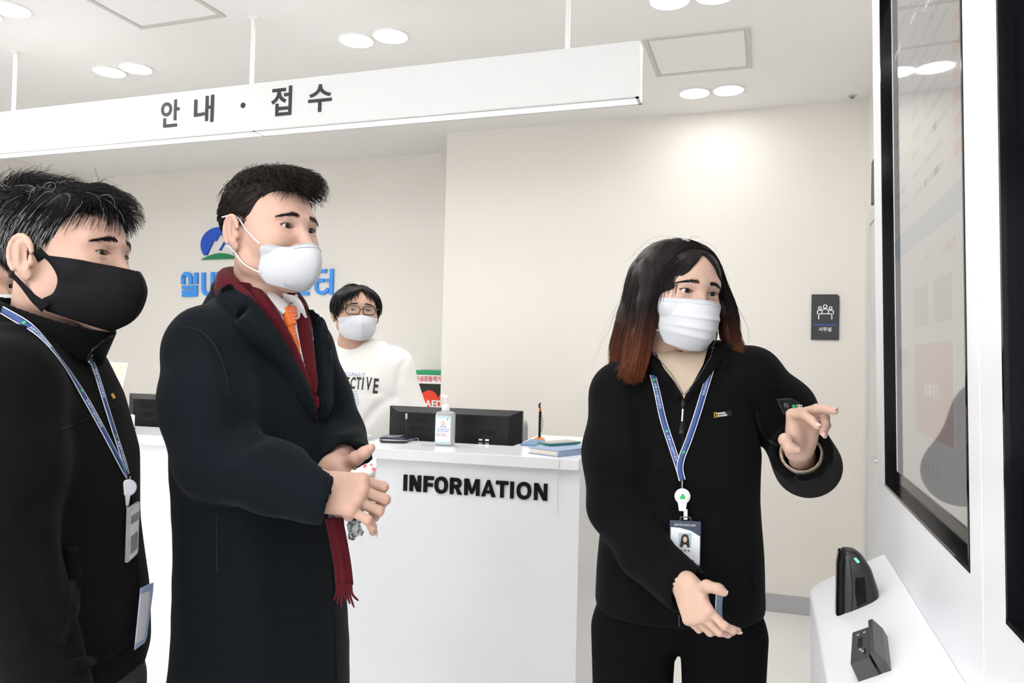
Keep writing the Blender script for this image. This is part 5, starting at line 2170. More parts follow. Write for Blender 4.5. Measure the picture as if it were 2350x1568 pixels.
# ================================================================== man in the long dark coat
mat('coat_wool', (0.0040, 0.0067, 0.0098), 0.9, noise=0.25, nscale=260, bump=0.25, bscale=700, sheen=0.035, spec=0.12)
mat('scarf_wool', (0.085, 0.007, 0.012), 0.85, noise=0.15, nscale=300, bump=0.3, bscale=500, sheen=0.05, spec=0.15)
mat('shirt_white', (0.82, 0.83, 0.87), 0.7)
mat('tie_silk', (0.78, 0.155, 0.022), 0.45, bump=0.2, bscale=1500)
mat('tie_motif', (0.55, 0.55, 0.66), 0.6)
mat('mask_white', (0.58, 0.595, 0.635), 0.75, bump=0.08, bscale=1200)
mat('mask_print', (0.55, 0.57, 0.62), 0.7)
mat('elastic_white', (0.85, 0.86, 0.88), 0.6)
mat('trouser_dark', (0.015, 0.016, 0.019), 0.8)
mat('shoe_black', (0.01, 0.01, 0.01), 0.3)
hair_mat('hair_brown_black', (0.020, 0.014, 0.012))
hair_mat('hair_black', (0.010, 0.009, 0.010))

D1 = 1.45
ho = PD(619, 531, D1)
F1 = facing(ho, 43)
R1 = frame_of(F1, UP)
man = thing('person', (ho[0] - F1[0] * 0.03, ho[1] - F1[1] * 0.03, 0), 'man in a long dark coat, burgundy scarf and white mask, hands clasped at his waist', 'person')
EH1 = ((0.0056, 0.0042), 0.0160)
hd = Head(ho, R1, 0.955, 0.0016, wide=1.02, eye_h=EH1[0], eye_w=EH1[1], tilt=0.06, neck_to=-0.22)
rs1 = np.random.default_rng(11)

# ---- hair
HC = SDF((-0.12, -0.14, -0.13), (0.12, 0.15, 0.19), 0.003)
HC.ell((0, -0.011, 0.034), (0.0765 * 1.02 + 0.005, 0.093 + 0.005, 0.068 + 0.010), 0.0)
HC.ell((0.0, 0.036, 0.090), (0.056, 0.054, 0.022), 0.02)
HC.ell((0.0, -0.03, 0.076), (0.062, 0.070, 0.036), 0.02)


def hairline(ys, zs_):
    def fn(x, y, z):
        yy = y + 0 * x
        zmin = np.interp(yy.ravel(), ys, zs_).reshape(yy.shape).astype(np.float32)
        return (zmin - z).astype(np.float32)
    return fn


HC.op(hairline([-0.12, -0.075, -0.05, -0.034, -0.030, 0.004, 0.008, 0.020, 0.030, 0.042, 0.060, 0.085], [-0.085, -0.085, -0.07, -0.04, 0.016, 0.018, -0.016, -0.014, 0.016, 0.050, 0.068, 0.076]), (-0.12, -0.14, -0.13), (0.12, 0.15, 0.19), 0.008, 'and')
HC.blur(1)
hv, hq = HC.extract()
parts = [(hv, hq)]


def flow_top(P, t):
    """swept up and over to the front right on top, back on the sides"""
    x, y, z = P[:, 0], P[:, 1], P[:, 2]
    top = np.clip((z - 0.052) / 0.045, 0, 1)[:, None]
    side = tang(P, np.stack([0 * x, -0.75 + 0 * x, -0.65 + 0 * x], 1))
    fr = np.stack([-0.35 + 0 * x, 0.55 + 0.9 * t + 0 * x, 0.75 - 1.9 * t + 0 * x], 1)
    return side * (1 - top) + fr * top


P, N = sample_surface(hv, hq, 5200, rs1, lambda c: (c[:, 2] > -0.09) * 1.0)
top = P[:, 2] > 0.070
L = np.where(top, 0.0030 + 0.0022 * rs1.random(len(P)), 0.0024)
G = grow(P, N * np.where(top & (P[:, 1] > -0.05), 0.5, 0.10)[:, None], flow_top, 8, L, lift=0.9, wob=0.10, rs=rs1)
V, Q = tubes_np(G, np.array([1, 1, 1, 1, 1, 0.95, 0.8, 0.6, 0.25]) * 0.00055)
parts.append((V, Q))
# quiff curling forward over the brow
sel = (P[:, 2] > 0.080) & (P[:, 1] > 0.02)
Pq, Nq = P[sel][:700], N[sel][:700]


def flow_quiff(P_, t):
    x = P_[:, 0]
    a = 0.9 - 4.2 * t
    return np.stack([-0.25 + 0.2 * np.sin(40 * x), math.cos(a) + 0 * x, math.sin(a) + 0 * x], 1)


G = grow(Pq, Nq, flow_quiff, 12, 0.0030 + 0.0026 * rs1.random(len(Pq)), lift=0.25, wob=0.14, rs=rs1)
parts.append(tubes_np(G, np.linspace(1, 0.3, 13) * 0.00055))
# loose crown curls standing up
sel = (P[:, 2] > 0.085) & (P[:, 1] > -0.04)
Pc, Nc = P[sel][-220:], N[sel][-220:]


def flow_curl(P_, t):
    x = P_[:, 0]
    a = 1.5 - 4.6 * t
    return np.stack([0.3 * np.sin(60 * x), 0.8 * math.cos(a) + 0 * x, math.sin(a) + 0 * x], 1)


G = grow(Pc, Nc, flow_curl, 12, 0.0030 + 0.0016 * rs1.random(len(Pc)), lift=0.2, wob=0.15, rs=rs1)
parts.append(tubes_np(G, np.linspace(1, 0.4, 13) * 0.00045))

# ---- coat
BO = PD(612, 700, D1)                   # middle of the neck
BO[2] = 0


def bp(x, y, z, R=None, o=None):
    R = R1 if R is None else R
    o = BO if o is None else o
    return o + R[:, 0] * x + R[:, 1] * y + np.array([0, 0, z])


SR, SL = PD(478, 812, 1.35), PD(690, 817, 1.55)
ER, EL = PD(490, 1050, 1.28), PD(770, 1003, 1.53)
WR, WL = PD(772, 1142, 1.265), PD(797, 1070, 1.41)
lo = np.minimum.reduce([SR, SL, ER, EL, WR, WL]) - 0.25
hi = np.maximum.reduce([SR, SL, ER, EL, WR, WL]) + 0.25
lo[2], hi[2] = 0.42, 1.60
S = SDF(lo, hi, 0.0062)
fx, fy = R1[:2, 0], R1[:2, 1]
rows = []
for z, yc, rx, ry in ((0.42, 0.022, 0.205, 0.150), (0.75, 0.022, 0.186, 0.128), (0.90, 0.022, 0.178, 0.120), (1.05, 0.012, 0.172, 0.118), (1.20, -0.005, 0.174, 0.118), (1.32, -0.015, 0.168, 0.108), (1.40, -0.025, 0.142, 0.086), (1.455, -0.035, 0.095, 0.070), (1.49, -0.04, 0.070, 0.060)):
    c = bp(0, yc, 0)
    rows.append((z, c[0], c[1], rx, ry))
S.loft(rows, fx, fy, 0.0, power=2.2)
for sh_ in (SR, SL):
    S.cone(bp(0, -0.035, 1.45), sh_ + UP * 0.022, 0.060, 0.058, 0.05)
S.chain([SR, SR * 0.5 + ER * 0.5 + R1[:, 0] * 0.01, ER], [0.074, 0.071, 0.064], 0.035)
S.chain([ER, ER * 0.5 + WR * 0.5, WR], [0.064, 0.061, 0.053], 0.018)
S.chain([SL, SL * 0.5 + EL * 0.5, EL], [0.063, 0.058, 0.058], 0.035)
S.chain([EL, WL], [0.060, 0.050], 0.018)
# cuffs cut open
for a, b in ((ER, WR), (EL, WL)):
    d = unit(b - a)
    S.cut(b, d)
    S.cone(b - d * 0.010, b + d * 0.05, 0.040, 0.041, 0.003, mode='sub')
# folds
wr = sines(38, 5)
S.disp(lambda x, y, z: (0.0022 * wr(x, y, z)).astype(np.float32))
wr2 = sines(110, 6)
S.disp(lambda x, y, z: (0.0007 * wr2(x, y, z)).astype(np.float32))
cv, cq = S.extract()
creases(S, bvh_of(cv, cq), [
    ([(470, 1002), (520, 1018), (570, 1012), (600, 1000)], 0.013, 0.014),
    ([(462, 1040), (510, 1050), (550, 1040)], 0.009, 0.008),
    ([(415, 905), (450, 950), (500, 985), (540, 990)], 0.012, 0.010),
    ([(430, 860), (470, 920), (530, 960)], 0.012, 0.007),
    ([(512, 800), (535, 870), (548, 950), (545, 1000)], 0.014, 0.014),
    ([(480, 1085), (560, 1120), (640, 1170)], 0.014, 0.006),
    ([(570, 1040), (640, 1062), (700, 1085)], 0.010, 0.005),
    ([(755, 830), (768, 900), (772, 970)], 0.010, 0.010),
    ([(778, 990), (805, 975), (830, 965)], 0.008, 0.008),
    ([(772, 1020), (800, 1005), (828, 1000)], 0.007, 0.006),
    ([(640, 1230), (650, 1350), (640, 1500)], 0.02, 0.006),
    ([(540, 1220), (535, 1380), (550, 1540)], 0.02, 0.005)])
S.blur(1)
cv, cq = S.extract()
coat = np_obj('coat', cv, cq, 'coat_wool', man)
cb = bvh_of(cv, cq)

# ---- layers at the neck: shirt, tie, scarf, lapels (outlines where they lie on the chest)
layer('shirt', cb, [(596, 660), (640, 668), (690, 670), (712, 700), (716, 780), (706, 850), (690, 838), (655, 770), (622, 712)], 0.004, 'shirt_white', man, 6, curve=4)
shc = layer('shirt_collar', cb, [(606, 668), (640, 694), (656, 712), (640, 726), (630, 716), (612, 694)], 0.010, 'shirt_white', man, 6, base=0.002)
layer('shirt_collar', cb, [(656, 712), (668, 694), (676, 672), (682, 676), (680, 712), (676, 736), (668, 722)], 0.010, 'shirt_white', man, 6, base=0.002)
tie = layer('tie', cb, [(641, 711), (652, 705), (668, 706), (673, 716), (671, 752), (680, 790), (690, 838), (670, 800), (658, 772), (652, 752)], 0.010, 'tie_silk', man, 5, edge=9, base=0.003)
layer('tie_knot', cb, [(640, 712), (652, 704), (669, 706), (674, 716), (671, 748), (662, 756), (652, 752)], 0.010, 'tie_silk', tie, 5, edge=14, base=0.008)
tm = MB()
rt = random.Random(5)
for yy in range(714, 820, 8):
    for xx in range(640, 692, 6):
        x_ = xx + (yy // 8 % 2) * 3
        lo_x = np.interp(yy, [710, 752, 775, 838], [645, 655, 662, 690])
        hi_x = np.interp(yy, [710, 752, 775, 838], [670, 670, 676, 690])
        if lo_x + 3.5 < x_ < hi_x - 4.5:
            p, n = cam_cast(cb, x_, yy)
            if p is not None:
                off = 0.0178 if yy < 750 else 0.0126
                e1 = unit(np.cross(n, UP))
                tm.box(np.array((-0.0012, -0.0010, off - 0.001)), np.array((0.0012, 0.0010, off + 0.0004)), (p, (e1, np.cross(n, e1), n)))
tm.build('tie_pattern', 'tie_motif', tie)['kind'] = 'stuff'

# scarf: round the back of the neck, two tails inside the coat
sc = SDF(bp(0, 0, 1.36) - 0.2, bp(0, 0, 1.56) + 0.2, 0.004)
loop = [bp(-0.060, 0.030, 1.465), bp(-0.068, 0.010, 1.498), bp(-0.062, -0.040, 1.532), bp(0, -0.088, 1.550), bp(0.062, -0.040, 1.532), bp(0.068, 0.010, 1.498), bp(0.060, 0.030, 1.465)]
lp = spline(loop, 30)
for i in range(29):
    sc.cone(lp[i], lp[i + 1], 0.017, 0.017, 0.006)
for i in range(29):
    sc.cone(lp[i] - UP * 0.020, lp[i + 1] - UP * 0.020, 0.019, 0.019, 0.01)
swr = sines(120, 3)
sc.disp(lambda x, y, z: (0.0018 * swr(x, y, z)).astype(np.float32))
sv, sq = sc.extract()
scarf_parts = [(sv, sq)]
scarf = np_obj('scarf', sv, sq, 'scarf_wool', man)
layer('scarf_tail', cb, [(538, 652), (566, 644), (600, 672), (632, 712), (664, 772), (690, 834), (706, 880), (722, 945), (724, 958), (712, 935), (690, 880), (660, 820), (620, 750), (575, 690)], 0.016, 'scarf_wool', scarf, 6, edge=13, curve=4)
layer('scarf_tail', cb, [(672, 672), (690, 690), (704, 730), (714, 790), (720, 860), (727, 950), (722, 958), (712, 900), (700, 860), (692, 830), (684, 790), (676, 740), (676, 700)], 0.016, 'scarf_wool', scarf, 6, edge=12, curve=4)

# coat collar and lapels
layer('lapel', cb, [(496, 692), (508, 664), (528, 650), (548, 668), (590, 712), (634, 768), (672, 836), (700, 890), (716, 945), (722, 968), (712, 962), (688, 925), (655, 870), (620, 830), (572, 790), (532, 744), (548, 733), (556, 722), (540, 728), (528, 718)], 0.020, 'coat_wool', coat, 6, edge=9)
layer('lapel', cb, [(706, 700), (722, 716), (742, 752), (752, 800), (758, 860), (754, 930), (742, 962), (732, 968), (728, 950), (722, 880), (718, 800), (712, 750)], 0.018, 'coat_wool', coat, 6, edge=8)
co = SDF(bp(0, 0, 1.36) - 0.2, bp(0, 0, 1.56) + 0.2, 0.0045)
loop = spline([bp(-0.090, 0.03, 1.450), bp(-0.080, -0.02, 1.495), bp(-0.052, -0.074, 1.522), bp(0, -0.100, 1.530), bp(0.052, -0.074, 1.522), bp(0.080, -0.02, 1.496), bp(0.092, 0.03, 1.455)], 30)
for i in range(29):
    co.cone(loop[i], loop[i + 1], 0.013, 0.013, 0.004)
    co.cone(loop[i] - UP * 0.025, loop[i + 1] - UP * 0.025, 0.018, 0.018, 0.01)
    co.cone(loop[i] - UP * 0.055, loop[i + 1] - UP * 0.055, 0.026, 0.026, 0.02)
np_obj('coat_collar', *co.extract(), 'coat_wool', coat)
seam('front_edge', cb, [(736, 1010), (752, 1080), (760, 1180), (764, 1300), (772, 1568)], 0.0022, 'coat_wool', coat)
# shoulder seam and pocket
mat('seam_dark', (0.003, 0.004, 0.006), 0.9)
seam('shoulder_seam', cb, [(420, 752), (455, 758), (490, 790), (515, 850), (525, 910)], 0.0016, 'seam_dark', coat)
seam('pocket', cb, [(497, 1180), (498, 1300), (500, 1303)], 0.0014, 'seam_dark', coat)
p, n = cam_cast(cb, 757, 1181)
if p is not None:
    bt = MB().lathe([(0.010, 0.0), (0.0115, 0.002), (0.0105, 0.004), (0.007, 0.003)], p, n, 20).build('button', 'black_plastic', coat, True)
# scarf end hanging below the hands
sp_pts = [PD(772, 1190, 1.335), PD(782, 1240, 1.33), PD(792, 1300, 1.33), PD(797, 1345, 1.33)]
Sx = spline(sp_pts, 20)
vv = unit(RIGHT)
G = np.stack([Sx + vv * (w_ - 0.72) * 0.024 + FWD * 0.004 * math.sin(w_ * 9) for w_ in np.linspace(0, 1, 7)], 1)
np_obj('scarf_end', *sheet(G, 0.006), 'scarf_wool', scarf)
fg = []
for k in range(7):
    a = Sx[-1] + vv * (k / 6 - 0.72) * 0.023
    fg.append(spline([a - UP * -0.004, a - UP * 0.014 + vv * 0.002 * (k - 3) * 0.4, a - UP * (0.026 + 0.006 * (k % 3)) + vv * 0.0035 * (k - 2), ], 8))
for f_ in fg:
    MB().tube(f_, [0.0026, 0.0024, 0.0024, 0.0022, 0.0022, 0.002, 0.0018, 0.001], 6).build('fringe', 'scarf_wool', scarf, True)

# ---- trousers, shoes
T = SDF(bp(0, 0, 0.0) - np.array((0.3, 0.3, 0)), bp(0, 0, 0.75) + np.array((0.3, 0.3, 0)), 0.010)
legs(T, bp(0, -0.01, 0), R1, 0.62)
np_obj('trousers', *T.extract(), 'trouser_dark', man)
shoes(bp(0, 0, 0), R1, man, 'shoe_black')

# ---- body: head, neck, core and hands in one skin
core = SDF(lo, hi, 0.011)
core.lo[2] = lo[2]
core.loft([(r[0], r[1], r[2], r[3] * 0.72, r[4] * 0.72) for r in rows], fx, fy, 0.0)
core.chain([SR, ER, WR - unit(WR - ER) * 0.05], [0.045, 0.04, 0.028], 0.02)
core.chain([SL, EL, WL - unit(WL - EL) * 0.05], [0.045, 0.04, 0.028], 0.02)
hm = PD(820, 1110, 1.27)
HS = SDF(hm - 0.13, hm + 0.13, 0.0015)
cdir = -FWD
f_r = unit(RIGHT * 0.95 - UP * 0.16 - cdir * 0.20)
b_r = unit(cdir * 0.76 + UP * 0.62 + RIGHT * 0.20)
wr_ = PD(702, 1120, 1.262)
HR = hand_sdf(HS, wr_, f_r, b_r, 1.02, [((22, 74, 35), 0), ((22, 78, 35), -3), ((22, 78, 35), -8), ((10, 46, 22), -20)],
              [(0.015, 0.024, -0.006), (0.040, 0.030, -0.026), (0.066, 0.026, -0.038), (0.088, 0.020, -0.044)], -1, forearm=WR - unit(WR - ER) * 0.06)
HS2 = SDF(hm - 0.14, hm + 0.14, 0.0015)
f_l = unit(RIGHT * 0.66 - UP * 0.72 + cdir * 0.06)
b_l = unit(FWD * 0.85 + RIGHT * 0.35 - UP * 0.10)
wl_ = PD(756, 1072, 1.385)
HL = hand_sdf(HS2, wl_, f_l, b_l, 0.96, [((70, 85, 50), 3), ((72, 85, 50), 0), ((74, 85, 50), -3), ((76, 85, 50), -6)],
              [(0.012, 0.022, -0.004), (0.034, 0.046, -0.012), (0.054, 0.068, -0.012), (0.066, 0.090, -0.008)], 1, forearm=WL - unit(WL - EL) * 0.06, thumb_w=[PD(800, 1064, 1.375), PD(818, 1052, 1.355), PD(836, 1040, 1.345), PD(850, 1029, 1.34)])
HS.blur(1)
HS2.blur(1)
body = np_obj('body', *join_np([(hd.V, hd.Q), core.extract(), HS.extract(), HS2.extract()]), 'skin_man', man)
nails(HR, body, which=(0, 1, 2, 3))
nails(HL, body, which=(4,))
hd.make_eyes(body, (-0.05, 1, -0.06))
hd.lash(body, EH1[0], EH1[1], 0.06)
brows(hd, man, 'hair_brown_black', rs=rs1, zc=0.0200, thick=0.0052, n=230)
hair = hair_obj('hair', hd, parts, 'hair_brown_black', man)

# ---- white folded mask
prof = [(0.118, -0.030), (0.125, -0.040), (0.131, -0.060), (0.127, -0.088), (0.112, -0.110), (0.086, -0.124)]
edge = [(0.0635, 0.053, -0.040), (0.0655, 0.047, -0.046), (0.0650, 0.047, -0.060), (0.0640, 0.041, -0.080), (0.060, 0.040, -0.096), (0.050, 0.049, -0.111)]
G = mask_sheet(hd, prof, edge, pw=1.55, zq=1.35)
G[:, :, 2] += 0.006 * np.exp(-((np.abs(np.linspace(-1, 1, 41)) - 0.55) / 0.25) ** 2)[:, None] * -1 * np.linspace(1, 0, 30)[None, :] ** 2 * 1.3
push_out(hd, G, 0.0025)
mk = np_obj('mask', *(lambda v, q: (hd.w(v), q))(*sheet(G, 0.0016)), 'mask_white', man)
for k_ in (1.0, 2.6):
    for side_ in (0, 1):
        row = G[:, int(k_)] if side_ == 0 else G[:, -1 - int(k_)]
        c_ = row.copy()
        c_[:, 1] += 0.0012
        MB().tube(hd.w(c_), 0.00035, 4).build('mask_stitching', 'mask_print', mk)
wire = np.array([G[i, 5] for i in range(12, 30)]) + np.array((0, 0.0015, 0))
MB().tube(hd.w(wire), 0.0006, 5).build('nose_wire_line', 'mask_print', mk, True)
mbv = bvh_of(hd.w(sheet(G)[0]), sheet(G)[1])
lettering_on('mask_lettering', mbv, 'KF94', (650, 656), (675, 663), 7, 0.001, 'mask_print', mk, 0.0)
for q in (-1, 1):
    earb = np.array((q * 0.0855, -0.026, 0.016))
    earl = np.array((q * 0.083, -0.014, -0.050))
    a = np.array((q * 0.064, 0.048, -0.036))
    b = np.array((q * 0.062, 0.043, -0.092))
    up_l = spline([a + (0, 0.003, 0), (q * 0.0745, 0.020, -0.012), (q * 0.082, -0.004, 0.017), earb + (0, -0.012, 0.0)], 16)
    lo_l = spline([b + (0, 0.003, 0), (q * 0.074, 0.012, -0.074), (q * 0.083, -0.010, -0.046), earl + (0, -0.012, 0.010)], 16)
    for L_ in (up_l, lo_l):
        MB().tube(hd.w(outside(hd, L_, 0.0016)), 0.0013, 6).build('ear_loop', 'elastic_white', mk, True)

# ---- things in his hands
mat('napkin_pink', (0.75, 0.12, 0.18), 0.6)
np_c = PD(815, 1115, 1.315)
nk = thing('paper_napkin', np_c, 'crumpled white paper packet with pink print held between his clasped hands', 'napkin')
rn = np.random.default_rng(4)
pts_px = [[(795, 1085, 1.325), (825, 1072, 1.32), (862, 1050, 1.315)], [(790, 1110, 1.31), (830, 1100, 1.305), (866, 1078, 1.315)], [(775, 1145, 1.31), (815, 1135, 1.32), (850, 1125, 1.325)], [(768, 1166, 1.30), (800, 1172, 1.31), (830, 1165, 1.32)]]
Gp = np.array([[PD(*c) for c in r] for r in pts_px])
Gp = np.array([spline(r, 13) for r in Gp])
Gp = np.stack([spline(Gp[:, j], 15) for j in range(13)], 1) + rn.normal(0, 0.0012, (15, 13, 3))
np_obj('packet', *sheet(Gp, 0.0012), 'paper', nk)
nb_ = bvh_of(*sheet(Gp))
for cx, cy, r_ in ((838, 1070, 4.5), (858, 1078, 5.0), (852, 1068, 3.0)):
    p, n = cam_cast(nb_, cx, cy, 0.0012)
    if p is not None:
        MB().lathe([(r_ / 1738 * 1.31 * 1.0, 0), (r_ / 1738 * 1.31, 0.0006)], p, n, 14).build('pink_print', 'napkin_pink', nk)
mat('clear_film', (0.9, 0.93, 0.96), 0.08, trans=0.65, ior=1.3)
wc = PD(806, 1200, 1.40)
fw = thing('plastic_wrapper', wc, 'crinkled clear plastic wrapper hanging below his clasped hands in front of the counter', 'wrapper')
rw = np.random.default_rng(9)
Gw = np.array([[PD(795 + j * 30 / 8 + i * 0.3, 1160 + i * 80 / 12 - 0.12 * i * j, 1.375 + 0.012 * math.sin(j * 2.1 + i)) for j in range(9)] for i in range(13)]) + rw.normal(0, 0.0022, (13, 9, 3))
np_obj('film', *sheet(Gw, 0.0006), 'clear_film', fw, smooth=False)
# ================================================================== man with the black mask, left
mat('fleece_black', (0.0042, 0.0042, 0.0048), 0.95, noise=0.3, nscale=500, bump=0.35, bscale=900, sheen=0.02, spec=0.10)
mat('fleece_seam', (0.003, 0.003, 0.0035), 0.95)
mat('mask_black', (0.0045, 0.0045, 0.006), 0.8, bump=0.15, bscale=1500, spec=0.25)
mat('lanyard_navy', (0.030, 0.065, 0.23), 0.45)
mat('lanyard_edge', (0.72, 0.76, 0.84), 0.5)
mat('lanyard_text', (0.50, 0.60, 0.80), 0.5)
mat('emblem_green', (0.05, 0.45, 0.12), 0.4)
mat('reel_white', (0.74, 0.77, 0.86), 0.3)
mat('card_clear', (0.55, 0.58, 0.60), 0.15, trans=0.35)
mat('card_white', (0.80, 0.83, 0.88), 0.35)
mat('card_navy', (0.045, 0.06, 0.10), 0.35)
mat('card_blue', (0.42, 0.52, 0.78), 0.35)
mat('zip_metal', (0.12, 0.12, 0.13), 0.35, metal=0.7)
mat('trouser_grey', (0.030, 0.028, 0.026), 0.85, noise=0.5, nscale=700)
mat('gold_patch', (0.75, 0.42, 0.03), 0.4)
hair_mat('hair_grey', (0.32, 0.32, 0.33))

D2 = 1.28
ho = PD(148, 585, D2)
F2 = facing(ho, 57)
R2 = frame_of(F2, UP)
older = thing('person', (ho[0] - F2[0] * 0.03, ho[1] - F2[1] * 0.03, 0), 'man with greying hair, black mask and black fleece at the left edge', 'person')
EH2 = ((0.0040, 0.0032), 0.0155)
h2 = Head(ho, R2, 1.05, 0.0016, wide=1.04, eye_h=EH2[0], eye_w=EH2[1], tilt=0.02, neck_to=-0.21)
rs2 = np.random.default_rng(21)
HC = SDF((-0.12, -0.15, -0.14), (0.12, 0.15, 0.18), 0.003)
HC.ell((0, -0.011, 0.034), (0.0765 * 1.04 + 0.006, 0.093 + 0.009, 0.068 + 0.012), 0.0)
HC.ell((0.0, 0.020, 0.080), (0.066, 0.066, 0.026), 0.03)
HC.ell((0.0, -0.05, 0.060), (0.074, 0.066, 0.042), 0.03)
HC.op(hairline([-0.12, -0.075, -0.05, -0.034, -0.030, 0.004, 0.008, 0.022, 0.034, 0.044, 0.060, 0.090], [-0.10, -0.10, -0.085, -0.05, 0.012, 0.014, -0.022, -0.020, 0.016, 0.046, 0.064, 0.072]), (-0.12, -0.15, -0.14), (0.12, 0.15, 0.18), 0.008, 'and')
HC.blur(1)
hv, hq = HC.extract()
P, N = sample_surface(hv, hq, 6500, rs2)


def flow2(P_, t):
    x, y, z = P_.T
    top = np.clip((z - 0.055) / 0.05, 0, 1)[:, None]
    side = tang(P_, np.stack([0 * x, -0.45 + 0 * x, -0.9 + 0 * x], 1))
    fr = tang(P_, np.stack([-0.55 + 0 * x + 0.5 * np.sin(70 * y + 30 * x), 0.45 + 0 * x + 0.5 * np.sin(60 * x), -0.15 * t + 0 * x], 1), r=(0.085, 0.105, 0.10))
    return side * (1 - top) + fr * top


top = P[:, 2] > 0.06
L = np.where(top, 0.0034 + 0.002 * rs2.random(len(P)), 0.0026)
G = grow(P, N * np.where(top, 0.11, 0.07)[:, None], flow2, 9, L, lift=1.0, wob=0.09, rs=rs2)
side_grey = (P[:, 2] < 0.055) & (P[:, 1] > -0.055) & (rs2.random(len(P)) < 0.5)
grey = side_grey | (rs2.random(len(P)) < 0.05)
rad = np.linspace(1, 0.35, 10) * 0.00055
hair2 = hair_obj('hair', h2, [(hv, hq), tubes_np(G[~grey], rad)], 'hair_black', older)
np_obj('grey_strands', h2.w(tubes_np(G[grey], rad * 0.8)[0]), tubes_np(G[grey], rad)[1], 'hair_grey', hair2)
# wavy fringe falling to the side of the brow
sel = (P[:, 1] > 0.045) & (P[:, 2] > 0.055)
Pq, Nq = P[sel][:700], N[sel][:700]


def flow2b(P_, t):
    x, y, z = P_.T
    return np.stack([-0.75 * (0.5 + t) + 0.2 * np.sin(90 * z), 0.7 - 0.9 * t + 0 * x, 0.45 - 1.5 * t + 0 * x], 1)


G = grow(Pq, Nq, flow2b, 10, 0.0026 + 0.0018 * rs2.random(len(Pq)), lift=0.30, wob=0.12, rs=rs2)
np_obj('fringe', h2.w(tubes_np(G, np.linspace(1, 0.3, 11) * 0.00055)[0]), tubes_np(G, np.linspace(1, 0.3, 11) * 0.00055)[1], 'hair_black', hair2)
# curling stray hairs over the crown
sel = np.where(P[:, 2] > 0.080)[0][:26]


def flow2c(P_, t):
    x = P_[:, 0]
    a = 1.2 - 5.0 * t
    return np.stack([0.5 * np.sin(80 * x + 3 * t), math.cos(a) + 0 * x, math.sin(a) + 0 * x], 1)


G = grow(P[sel], N[sel], flow2c, 12, 0.0028 + 0.0015 * rs2.random(len(sel)), lift=0.25, wob=0.2, rs=rs2)
np_obj('stray_curls', h2.w(tubes_np(G, np.linspace(1, 0.5, 13) * 0.0004)[0]), tubes_np(G, np.linspace(1, 0.5, 13) * 0.0004)[1], 'hair_grey', hair2)

# ---- fleece jacket
BO2 = PD(98, 760, D2)
BO2[2] = 0
b2 = lambda x, y, z: bp(x, y, z, R2, BO2)
SR2, SL2 = PD(18, 905, 1.13), PD(145, 880, 1.43)
ER2, EL2 = PD(5, 1230, 1.08), PD(160, 1160, 1.46)
WR2, WL2 = PD(120, 1600, 1.06), PD(230, 1330, 1.40)
lo = np.minimum.reduce([SR2, SL2, ER2, EL2, WR2, WL2]) - 0.22
hi = np.maximum.reduce([SR2, SL2, ER2, EL2, WR2, WL2]) + 0.22
lo[2], hi[2] = min(lo[2], 0.74), 1.55
S = SDF(lo, hi, 0.0065)
fx, fy = R2[:2, 0], R2[:2, 1]
rows2 = []
for z, yc, rx, ry in ((0.835, 0.026, 0.180, 0.134), (0.875, 0.028, 0.188, 0.142), (0.98, 0.022, 0.190, 0.140), (1.10, 0.010, 0.188, 0.132), (1.22, 0.005, 0.186, 0.130), (1.32, -0.005, 0.176, 0.108), (1.385, -0.012, 0.140, 0.088), (1.42, -0.015, 0.090, 0.076)):
    c = b2(0, yc, 0)
    rows2.append((z, c[0], c[1], rx, ry))
S.loft(rows2, fx, fy, 0.0, power=2.2)
for sh_ in (SR2, SL2):
    S.cone(b2(0, -0.02, 1.395), sh_ + UP * 0.02, 0.058, 0.058, 0.05)
S.chain([SR2, SR2 * 0.5 + ER2 * 0.5, ER2], [0.072, 0.070, 0.064], 0.04)
S.chain([ER2, WR2], [0.064, 0.052], 0.02)
S.chain([SL2, EL2, WL2], [0.070, 0.062, 0.05], 0.04)
# hem roll
hem = [(0.83, 0.030, 0.176, 0.136), (0.845, 0.032, 0.186, 0.147), (0.862, 0.033, 0.184, 0.146), (0.870, 0.034, 0.178, 0.141)]
for z, yc, rx, ry in hem:
    pass
sw_ = sines(40, 12)
S.disp(lambda x, y, z: (0.0022 * sw_(x, y, z)).astype(np.float32))
cv, cq = S.extract()
creases(S, bvh_of(cv, cq), [
    ([(20, 790), (60, 830), (100, 890), (128, 960), (120, 1050), (95, 1130)], 0.006, 0.006),
    ([(95, 1130), (70, 1180), (60, 1220)], 0.008, 0.008),
    ([(0, 1262), (40, 1255), (70, 1262)], 0.008, 0.007), ([(0, 1305), (40, 1300), (72, 1312)], 0.008, 0.007), ([(0, 1350), (45, 1345), (80, 1362)], 0.008, 0.006),
    ([(0, 1395), (50, 1392), (88, 1412)], 0.008, 0.006), ([(70, 1250), (80, 1350), (100, 1430), (135, 1520)], 0.009, 0.010),
    ([(140, 985), (180, 968), (230, 948)], 0.004, 0.003), ([(160, 1505), (220, 1490), (300, 1440)], 0.004, 0.005), ([(140, 1250), (150, 1340), (148, 1420), (120, 1480)], 0.006, 0.005)])
S.blur(1)
cv, cq = S.extract()
jk = np_obj('fleece_jacket', cv, cq, 'fleece_black', older)
jb = bvh_of(cv, cq)
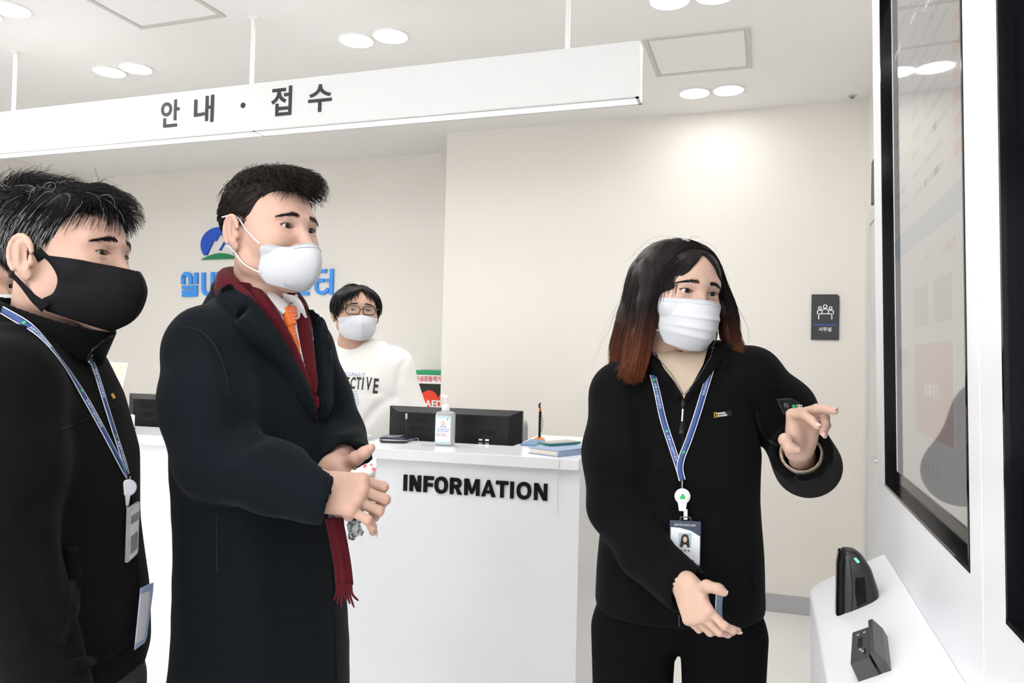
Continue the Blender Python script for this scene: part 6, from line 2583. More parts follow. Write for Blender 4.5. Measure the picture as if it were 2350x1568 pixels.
# standing collar, open at the front
cs = SDF(b2(0, 0, 1.30) - 0.2, b2(0, 0, 1.50) + 0.2, 0.0035)
crows = []
for z, yc, r, ry in ((1.375, 0.004, 0.090, 0.088), (1.41, 0.014, 0.086, 0.094), (1.45, 0.026, 0.082, 0.100), (1.485, 0.034, 0.082, 0.106)):
    c = b2(0, yc, 0)
    crows.append((z, c[0], c[1], r, ry))
cs.loft(crows, fx, fy, 0.0)
cs.loft([(z + (0.03 if i == 3 else (-0.02 if i == 0 else 0)), x, y, r - 0.007, ry - 0.007) for i, (z, x, y, r, ry) in enumerate(crows)], fx, fy, 0.002, mode='sub')
cs.cone(b2(-0.008, 0.03, 1.50), b2(-0.008, 0.16, 1.50), 0.030, 0.035, 0.006, flat=(UP, 0.40), mode='sub')
# the collar falls from the nape towards the chin
nrm = unit(R2[:, 1] * 0.30 + UP * 0.95)
pt = b2(0, -0.08, 1.492)


def above(x, y, z):
    return ((x - pt[0]) * nrm[0] + (y - pt[1]) * nrm[1] + (z - pt[2]) * nrm[2]).astype(np.float32)


cs.op(above, cs.lo, cs.lo + cs.h * cs.n, 0.006, 'and')
colv, colq = cs.extract()
col2 = np_obj('collar', colv, colq, 'fleece_black', jk)
jcb = bvh_of(*join_np([(cv, cq), (colv, colq)]))
seam('yoke_seam', jb, [(136, 988), (180, 970), (235, 945), (268, 932)], 0.0012, 'fleece_seam', jk)
seam('front_zip', jcb, [(250, 770), (215, 800), (200, 830), (222, 880), (248, 950), (275, 1040), (300, 1150), (316, 1300), (322, 1400)], 0.0022, 'fleece_seam', jk, n=60)
zt2 = MB()
for t in np.linspace(0, 1, 22):
    px, py = np.array([(256, 771), (235, 782), (212, 800), (200, 818)])[min(2, int(t * 3))] * (1 - (t * 3 - min(2, int(t * 3)))) + np.array([(256, 771), (235, 782), (212, 800), (200, 818)])[min(2, int(t * 3)) + 1] * (t * 3 - min(2, int(t * 3)))
    p, n = cam_cast(jcb, px, py, 0.001)
    if p is not None:
        zt2.box(np.array((-0.0009, -0.0005, -0.001)), np.array((0.0009, 0.0005, 0.0012)), (p, (RIGHT, UP, n)))
if zt2.v:
    zt2.build('zip_teeth', 'silver', col2)['kind'] = 'stuff'
layer('pocket_welt', jb, [(142, 1255), (178, 1254), (186, 1330), (182, 1400), (170, 1440), (150, 1480), (132, 1478), (148, 1440), (156, 1400), (158, 1330)], 0.006, 'fleece_black', jk, 6, edge=6)
layer('hem_band', jb, [(150, 1515), (230, 1500), (290, 1458), (322, 1425), (322, 1448), (300, 1478), (240, 1520), (170, 1545)], 0.006, 'fleece_black', jk, 7, edge=7)
layer('chest_patch', jb, [(254, 906), (258, 903), (264, 913), (260, 916)], 0.0015, 'gold_patch', jk, 3)

# ---- trousers, shoes, body
T = SDF(b2(0, 0, 0.0) - np.array((0.32, 0.32, 0)), b2(0, 0, 0.95) + np.array((0.32, 0.32, 0)), 0.010)
legs(T, b2(0, 0.02, 0), R2, 0.80, r=(0.10, 0.075, 0.062))
np_obj('trousers', *T.extract(), 'trouser_grey', older)
shoes(b2(0, 0, 0), R2, older, 'shoe_black')
core = SDF(lo, hi, 0.012)
core.loft([(r[0], r[1], r[2], r[3] * 0.72, r[4] * 0.72) for r in rows2], fx, fy, 0.0)
core.chain([SR2, ER2, WR2], [0.045, 0.04, 0.026], 0.02)
core.chain([SL2, EL2, WL2], [0.045, 0.04, 0.026], 0.02)
hands = []
for W, E_, side_ in ((WR2, ER2, -1), (WL2, EL2, 1)):
    d = unit(W - E_)
    HS_ = SDF(W - 0.22, W + 0.22, 0.003)
    hand_sdf(HS_, W + d * 0.01, d, R2[:, 0] * (1 if side_ < 0 else -1), 1.0, [((15, 25, 15), 3), ((18, 28, 15), 0), ((20, 30, 15), -3), ((22, 32, 15), -6)],
             [(0.018, 0.022, -0.008), (0.045, 0.036, -0.016), (0.072, 0.044, -0.022), (0.092, 0.044, -0.026)], side_, forearm=W - d * 0.04)
    hands.append(HS_.extract())
body2 = np_obj('body', *join_np([(h2.V, h2.Q), core.extract()] + hands), 'skin_older', older)
h2.make_eyes(body2, (-0.02, 1, -0.06))
h2.lash(body2, EH2[0], EH2[1], 0.02, r=0.0006)
brows(h2, older, 'hair_black', rs=rs2, zc=0.0205, n=210)

# ---- black cloth mask with a wide ear strap
prof = [(0.119, -0.024), (0.128, -0.040), (0.132, -0.060), (0.124, -0.088), (0.108, -0.108), (0.080, -0.122)]
edge = [(0.070, 0.030, -0.022), (0.071, 0.030, -0.036), (0.070, 0.034, -0.055), (0.069, 0.033, -0.070), (0.064, 0.030, -0.086), (0.050, 0.036, -0.108)]
edge = [(0.0745, 0.012, -0.010), (0.0725, 0.026, -0.024), (0.0705, 0.036, -0.045), (0.069, 0.030, -0.066), (0.066, 0.012, -0.078), (0.058, 0.012, -0.094)]
G = mask_sheet(h2, prof, edge, pw=2.0, zq=1.6)
push_out(h2, G, 0.002)
mk2 = np_obj('mask', *(lambda v, q: (h2.w(v), q))(*sheet(G, 0.0018)), 'mask_black', older)
MB().tube(h2.w(G[20, :, :] + np.array((0, 0.001, 0))), 0.0010, 6).build('centre_seam', 'mask_black', mk2, True)
for q in (-1, 1):
    rowu = [np.array((q * 0.0745, 0.016, -0.016)), np.array((q * 0.079, 0.002, 0.002)), np.array((q * 0.083, -0.010, 0.012)), np.array((q * 0.086, -0.026, 0.014))]
    rowl = [np.array((q * 0.068, 0.018, -0.090)), np.array((q * 0.0755, 0.000, -0.072)), np.array((q * 0.0815, -0.012, -0.056)), np.array((q * 0.085, -0.026, -0.040))]
    for row, wd_ in ((rowu, [0.018, 0.012, 0.008, 0.006]), (rowl, [0.018, 0.010, 0.007, 0.006])):
        C_ = outside(h2, spline(row, 14), 0.0022)
        N_ = np.tile(np.array((q * 0.97, 0.15, 0.0)), (14, 1))
        W_i = np.interp(np.linspace(0, 1, 14), [0, 0.33, 0.66, 1], wd_)
        V, Q = ribbon(C_, N_, W_i, 0.0016)
        np_obj('ear_strap', h2.w(V), Q, 'mask_black', mk2)


# ------------------------------------------------------------------ lanyards
def strap(name, bvh, line, parent, width=0.0125, n=60, marks=(0.15, 0.5, 0.85), off=0.003, text='도봉구시설관리공단'):
    L = spline(line, n)
    P, N = [], []
    for x, y in L:
        p, nn = cam_cast(bvh, x, y)
        if p is not None:
            P.append(p)
            N.append(nn)
    P, N = np.array(P), np.array(N)
    for _ in range(10):
        N[1:-1] = N[:-2] + N[1:-1] + N[2:]
        N /= np.linalg.norm(N, axis=1, keepdims=True)
        P[1:-1] = 0.25 * P[:-2] + 0.5 * P[1:-1] + 0.25 * P[2:]
    P = P + N * off
    T_ = np.gradient(P, axis=0)
    T_ /= np.linalg.norm(T_, axis=1, keepdims=True)
    B = np.cross(N, T_)
    B /= np.linalg.norm(B, axis=1, keepdims=True)
    V, Q = ribbon(P, N, width * 0.80, 0.0012)
    st_ = np_obj(name, V, Q, 'lanyard_navy', parent)
    for s in (-1, 1):
        V, Q = ribbon(P + B * s * width * 0.45 + N * 0.0001, N, width * 0.12, 0.0013)
        np_obj('strap_edge', V, Q, 'lanyard_edge', st_)
    for m_ in marks:
        i = int(m_ * (len(P) - 1))
        MB().lathe([(0.0028, 0), (0.0028, 0.0005)], P[i] + N[i] * 0.0004, N[i], 10).build('strap_emblem', 'emblem_green', st_)
        j = min(len(P) - 1, i + 2)
        t = T_[j]
        Vt, Ft = text_vf(text, 1.0, 0.01)
        lo_, hi_ = Vt.min(0), Vt.max(0)
        wl_t = 0.052
        # letters follow the strap
        U = (Vt - lo_) / (hi_ - lo_)
        arc = np.concatenate([[0], np.cumsum(np.linalg.norm(np.diff(P, axis=0), axis=1))])
        s0 = arc[j]
        if s0 + wl_t > arc[-1]:
            continue
        sU = s0 + U[:, 0] * wl_t
        C_ = np.stack([np.interp(sU, arc, P[:, k]) for k in range(3)], 1)
        Nn = np.stack([np.interp(sU, arc, N[:, k]) for k in range(3)], 1)
        Bb = np.stack([np.interp(sU, arc, B[:, k]) for k in range(3)], 1)
        sgn = 1.0
        Pt = C_ + Bb * ((U[:, 1:2] - 0.5) * width * 0.42) * sgn
        Vv, Ff = slabify(Pt + Nn * 0.0008, Pt - Nn * 0.0004, Ft)
        MB().add(Vv, Ff).build('strap_lettering', 'lanyard_text', st_)
    return st_, P, N


ly2 = thing('lanyard', PD(292, 1090, 1.2), 'navy lanyard with badge reel and clear card holder on the man in the black mask', 'lanyard')
strap('strap', jcb, [(8, 712), (60, 745), (110, 795), (160, 862), (210, 945), (250, 1020), (282, 1080), (290, 1092)], ly2)
strap('strap', jcb, [(205, 822), (222, 870), (240, 930), (262, 1000), (280, 1055), (290, 1092)], ly2, marks=(0.1, 0.62))
e0, _ = cam_cast(jcb, 290, 1094, 0.006)
if e0 is None:
    e0 = PD(290, 1094, 1.22)
sd_ = unit(np.cross(UP, F2))
k1 = e0
MB().tube([k1, k1 - UP * 0.012], 0.0016, 8).build('hook', 'silver', ly2, True)
rl = PD(293, 1120, float(np.dot(k1 - CAM, FWD)) - 0.004)
MB().lathe([(0.0125, -0.004), (0.0145, -0.002), (0.0145, 0.002), (0.0125, 0.004)], rl, unit(F2 * 0.75 - R2[:, 0] * -0.66), 22).build('badge_reel', 'reel_white', ly2, True)
MB().tube([rl - UP * 0.010, rl - UP * 0.03], [0.005, 0.003], 8).build('reel_clip', 'reel_white', ly2, True)
MB().tube([rl - UP * 0.03, rl - UP * 0.042], 0.0012, 6).build('ring', 'silver', ly2, True)
v2 = unit(ray(306, 1220) * np.array([1, 1, 0]))
r2 = unit(np.cross(v2, UP))
cx2 = unit(v2 * 0.96 + r2 * 0.26)
cn2 = unit(np.cross(cx2, UP)) * -1.0
if cn2 @ (CAM - e0) > 0:
    cn2 = -cn2
co2 = PD(306, 1158, float(np.dot(rl - CAM, FWD)))
frk = (co2, (cx2, cn2, UP))
cd2 = MB().box(np.array((-0.029, -0.003, -0.092)), np.array((0.029, 0.003, 0.0)), frk, 0.0015).build('card_holder', 'card_clear', ly2)
MB().box(np.array((-0.026, -0.0034, -0.088)), np.array((0.026, -0.0031, -0.008)), frk).build('card', 'card_white', cd2)
MB().box(np.array((-0.022, -0.0038, -0.030)), np.array((0.022, -0.0034, -0.016)), frk).build('card_print', 'card_navy', cd2)
MB().box(np.array((-0.020, -0.0038, -0.080)), np.array((0.020, -0.0034, -0.050)), frk).build('card_print', 'mid_grey', cd2)
# pale blue pass tucked at the jacket hem
bc = PD(331, 1408, 1.27)
gx = unit(v2 * 0.93 + r2 * 0.38)
gy = unit(UP + r2 * 0.06)
blc = thing('visitor_pass', bc - gy * 0.05, 'pale blue plastic pass held at the jacket hem of the man with the black mask', 'pass')
poly = [(-0.028, -0.050), (0.012, -0.053), (0.020, -0.046), (0.027, 0.03), (0.025, 0.044), (-0.028, 0.050)]
MB().prism(poly, bc, gx, gy, np.cross(gx, gy), 0.0012).build('pass_card', 'card_blue', blc)
MB().prism([(-0.028, -0.040), (0.006, -0.044), (0.014, 0.02), (0.010, 0.034), (-0.028, 0.040)], bc + np.cross(gx, gy) * 0.0012, gx, gy, np.cross(gx, gy), 0.0006).build('pass_print', 'card_white', blc)
# ================================================================== woman at the kiosk
mat('knit_beige', (0.62, 0.50, 0.385), 0.9, bump=0.5, bscale=60, stretch=(12, 12, 0.4), noise=0.08, nscale=200)
mat('trouser_black', (0.0035, 0.0035, 0.0045), 0.95, spec=0.1, noise=0.2, nscale=300)
mat('patch_black', (0.004, 0.004, 0.005), 0.5)
mat('patch_edge', (0.06, 0.065, 0.075), 0.6)
mat('photo_backdrop', (0.42, 0.56, 0.60), 0.4)
mat('photo_skin', (0.72, 0.50, 0.42), 0.5)
mat('photo_hair', (0.03, 0.022, 0.02), 0.5)
D3 = 1.56
ho = PD(1556, 668, D3)
F3 = facing(ho, 33)
R3 = frame_of(F3, UP)
R3 = axis_rot(R3, R3[:, 0], -7)
R3 = axis_rot(R3, R3[:, 1], -4)
woman = thing('person', (ho[0], ho[1], 0), 'woman with long dyed hair and white mask in a black fleece, pointing at the kiosk', 'person')
EH3 = ((0.0050, 0.0036), 0.0160)
h3 = Head(ho, R3, 0.95, 0.0016, wide=0.98, eye_h=EH3[0], eye_w=EH3[1], tilt=0.08, neck_to=-0.215, male=False, neck_r=0.047)
rs3 = np.random.default_rng(31)
zt3 = PD(1556, 690, D3)[2]
zt4 = PD(1556, 830, D3)[2]
hair_mat('hair_ombre', (0.014, 0.011, 0.011), (0.135, 0.036, 0.014), zt3 + 0.02, zt4, rough=0.34)

# ---- jacket
BO3 = PD(1568, 800, 1.585)
BO3[2] = 0
Fb3 = facing(BO3, 6)
RB3 = frame_of(Fb3, UP)
b3 = lambda x, y, z: bp(x, y, z, RB3, BO3)
SR3, SL3 = PD(1428, 915, 1.56), PD(1722, 880, 1.56)
ER3, EL3 = PD(1414, 1162, 1.53), PD(1852, 1068, 1.60)
WR3, WL3 = PD(1586, 1362, 1.36), PD(1836, 1034, 1.40)
lo = np.minimum.reduce([SR3, SL3, ER3, EL3, WR3, WL3]) - 0.2
hi = np.maximum.reduce([SR3, SL3, ER3, EL3, WR3, WL3]) + 0.2
lo[2], hi[2] = 0.80, 1.52
S = SDF(lo, hi, 0.0062)
fx, fy = RB3[:2, 0], RB3[:2, 1]
rows3 = []
for z, yc, rx, ry in ((0.885, 0.0, 0.168, 0.120), (0.90, 0.0, 0.174, 0.126), (0.93, 0.0, 0.172, 0.124), (1.00, 0.0, 0.168, 0.118), (1.12, 0.0, 0.160, 0.112), (1.24, 0.0, 0.158, 0.112), (1.32, -0.008, 0.148, 0.100), (1.37, -0.015, 0.118, 0.082), (1.405, -0.02, 0.080, 0.068)):
    c = b3(0, yc, 0)
    rows3.append((z, c[0], c[1], rx, ry))
S.loft(rows3, fx, fy, 0.0, power=2.25)
for sh_ in (SR3, SL3):
    S.cone(b3(0, -0.02, 1.375), sh_ + UP * 0.018, 0.054, 0.054, 0.05)
S.chain([SR3, SR3 * 0.5 + ER3 * 0.5 - RIGHT * 0.004, ER3], [0.066, 0.064, 0.058], 0.035)
S.chain([ER3, PD(1478, 1268, 1.46), WR3], [0.056, 0.050, 0.046], 0.016)
S.chain([SL3, PD(1795, 945, 1.58), EL3], [0.068, 0.065, 0.064], 0.03)
S.chain([EL3, WL3], [0.066, 0.057], 0.014)
for a, b, r in ((PD(1478, 1268, 1.46), WR3, 0.036), (EL3, WL3, 0.042)):
    d = unit(b - a)
    S.cut(b, d, 0.10)
    S.cone(b - d * (0.010 if r < 0.04 else 0.04), b + d * 0.06, r, r + 0.003, 0.003, mode='sub')
sw_ = sines(42, 33)
S.disp(lambda x, y, z: (0.0020 * sw_(x, y, z)).astype(np.float32))
cv, cq = S.extract()
creases(S, bvh_of(cv, cq), [
    ([(1452, 880), (1462, 960), (1480, 1040), (1488, 1110)], 0.010, 0.012),
    ([(1378, 1085), (1410, 1078), (1450, 1088)], 0.008, 0.008), ([(1376, 1125), (1420, 1112), (1470, 1120), (1492, 1140)], 0.009, 0.010),
    ([(1380, 1165), (1425, 1150), (1480, 1165)], 0.008, 0.007), ([(1395, 1205), (1440, 1185), (1490, 1190)], 0.008, 0.007),
    ([(1470, 1260), (1510, 1300), (1545, 1350)], 0.008, 0.004), ([(1500, 1030), (1495, 1100), (1510, 1180)], 0.012, 0.008),
    ([(1742, 870), (1738, 930), (1748, 990), (1758, 1040)], 0.010, 0.014), ([(1728, 850), (1720, 900), (1728, 940)], 0.006, 0.006),
    ([(1770, 905), (1800, 925), (1830, 935)], 0.008, 0.006), ([(1770, 1040), (1800, 1090), (1840, 1120)], 0.009, 0.007),
    ([(1890, 1020), (1905, 1060), (1900, 1100)], 0.008, 0.005), ([(1870, 1040), (1880, 1080), (1865, 1115)], 0.007, 0.004),
    ([(1418, 990), (1500, 992), (1560, 985), (1640, 975), (1712, 966)], 0.0035, 0.003),
    ([(1385, 1395), (1480, 1412), (1570, 1420), (1660, 1412), (1760, 1385)], 0.004, 0.005),
    ([(1692, 1195), (1702, 1280), (1722, 1350), (1735, 1365)], 0.004, 0.004), ([(1420, 1310), (1408, 1340), (1400, 1375)], 0.004, 0.004)])
S.blur(1)
cv, cq = S.extract()
jk3 = np_obj('fleece_jacket', cv, cq, 'fleece_black', woman)
jb3 = bvh_of(cv, cq)
layer('knit_sweater', jb3, [(1505, 812), (1530, 806), (1560, 812), (1600, 806), (1625, 800), (1612, 840), (1590, 880), (1570, 916), (1548, 880), (1524, 850)], 0.006, 'knit_beige', woman, 6)
# turtleneck
tn = SDF(b3(0, 0, 1.3) - 0.14, b3(0, 0, 1.5) + 0.14, 0.003)
hn = h3.w((0, -0.03, -0.16))
tr = []
for z, r in ((1.31, 0.075), (1.35, 0.062), (1.375, 0.056), (1.402, 0.054), (1.412, 0.051)):
    t_ = (z - 1.31) / 0.10
    c = b3(0, 0.012, 0) * (1 - t_) + np.array([hn[0], hn[1], 0]) * t_
    tr.append((z, c[0], c[1], r, r))
tn.loft(tr, fx, fy, 0.0)
tn.blur(1)
tv, tq = tn.extract()
np_obj('turtleneck', tv, tq, 'knit_beige', woman)
jb3n = bvh_of(*join_np([(cv, cq), (tv, tq)]))
# collar flaps lying open
col3 = layer('collar', jb3, [(1488, 806), (1500, 822), (1520, 846), (1545, 876), (1566, 912), (1560, 922), (1530, 895), (1500, 862), (1478, 840), (1470, 815)], 0.017, 'fleece_black', jk3, 6, edge=7)
layer('collar', jb3, [(1650, 786), (1640, 800), (1620, 836), (1596, 876), (1568, 912), (1574, 922), (1608, 890), (1640, 850), (1668, 826), (1680, 800), (1668, 785)], 0.017, 'fleece_black', jk3, 6, edge=7)
cs = SDF(b3(0, 0, 1.32) - 0.16, b3(0, 0, 1.46) + 0.16, 0.0035)
cp_ = spline([b3(0.070, 0.062, 1.395), b3(0.082, 0.02, 1.405), b3(0.072, -0.06, 1.42), b3(0.0, -0.095, 1.425), b3(-0.075, -0.06, 1.425), b3(-0.084, 0.01, 1.42), b3(-0.078, 0.055, 1.415)], 30)
for i in range(29):
    cs.cone(cp_[i], cp_[i + 1], 0.008, 0.008, 0.003)
    cs.cone(cp_[i] - UP * 0.02, cp_[i + 1] - UP * 0.02, 0.011, 0.011, 0.008)
    cs.cone(cp_[i] + UP * 0.018, cp_[i + 1] + UP * 0.018, 0.006, 0.006, 0.008)
cvv, cqq = cs.extract()
np_obj('collar_stand', cvv, cqq, 'fleece_black', jk3)
lb3 = bvh_of(*join_np([(cv, cq), (cvv, cqq)]))
zl = MB()
for line in ([(1484, 808), (1510, 834), (1540, 868), (1566, 912)], [(1645, 792), (1625, 828), (1598, 872), (1569, 912)]):
    for x, y in spline(np.array(line, float), 44):
        p, n = cam_cast(jb3, x, y, 0.017)
        if p is not None:
            zl.box(np.array((-0.0011, -0.0006, -0.001)), np.array((0.0011, 0.0006, 0.0012)), (p, (unit(RIGHT), UP, n)))
zl.build('zip_teeth', 'zip_metal', jk3)['kind'] = 'stuff'
seam('front_zip', jb3, [(1567, 915), (1566, 1000), (1564, 1100), (1563, 1200)], 0.0016, 'fleece_seam', jk3)
seam('front_zip', jb3, [(1558, 1412), (1558, 1425), (1558, 1438)], 0.0012, 'zip_metal', jk3, n=6)
zp_ = layer('zip_pull', jb3, [(1562, 914), (1573, 914), (1574, 928), (1571, 936), (1572, 985), (1570, 996), (1558, 996), (1559, 985), (1563, 936), (1561, 928)], 0.004, 'patch_black', jk3, 5, edge=2)
layer('zip_pull_line', jb3, [(1565, 940), (1568, 940), (1566, 968), (1563, 968)], 0.0006, 'white_print', zp_, 4, base=0.004)
cp3 = layer('chest_patch', jb3, [(1636, 948), (1678, 942), (1679, 955), (1637, 961)], 0.002, 'patch_black', jk3, 6)
ym = MB()
for a_, b_ in (((1638.5, 947.8), (1643.3, 947.1)), ((1643.3, 947.1), (1643.8, 957.9)), ((1643.8, 957.9), (1639, 958.6)), ((1639, 958.6), (1638.5, 947.8))):
    p, n = cam_cast(jb3, *a_)
    q, _ = cam_cast(jb3, *b_)
    ym.tube([p + n * 0.0024, q + n * 0.0024], 0.0006, 5)
ym.build('yellow_frame', 'gold_patch', cp3)
lettering_on('patch_lettering', jb3, 'NATIONAL', (1645.5, 952.2), (1664, 949.8), 4.2, 0.0021, 'white_print', cp3, 0.01)
lettering_on('patch_lettering', jb3, 'GEOGRAPHIC', (1645.8, 957.8), (1668, 954.8), 4.2, 0.0021, 'white_print', cp3, 0.01)
ap = layer('arm_patch', jb3, [(1782, 916), (1812, 914), (1830, 922), (1842, 936), (1836, 946), (1797, 951)], 0.003, 'patch_edge', jk3, 5)
layer('patch_field', jb3, [(1784, 918), (1812, 916), (1829, 923), (1840, 936), (1834, 944.5), (1798, 949)], 0.0008, 'patch_black', ap, 5, base=0.003)
p, n = cam_cast(jb3, 1802, 931, 0.004)
MB().lathe([(0.0045, 0), (0.0052, 0.0006), (0.0045, 0.0012), (0.003, 0.0008)], p, n, 16).build('snap_button', 'zip_metal', ap, True)
layer('patch_emblem', jb3, [(1816, 936), (1816, 930), (1820, 928), (1823, 932), (1825, 936)], 0.0008, 'emblem_green', ap, 3, base=0.0036)
lettering_on('patch_lettering', jb3, '도봉구', (1825, 933.5), (1838, 936), 6, 0.0040, 'white_print', ap, 0.02)
seam('arm_zip', jb3, [(1737, 946), (1742, 975), (1760, 1005), (1782, 1022)], 0.003, 'fleece_seam', jk3)
layer('pocket_welt', jb3, [(1690, 1200), (1712, 1196), (1722, 1280), (1738, 1355), (1732, 1362), (1716, 1300)], 0.004, 'fleece_black', jk3, 6, edge=5)

# ---- trousers, shoes
T = SDF(b3(0, 0, 0.0) - np.array((0.3, 0.3, 0)), b3(0, 0, 0.96) + np.array((0.3, 0.3, 0)), 0.008)
for q in (-1, 1):
    hp_ = b3(q * 0.092, 0, 0)
    T.chain([hp_ + UP * 0.84, hp_ + UP * 0.48 + RB3[:, 1] * 0.015, hp_ + UP * 0.06], [0.088, 0.070, 0.062], 0.012, flat=(RB3[:, 1], 0.9))
T.ell(b3(0, -0.01, 0.90), (0.155, 0.115, 0.09), 0.03, axes=[RB3[:, 0], RB3[:, 1], UP])
np_obj('trousers', *T.extract(), 'trouser_black', woman)
shoes(b3(0, 0, 0), RB3, woman, 'shoe_black', w=0.09)

# ---- hands
core = SDF(lo, hi, 0.012)
core.loft([(r[0], r[1], r[2], r[3] * 0.72, r[4] * 0.72) for r in rows3], fx, fy, 0.0)
core.chain([SR3, ER3, PD(1478, 1268, 1.46), WR3 - unit(WR3 - PD(1478, 1268, 1.46)) * 0.05], [0.04, 0.036, 0.03, 0.024], 0.02)
core.chain([SL3, PD(1795, 945, 1.56), EL3, WL3 - unit(WL3 - EL3) * 0.05], [0.04, 0.036, 0.034, 0.024], 0.02)
vl = unit(ray(1850, 990))
cL = -vl                                  # towards the camera
rL = unit(np.cross(vl, UP))
HP = PD(1832, 1040, 1.385)
HSa = SDF(HP - 0.15, HP + 0.17, 0.0014)
f_p = unit(UP * 0.96 + rL * 0.10 + cL * 0.24)
n_p = unit(rL * 0.60 + cL * 0.80)          # palm looks right and to the camera
HPn = hand_sdf(HSa, HP, f_p, -n_p, 0.86, [((72, 26, 12), 0), ((58, 16, 8), -22), ((62, 74, 40), -14), ((66, 78, 40), -12)],
               [(0.012, 0.026, -0.004), (0.026, 0.048, -0.010), (0.030, 0.050, -0.036), (0.024, 0.030, -0.054)], 1, forearm=PD(1842, 1062, 1.47), thumb_w=[PD(1814, 1022, 1.37), PD(1802, 1010, 1.34), PD(1811, 1027, 1.32), PD(1829, 1033, 1.315)])
vr = unit(ray(1600, 1390))
cR, rR = -vr, unit(np.cross(vr, UP))
HQ = PD(1568, 1334, 1.352)
HSb = SDF(HQ - 0.16, HQ + 0.18, 0.0014)
f_q = unit(rR * 0.36 - UP * 0.72 + cR * 0.52)
b_q = unit(cR * 0.70 - rR * 0.62 + UP * 0.10)
HQn = hand_sdf(HSb, HQ, f_q, b_q, 0.81, [((34, 38, 18), 6), ((44, 42, 20), 2), ((52, 46, 22), -3), ((56, 48, 22), -8)],
               [(0.016, 0.022, -0.006), (0.034, 0.050, -0.014), (0.044, 0.076, -0.024), (0.054, 0.098, -0.034)], -1, forearm=WR3 - unit(WR3 - PD(1478, 1268, 1.46)) * 0.06, thumb_w=[PD(1594, 1356, 1.335), PD(1622, 1346, 1.305), PD(1648, 1352, 1.298), PD(1661, 1360, 1.296)])
HSa.blur(1)
HSb.blur(1)
body3 = np_obj('body', *join_np([(h3.V, h3.Q), core.extract(), HSa.extract(), HSb.extract()]), 'skin_woman', woman)
nails(HPn, body3, which=(0, 1, 2, 3, 4))
nails(HQn, body3, which=(0, 1, 2, 3, 4))
h3.make_eyes(body3, (-0.12, 1, -0.05))
h3.lash(body3, EH3[0], EH3[1], 0.08, r=0.0008)
brows(h3, woman, 'hair_black', rs=rs3, zc=0.0185, thick=0.0038, n=180)
# knit cuff inside the pointing sleeve
kd = unit(WL3 - EL3)
KC = SDF(WL3 - 0.12, WL3 + 0.12, 0.003)
KC.cone(WL3 - kd * 0.075, WL3 - kd * 0.042, 0.0405, 0.0405, 0.002)
KC.cone(WL3 - kd * 0.06, WL3 + kd * 0.05, 0.034, 0.034, 0.002, mode='sub')
np_obj('knit_cuff', *KC.extract(), 'knit_beige', woman)

# ---- surgical mask with pleats
prof = [(0.112, -0.014), (0.124, -0.032), (0.131, -0.052), (0.129, -0.075), (0.119, -0.098), (0.094, -0.121)]
edge = [(0.063, 0.040, -0.020), (0.064, 0.038, -0.036), (0.064, 0.036, -0.054), (0.063, 0.036, -0.072), (0.060, 0.038, -0.088), (0.048, 0.050, -0.112)]
G = mask_sheet(h3, prof, edge, nv=60, pw=1.9, zq=1.5)
vv_ = np.linspace(0, 1, 60)
pl = np.zeros(60)
for v0 in (0.40, 0.60, 0.76):
    t_ = (vv_ - v0) / 0.10
    pl += np.where((t_ > -1) & (t_ <= 0), 0.0034 * (1 + t_), 0) + np.where((t_ > 0) & (t_ < 0.12), 0.0034 * (1 - t_ / 0.12), 0)
amp = (1 - np.abs(np.linspace(-1, 1, 41)) ** 4)[:, None]
G[:, :, 1] += pl[None, :] * (0.5 + 0.5 * amp)
push_out(h3, G, 0.002)
mk3 = np_obj('mask', *(lambda v, q: (h3.w(v), q))(*sheet(G, 0.0014)), 'mask_white', woman)
for j in (2, 6):
    MB().tube(h3.w(G[:, j] + np.array((0, 0.0008, 0))), 0.0003, 4).build('mask_stitching', 'mask_print', mk3)
for q in (-1, 1):
    for a, b in (((q * 0.061, 0.042, -0.028), (q * 0.080, -0.012, 0.012)), ((q * 0.060, 0.040, -0.090), (q * 0.080, -0.014, -0.040))):
        a, b = np.array(a), np.array(b)
        MB().tube(h3.w(outside(h3, spline([a, a * 0.5 + b * 0.5 + (q * 0.006, 0, -0.003), b], 10), 0.0015)), 0.0012, 6).build('ear_loop', 'elastic_white', mk3, True)

# ---- hair: parted, falling to the shoulders
L3 = lambda x, y, d: h3.to_local(PD(x, y, d))
CR_ = [L3(1512, 640, 1.53), L3(1490, 700, 1.53), L3(1474, 770, 1.525), L3(1462, 830, 1.51), L3(1452, 862, 1.50)]
CL_ = [L3(1648, 640, 1.57), L3(1664, 710, 1.575), L3(1672, 770, 1.57), L3(1690, 815, 1.545), L3(1716, 838, 1.53)]
BK_ = [np.array((0.02, -0.085, 0.02)), np.array((0.02, -0.088, -0.08)), np.array((0.02, -0.085, -0.16)), np.array((0.02, -0.085, -0.20))]
lo_h = np.minimum.reduce([np.min(CR_, 0), np.min(CL_, 0), np.min(BK_, 0)]) - 0.09
hi_h = np.array((0.15, 0.14, 0.16))
hi_h = np.maximum(hi_h, np.maximum(np.max(CR_, 0), np.max(CL_, 0)) + 0.07)
HC = SDF(lo_h, hi_h, 0.0036)
HC.ell((0, -0.011, 0.034), (0.0765 * 0.98 + 0.009, 0.093 + 0.010, 0.068 + 0.011), 0.0)
HC.ell((0, 0.010, 0.0), (0.080, 0.080, 0.085), 0.02)
for q in (-1, 1):
    HC.ell((q * 0.074, -0.018, -0.010), (0.0140, 0.034, 0.052), 0.035)
wedge_z = [-0.20, -0.12, -0.05, 0.0, 0.03, 0.055, 0.075, 0.092]
wedge_w = [0.064, 0.064, 0.062, 0.052, 0.042, 0.024, 0.004, -0.02]


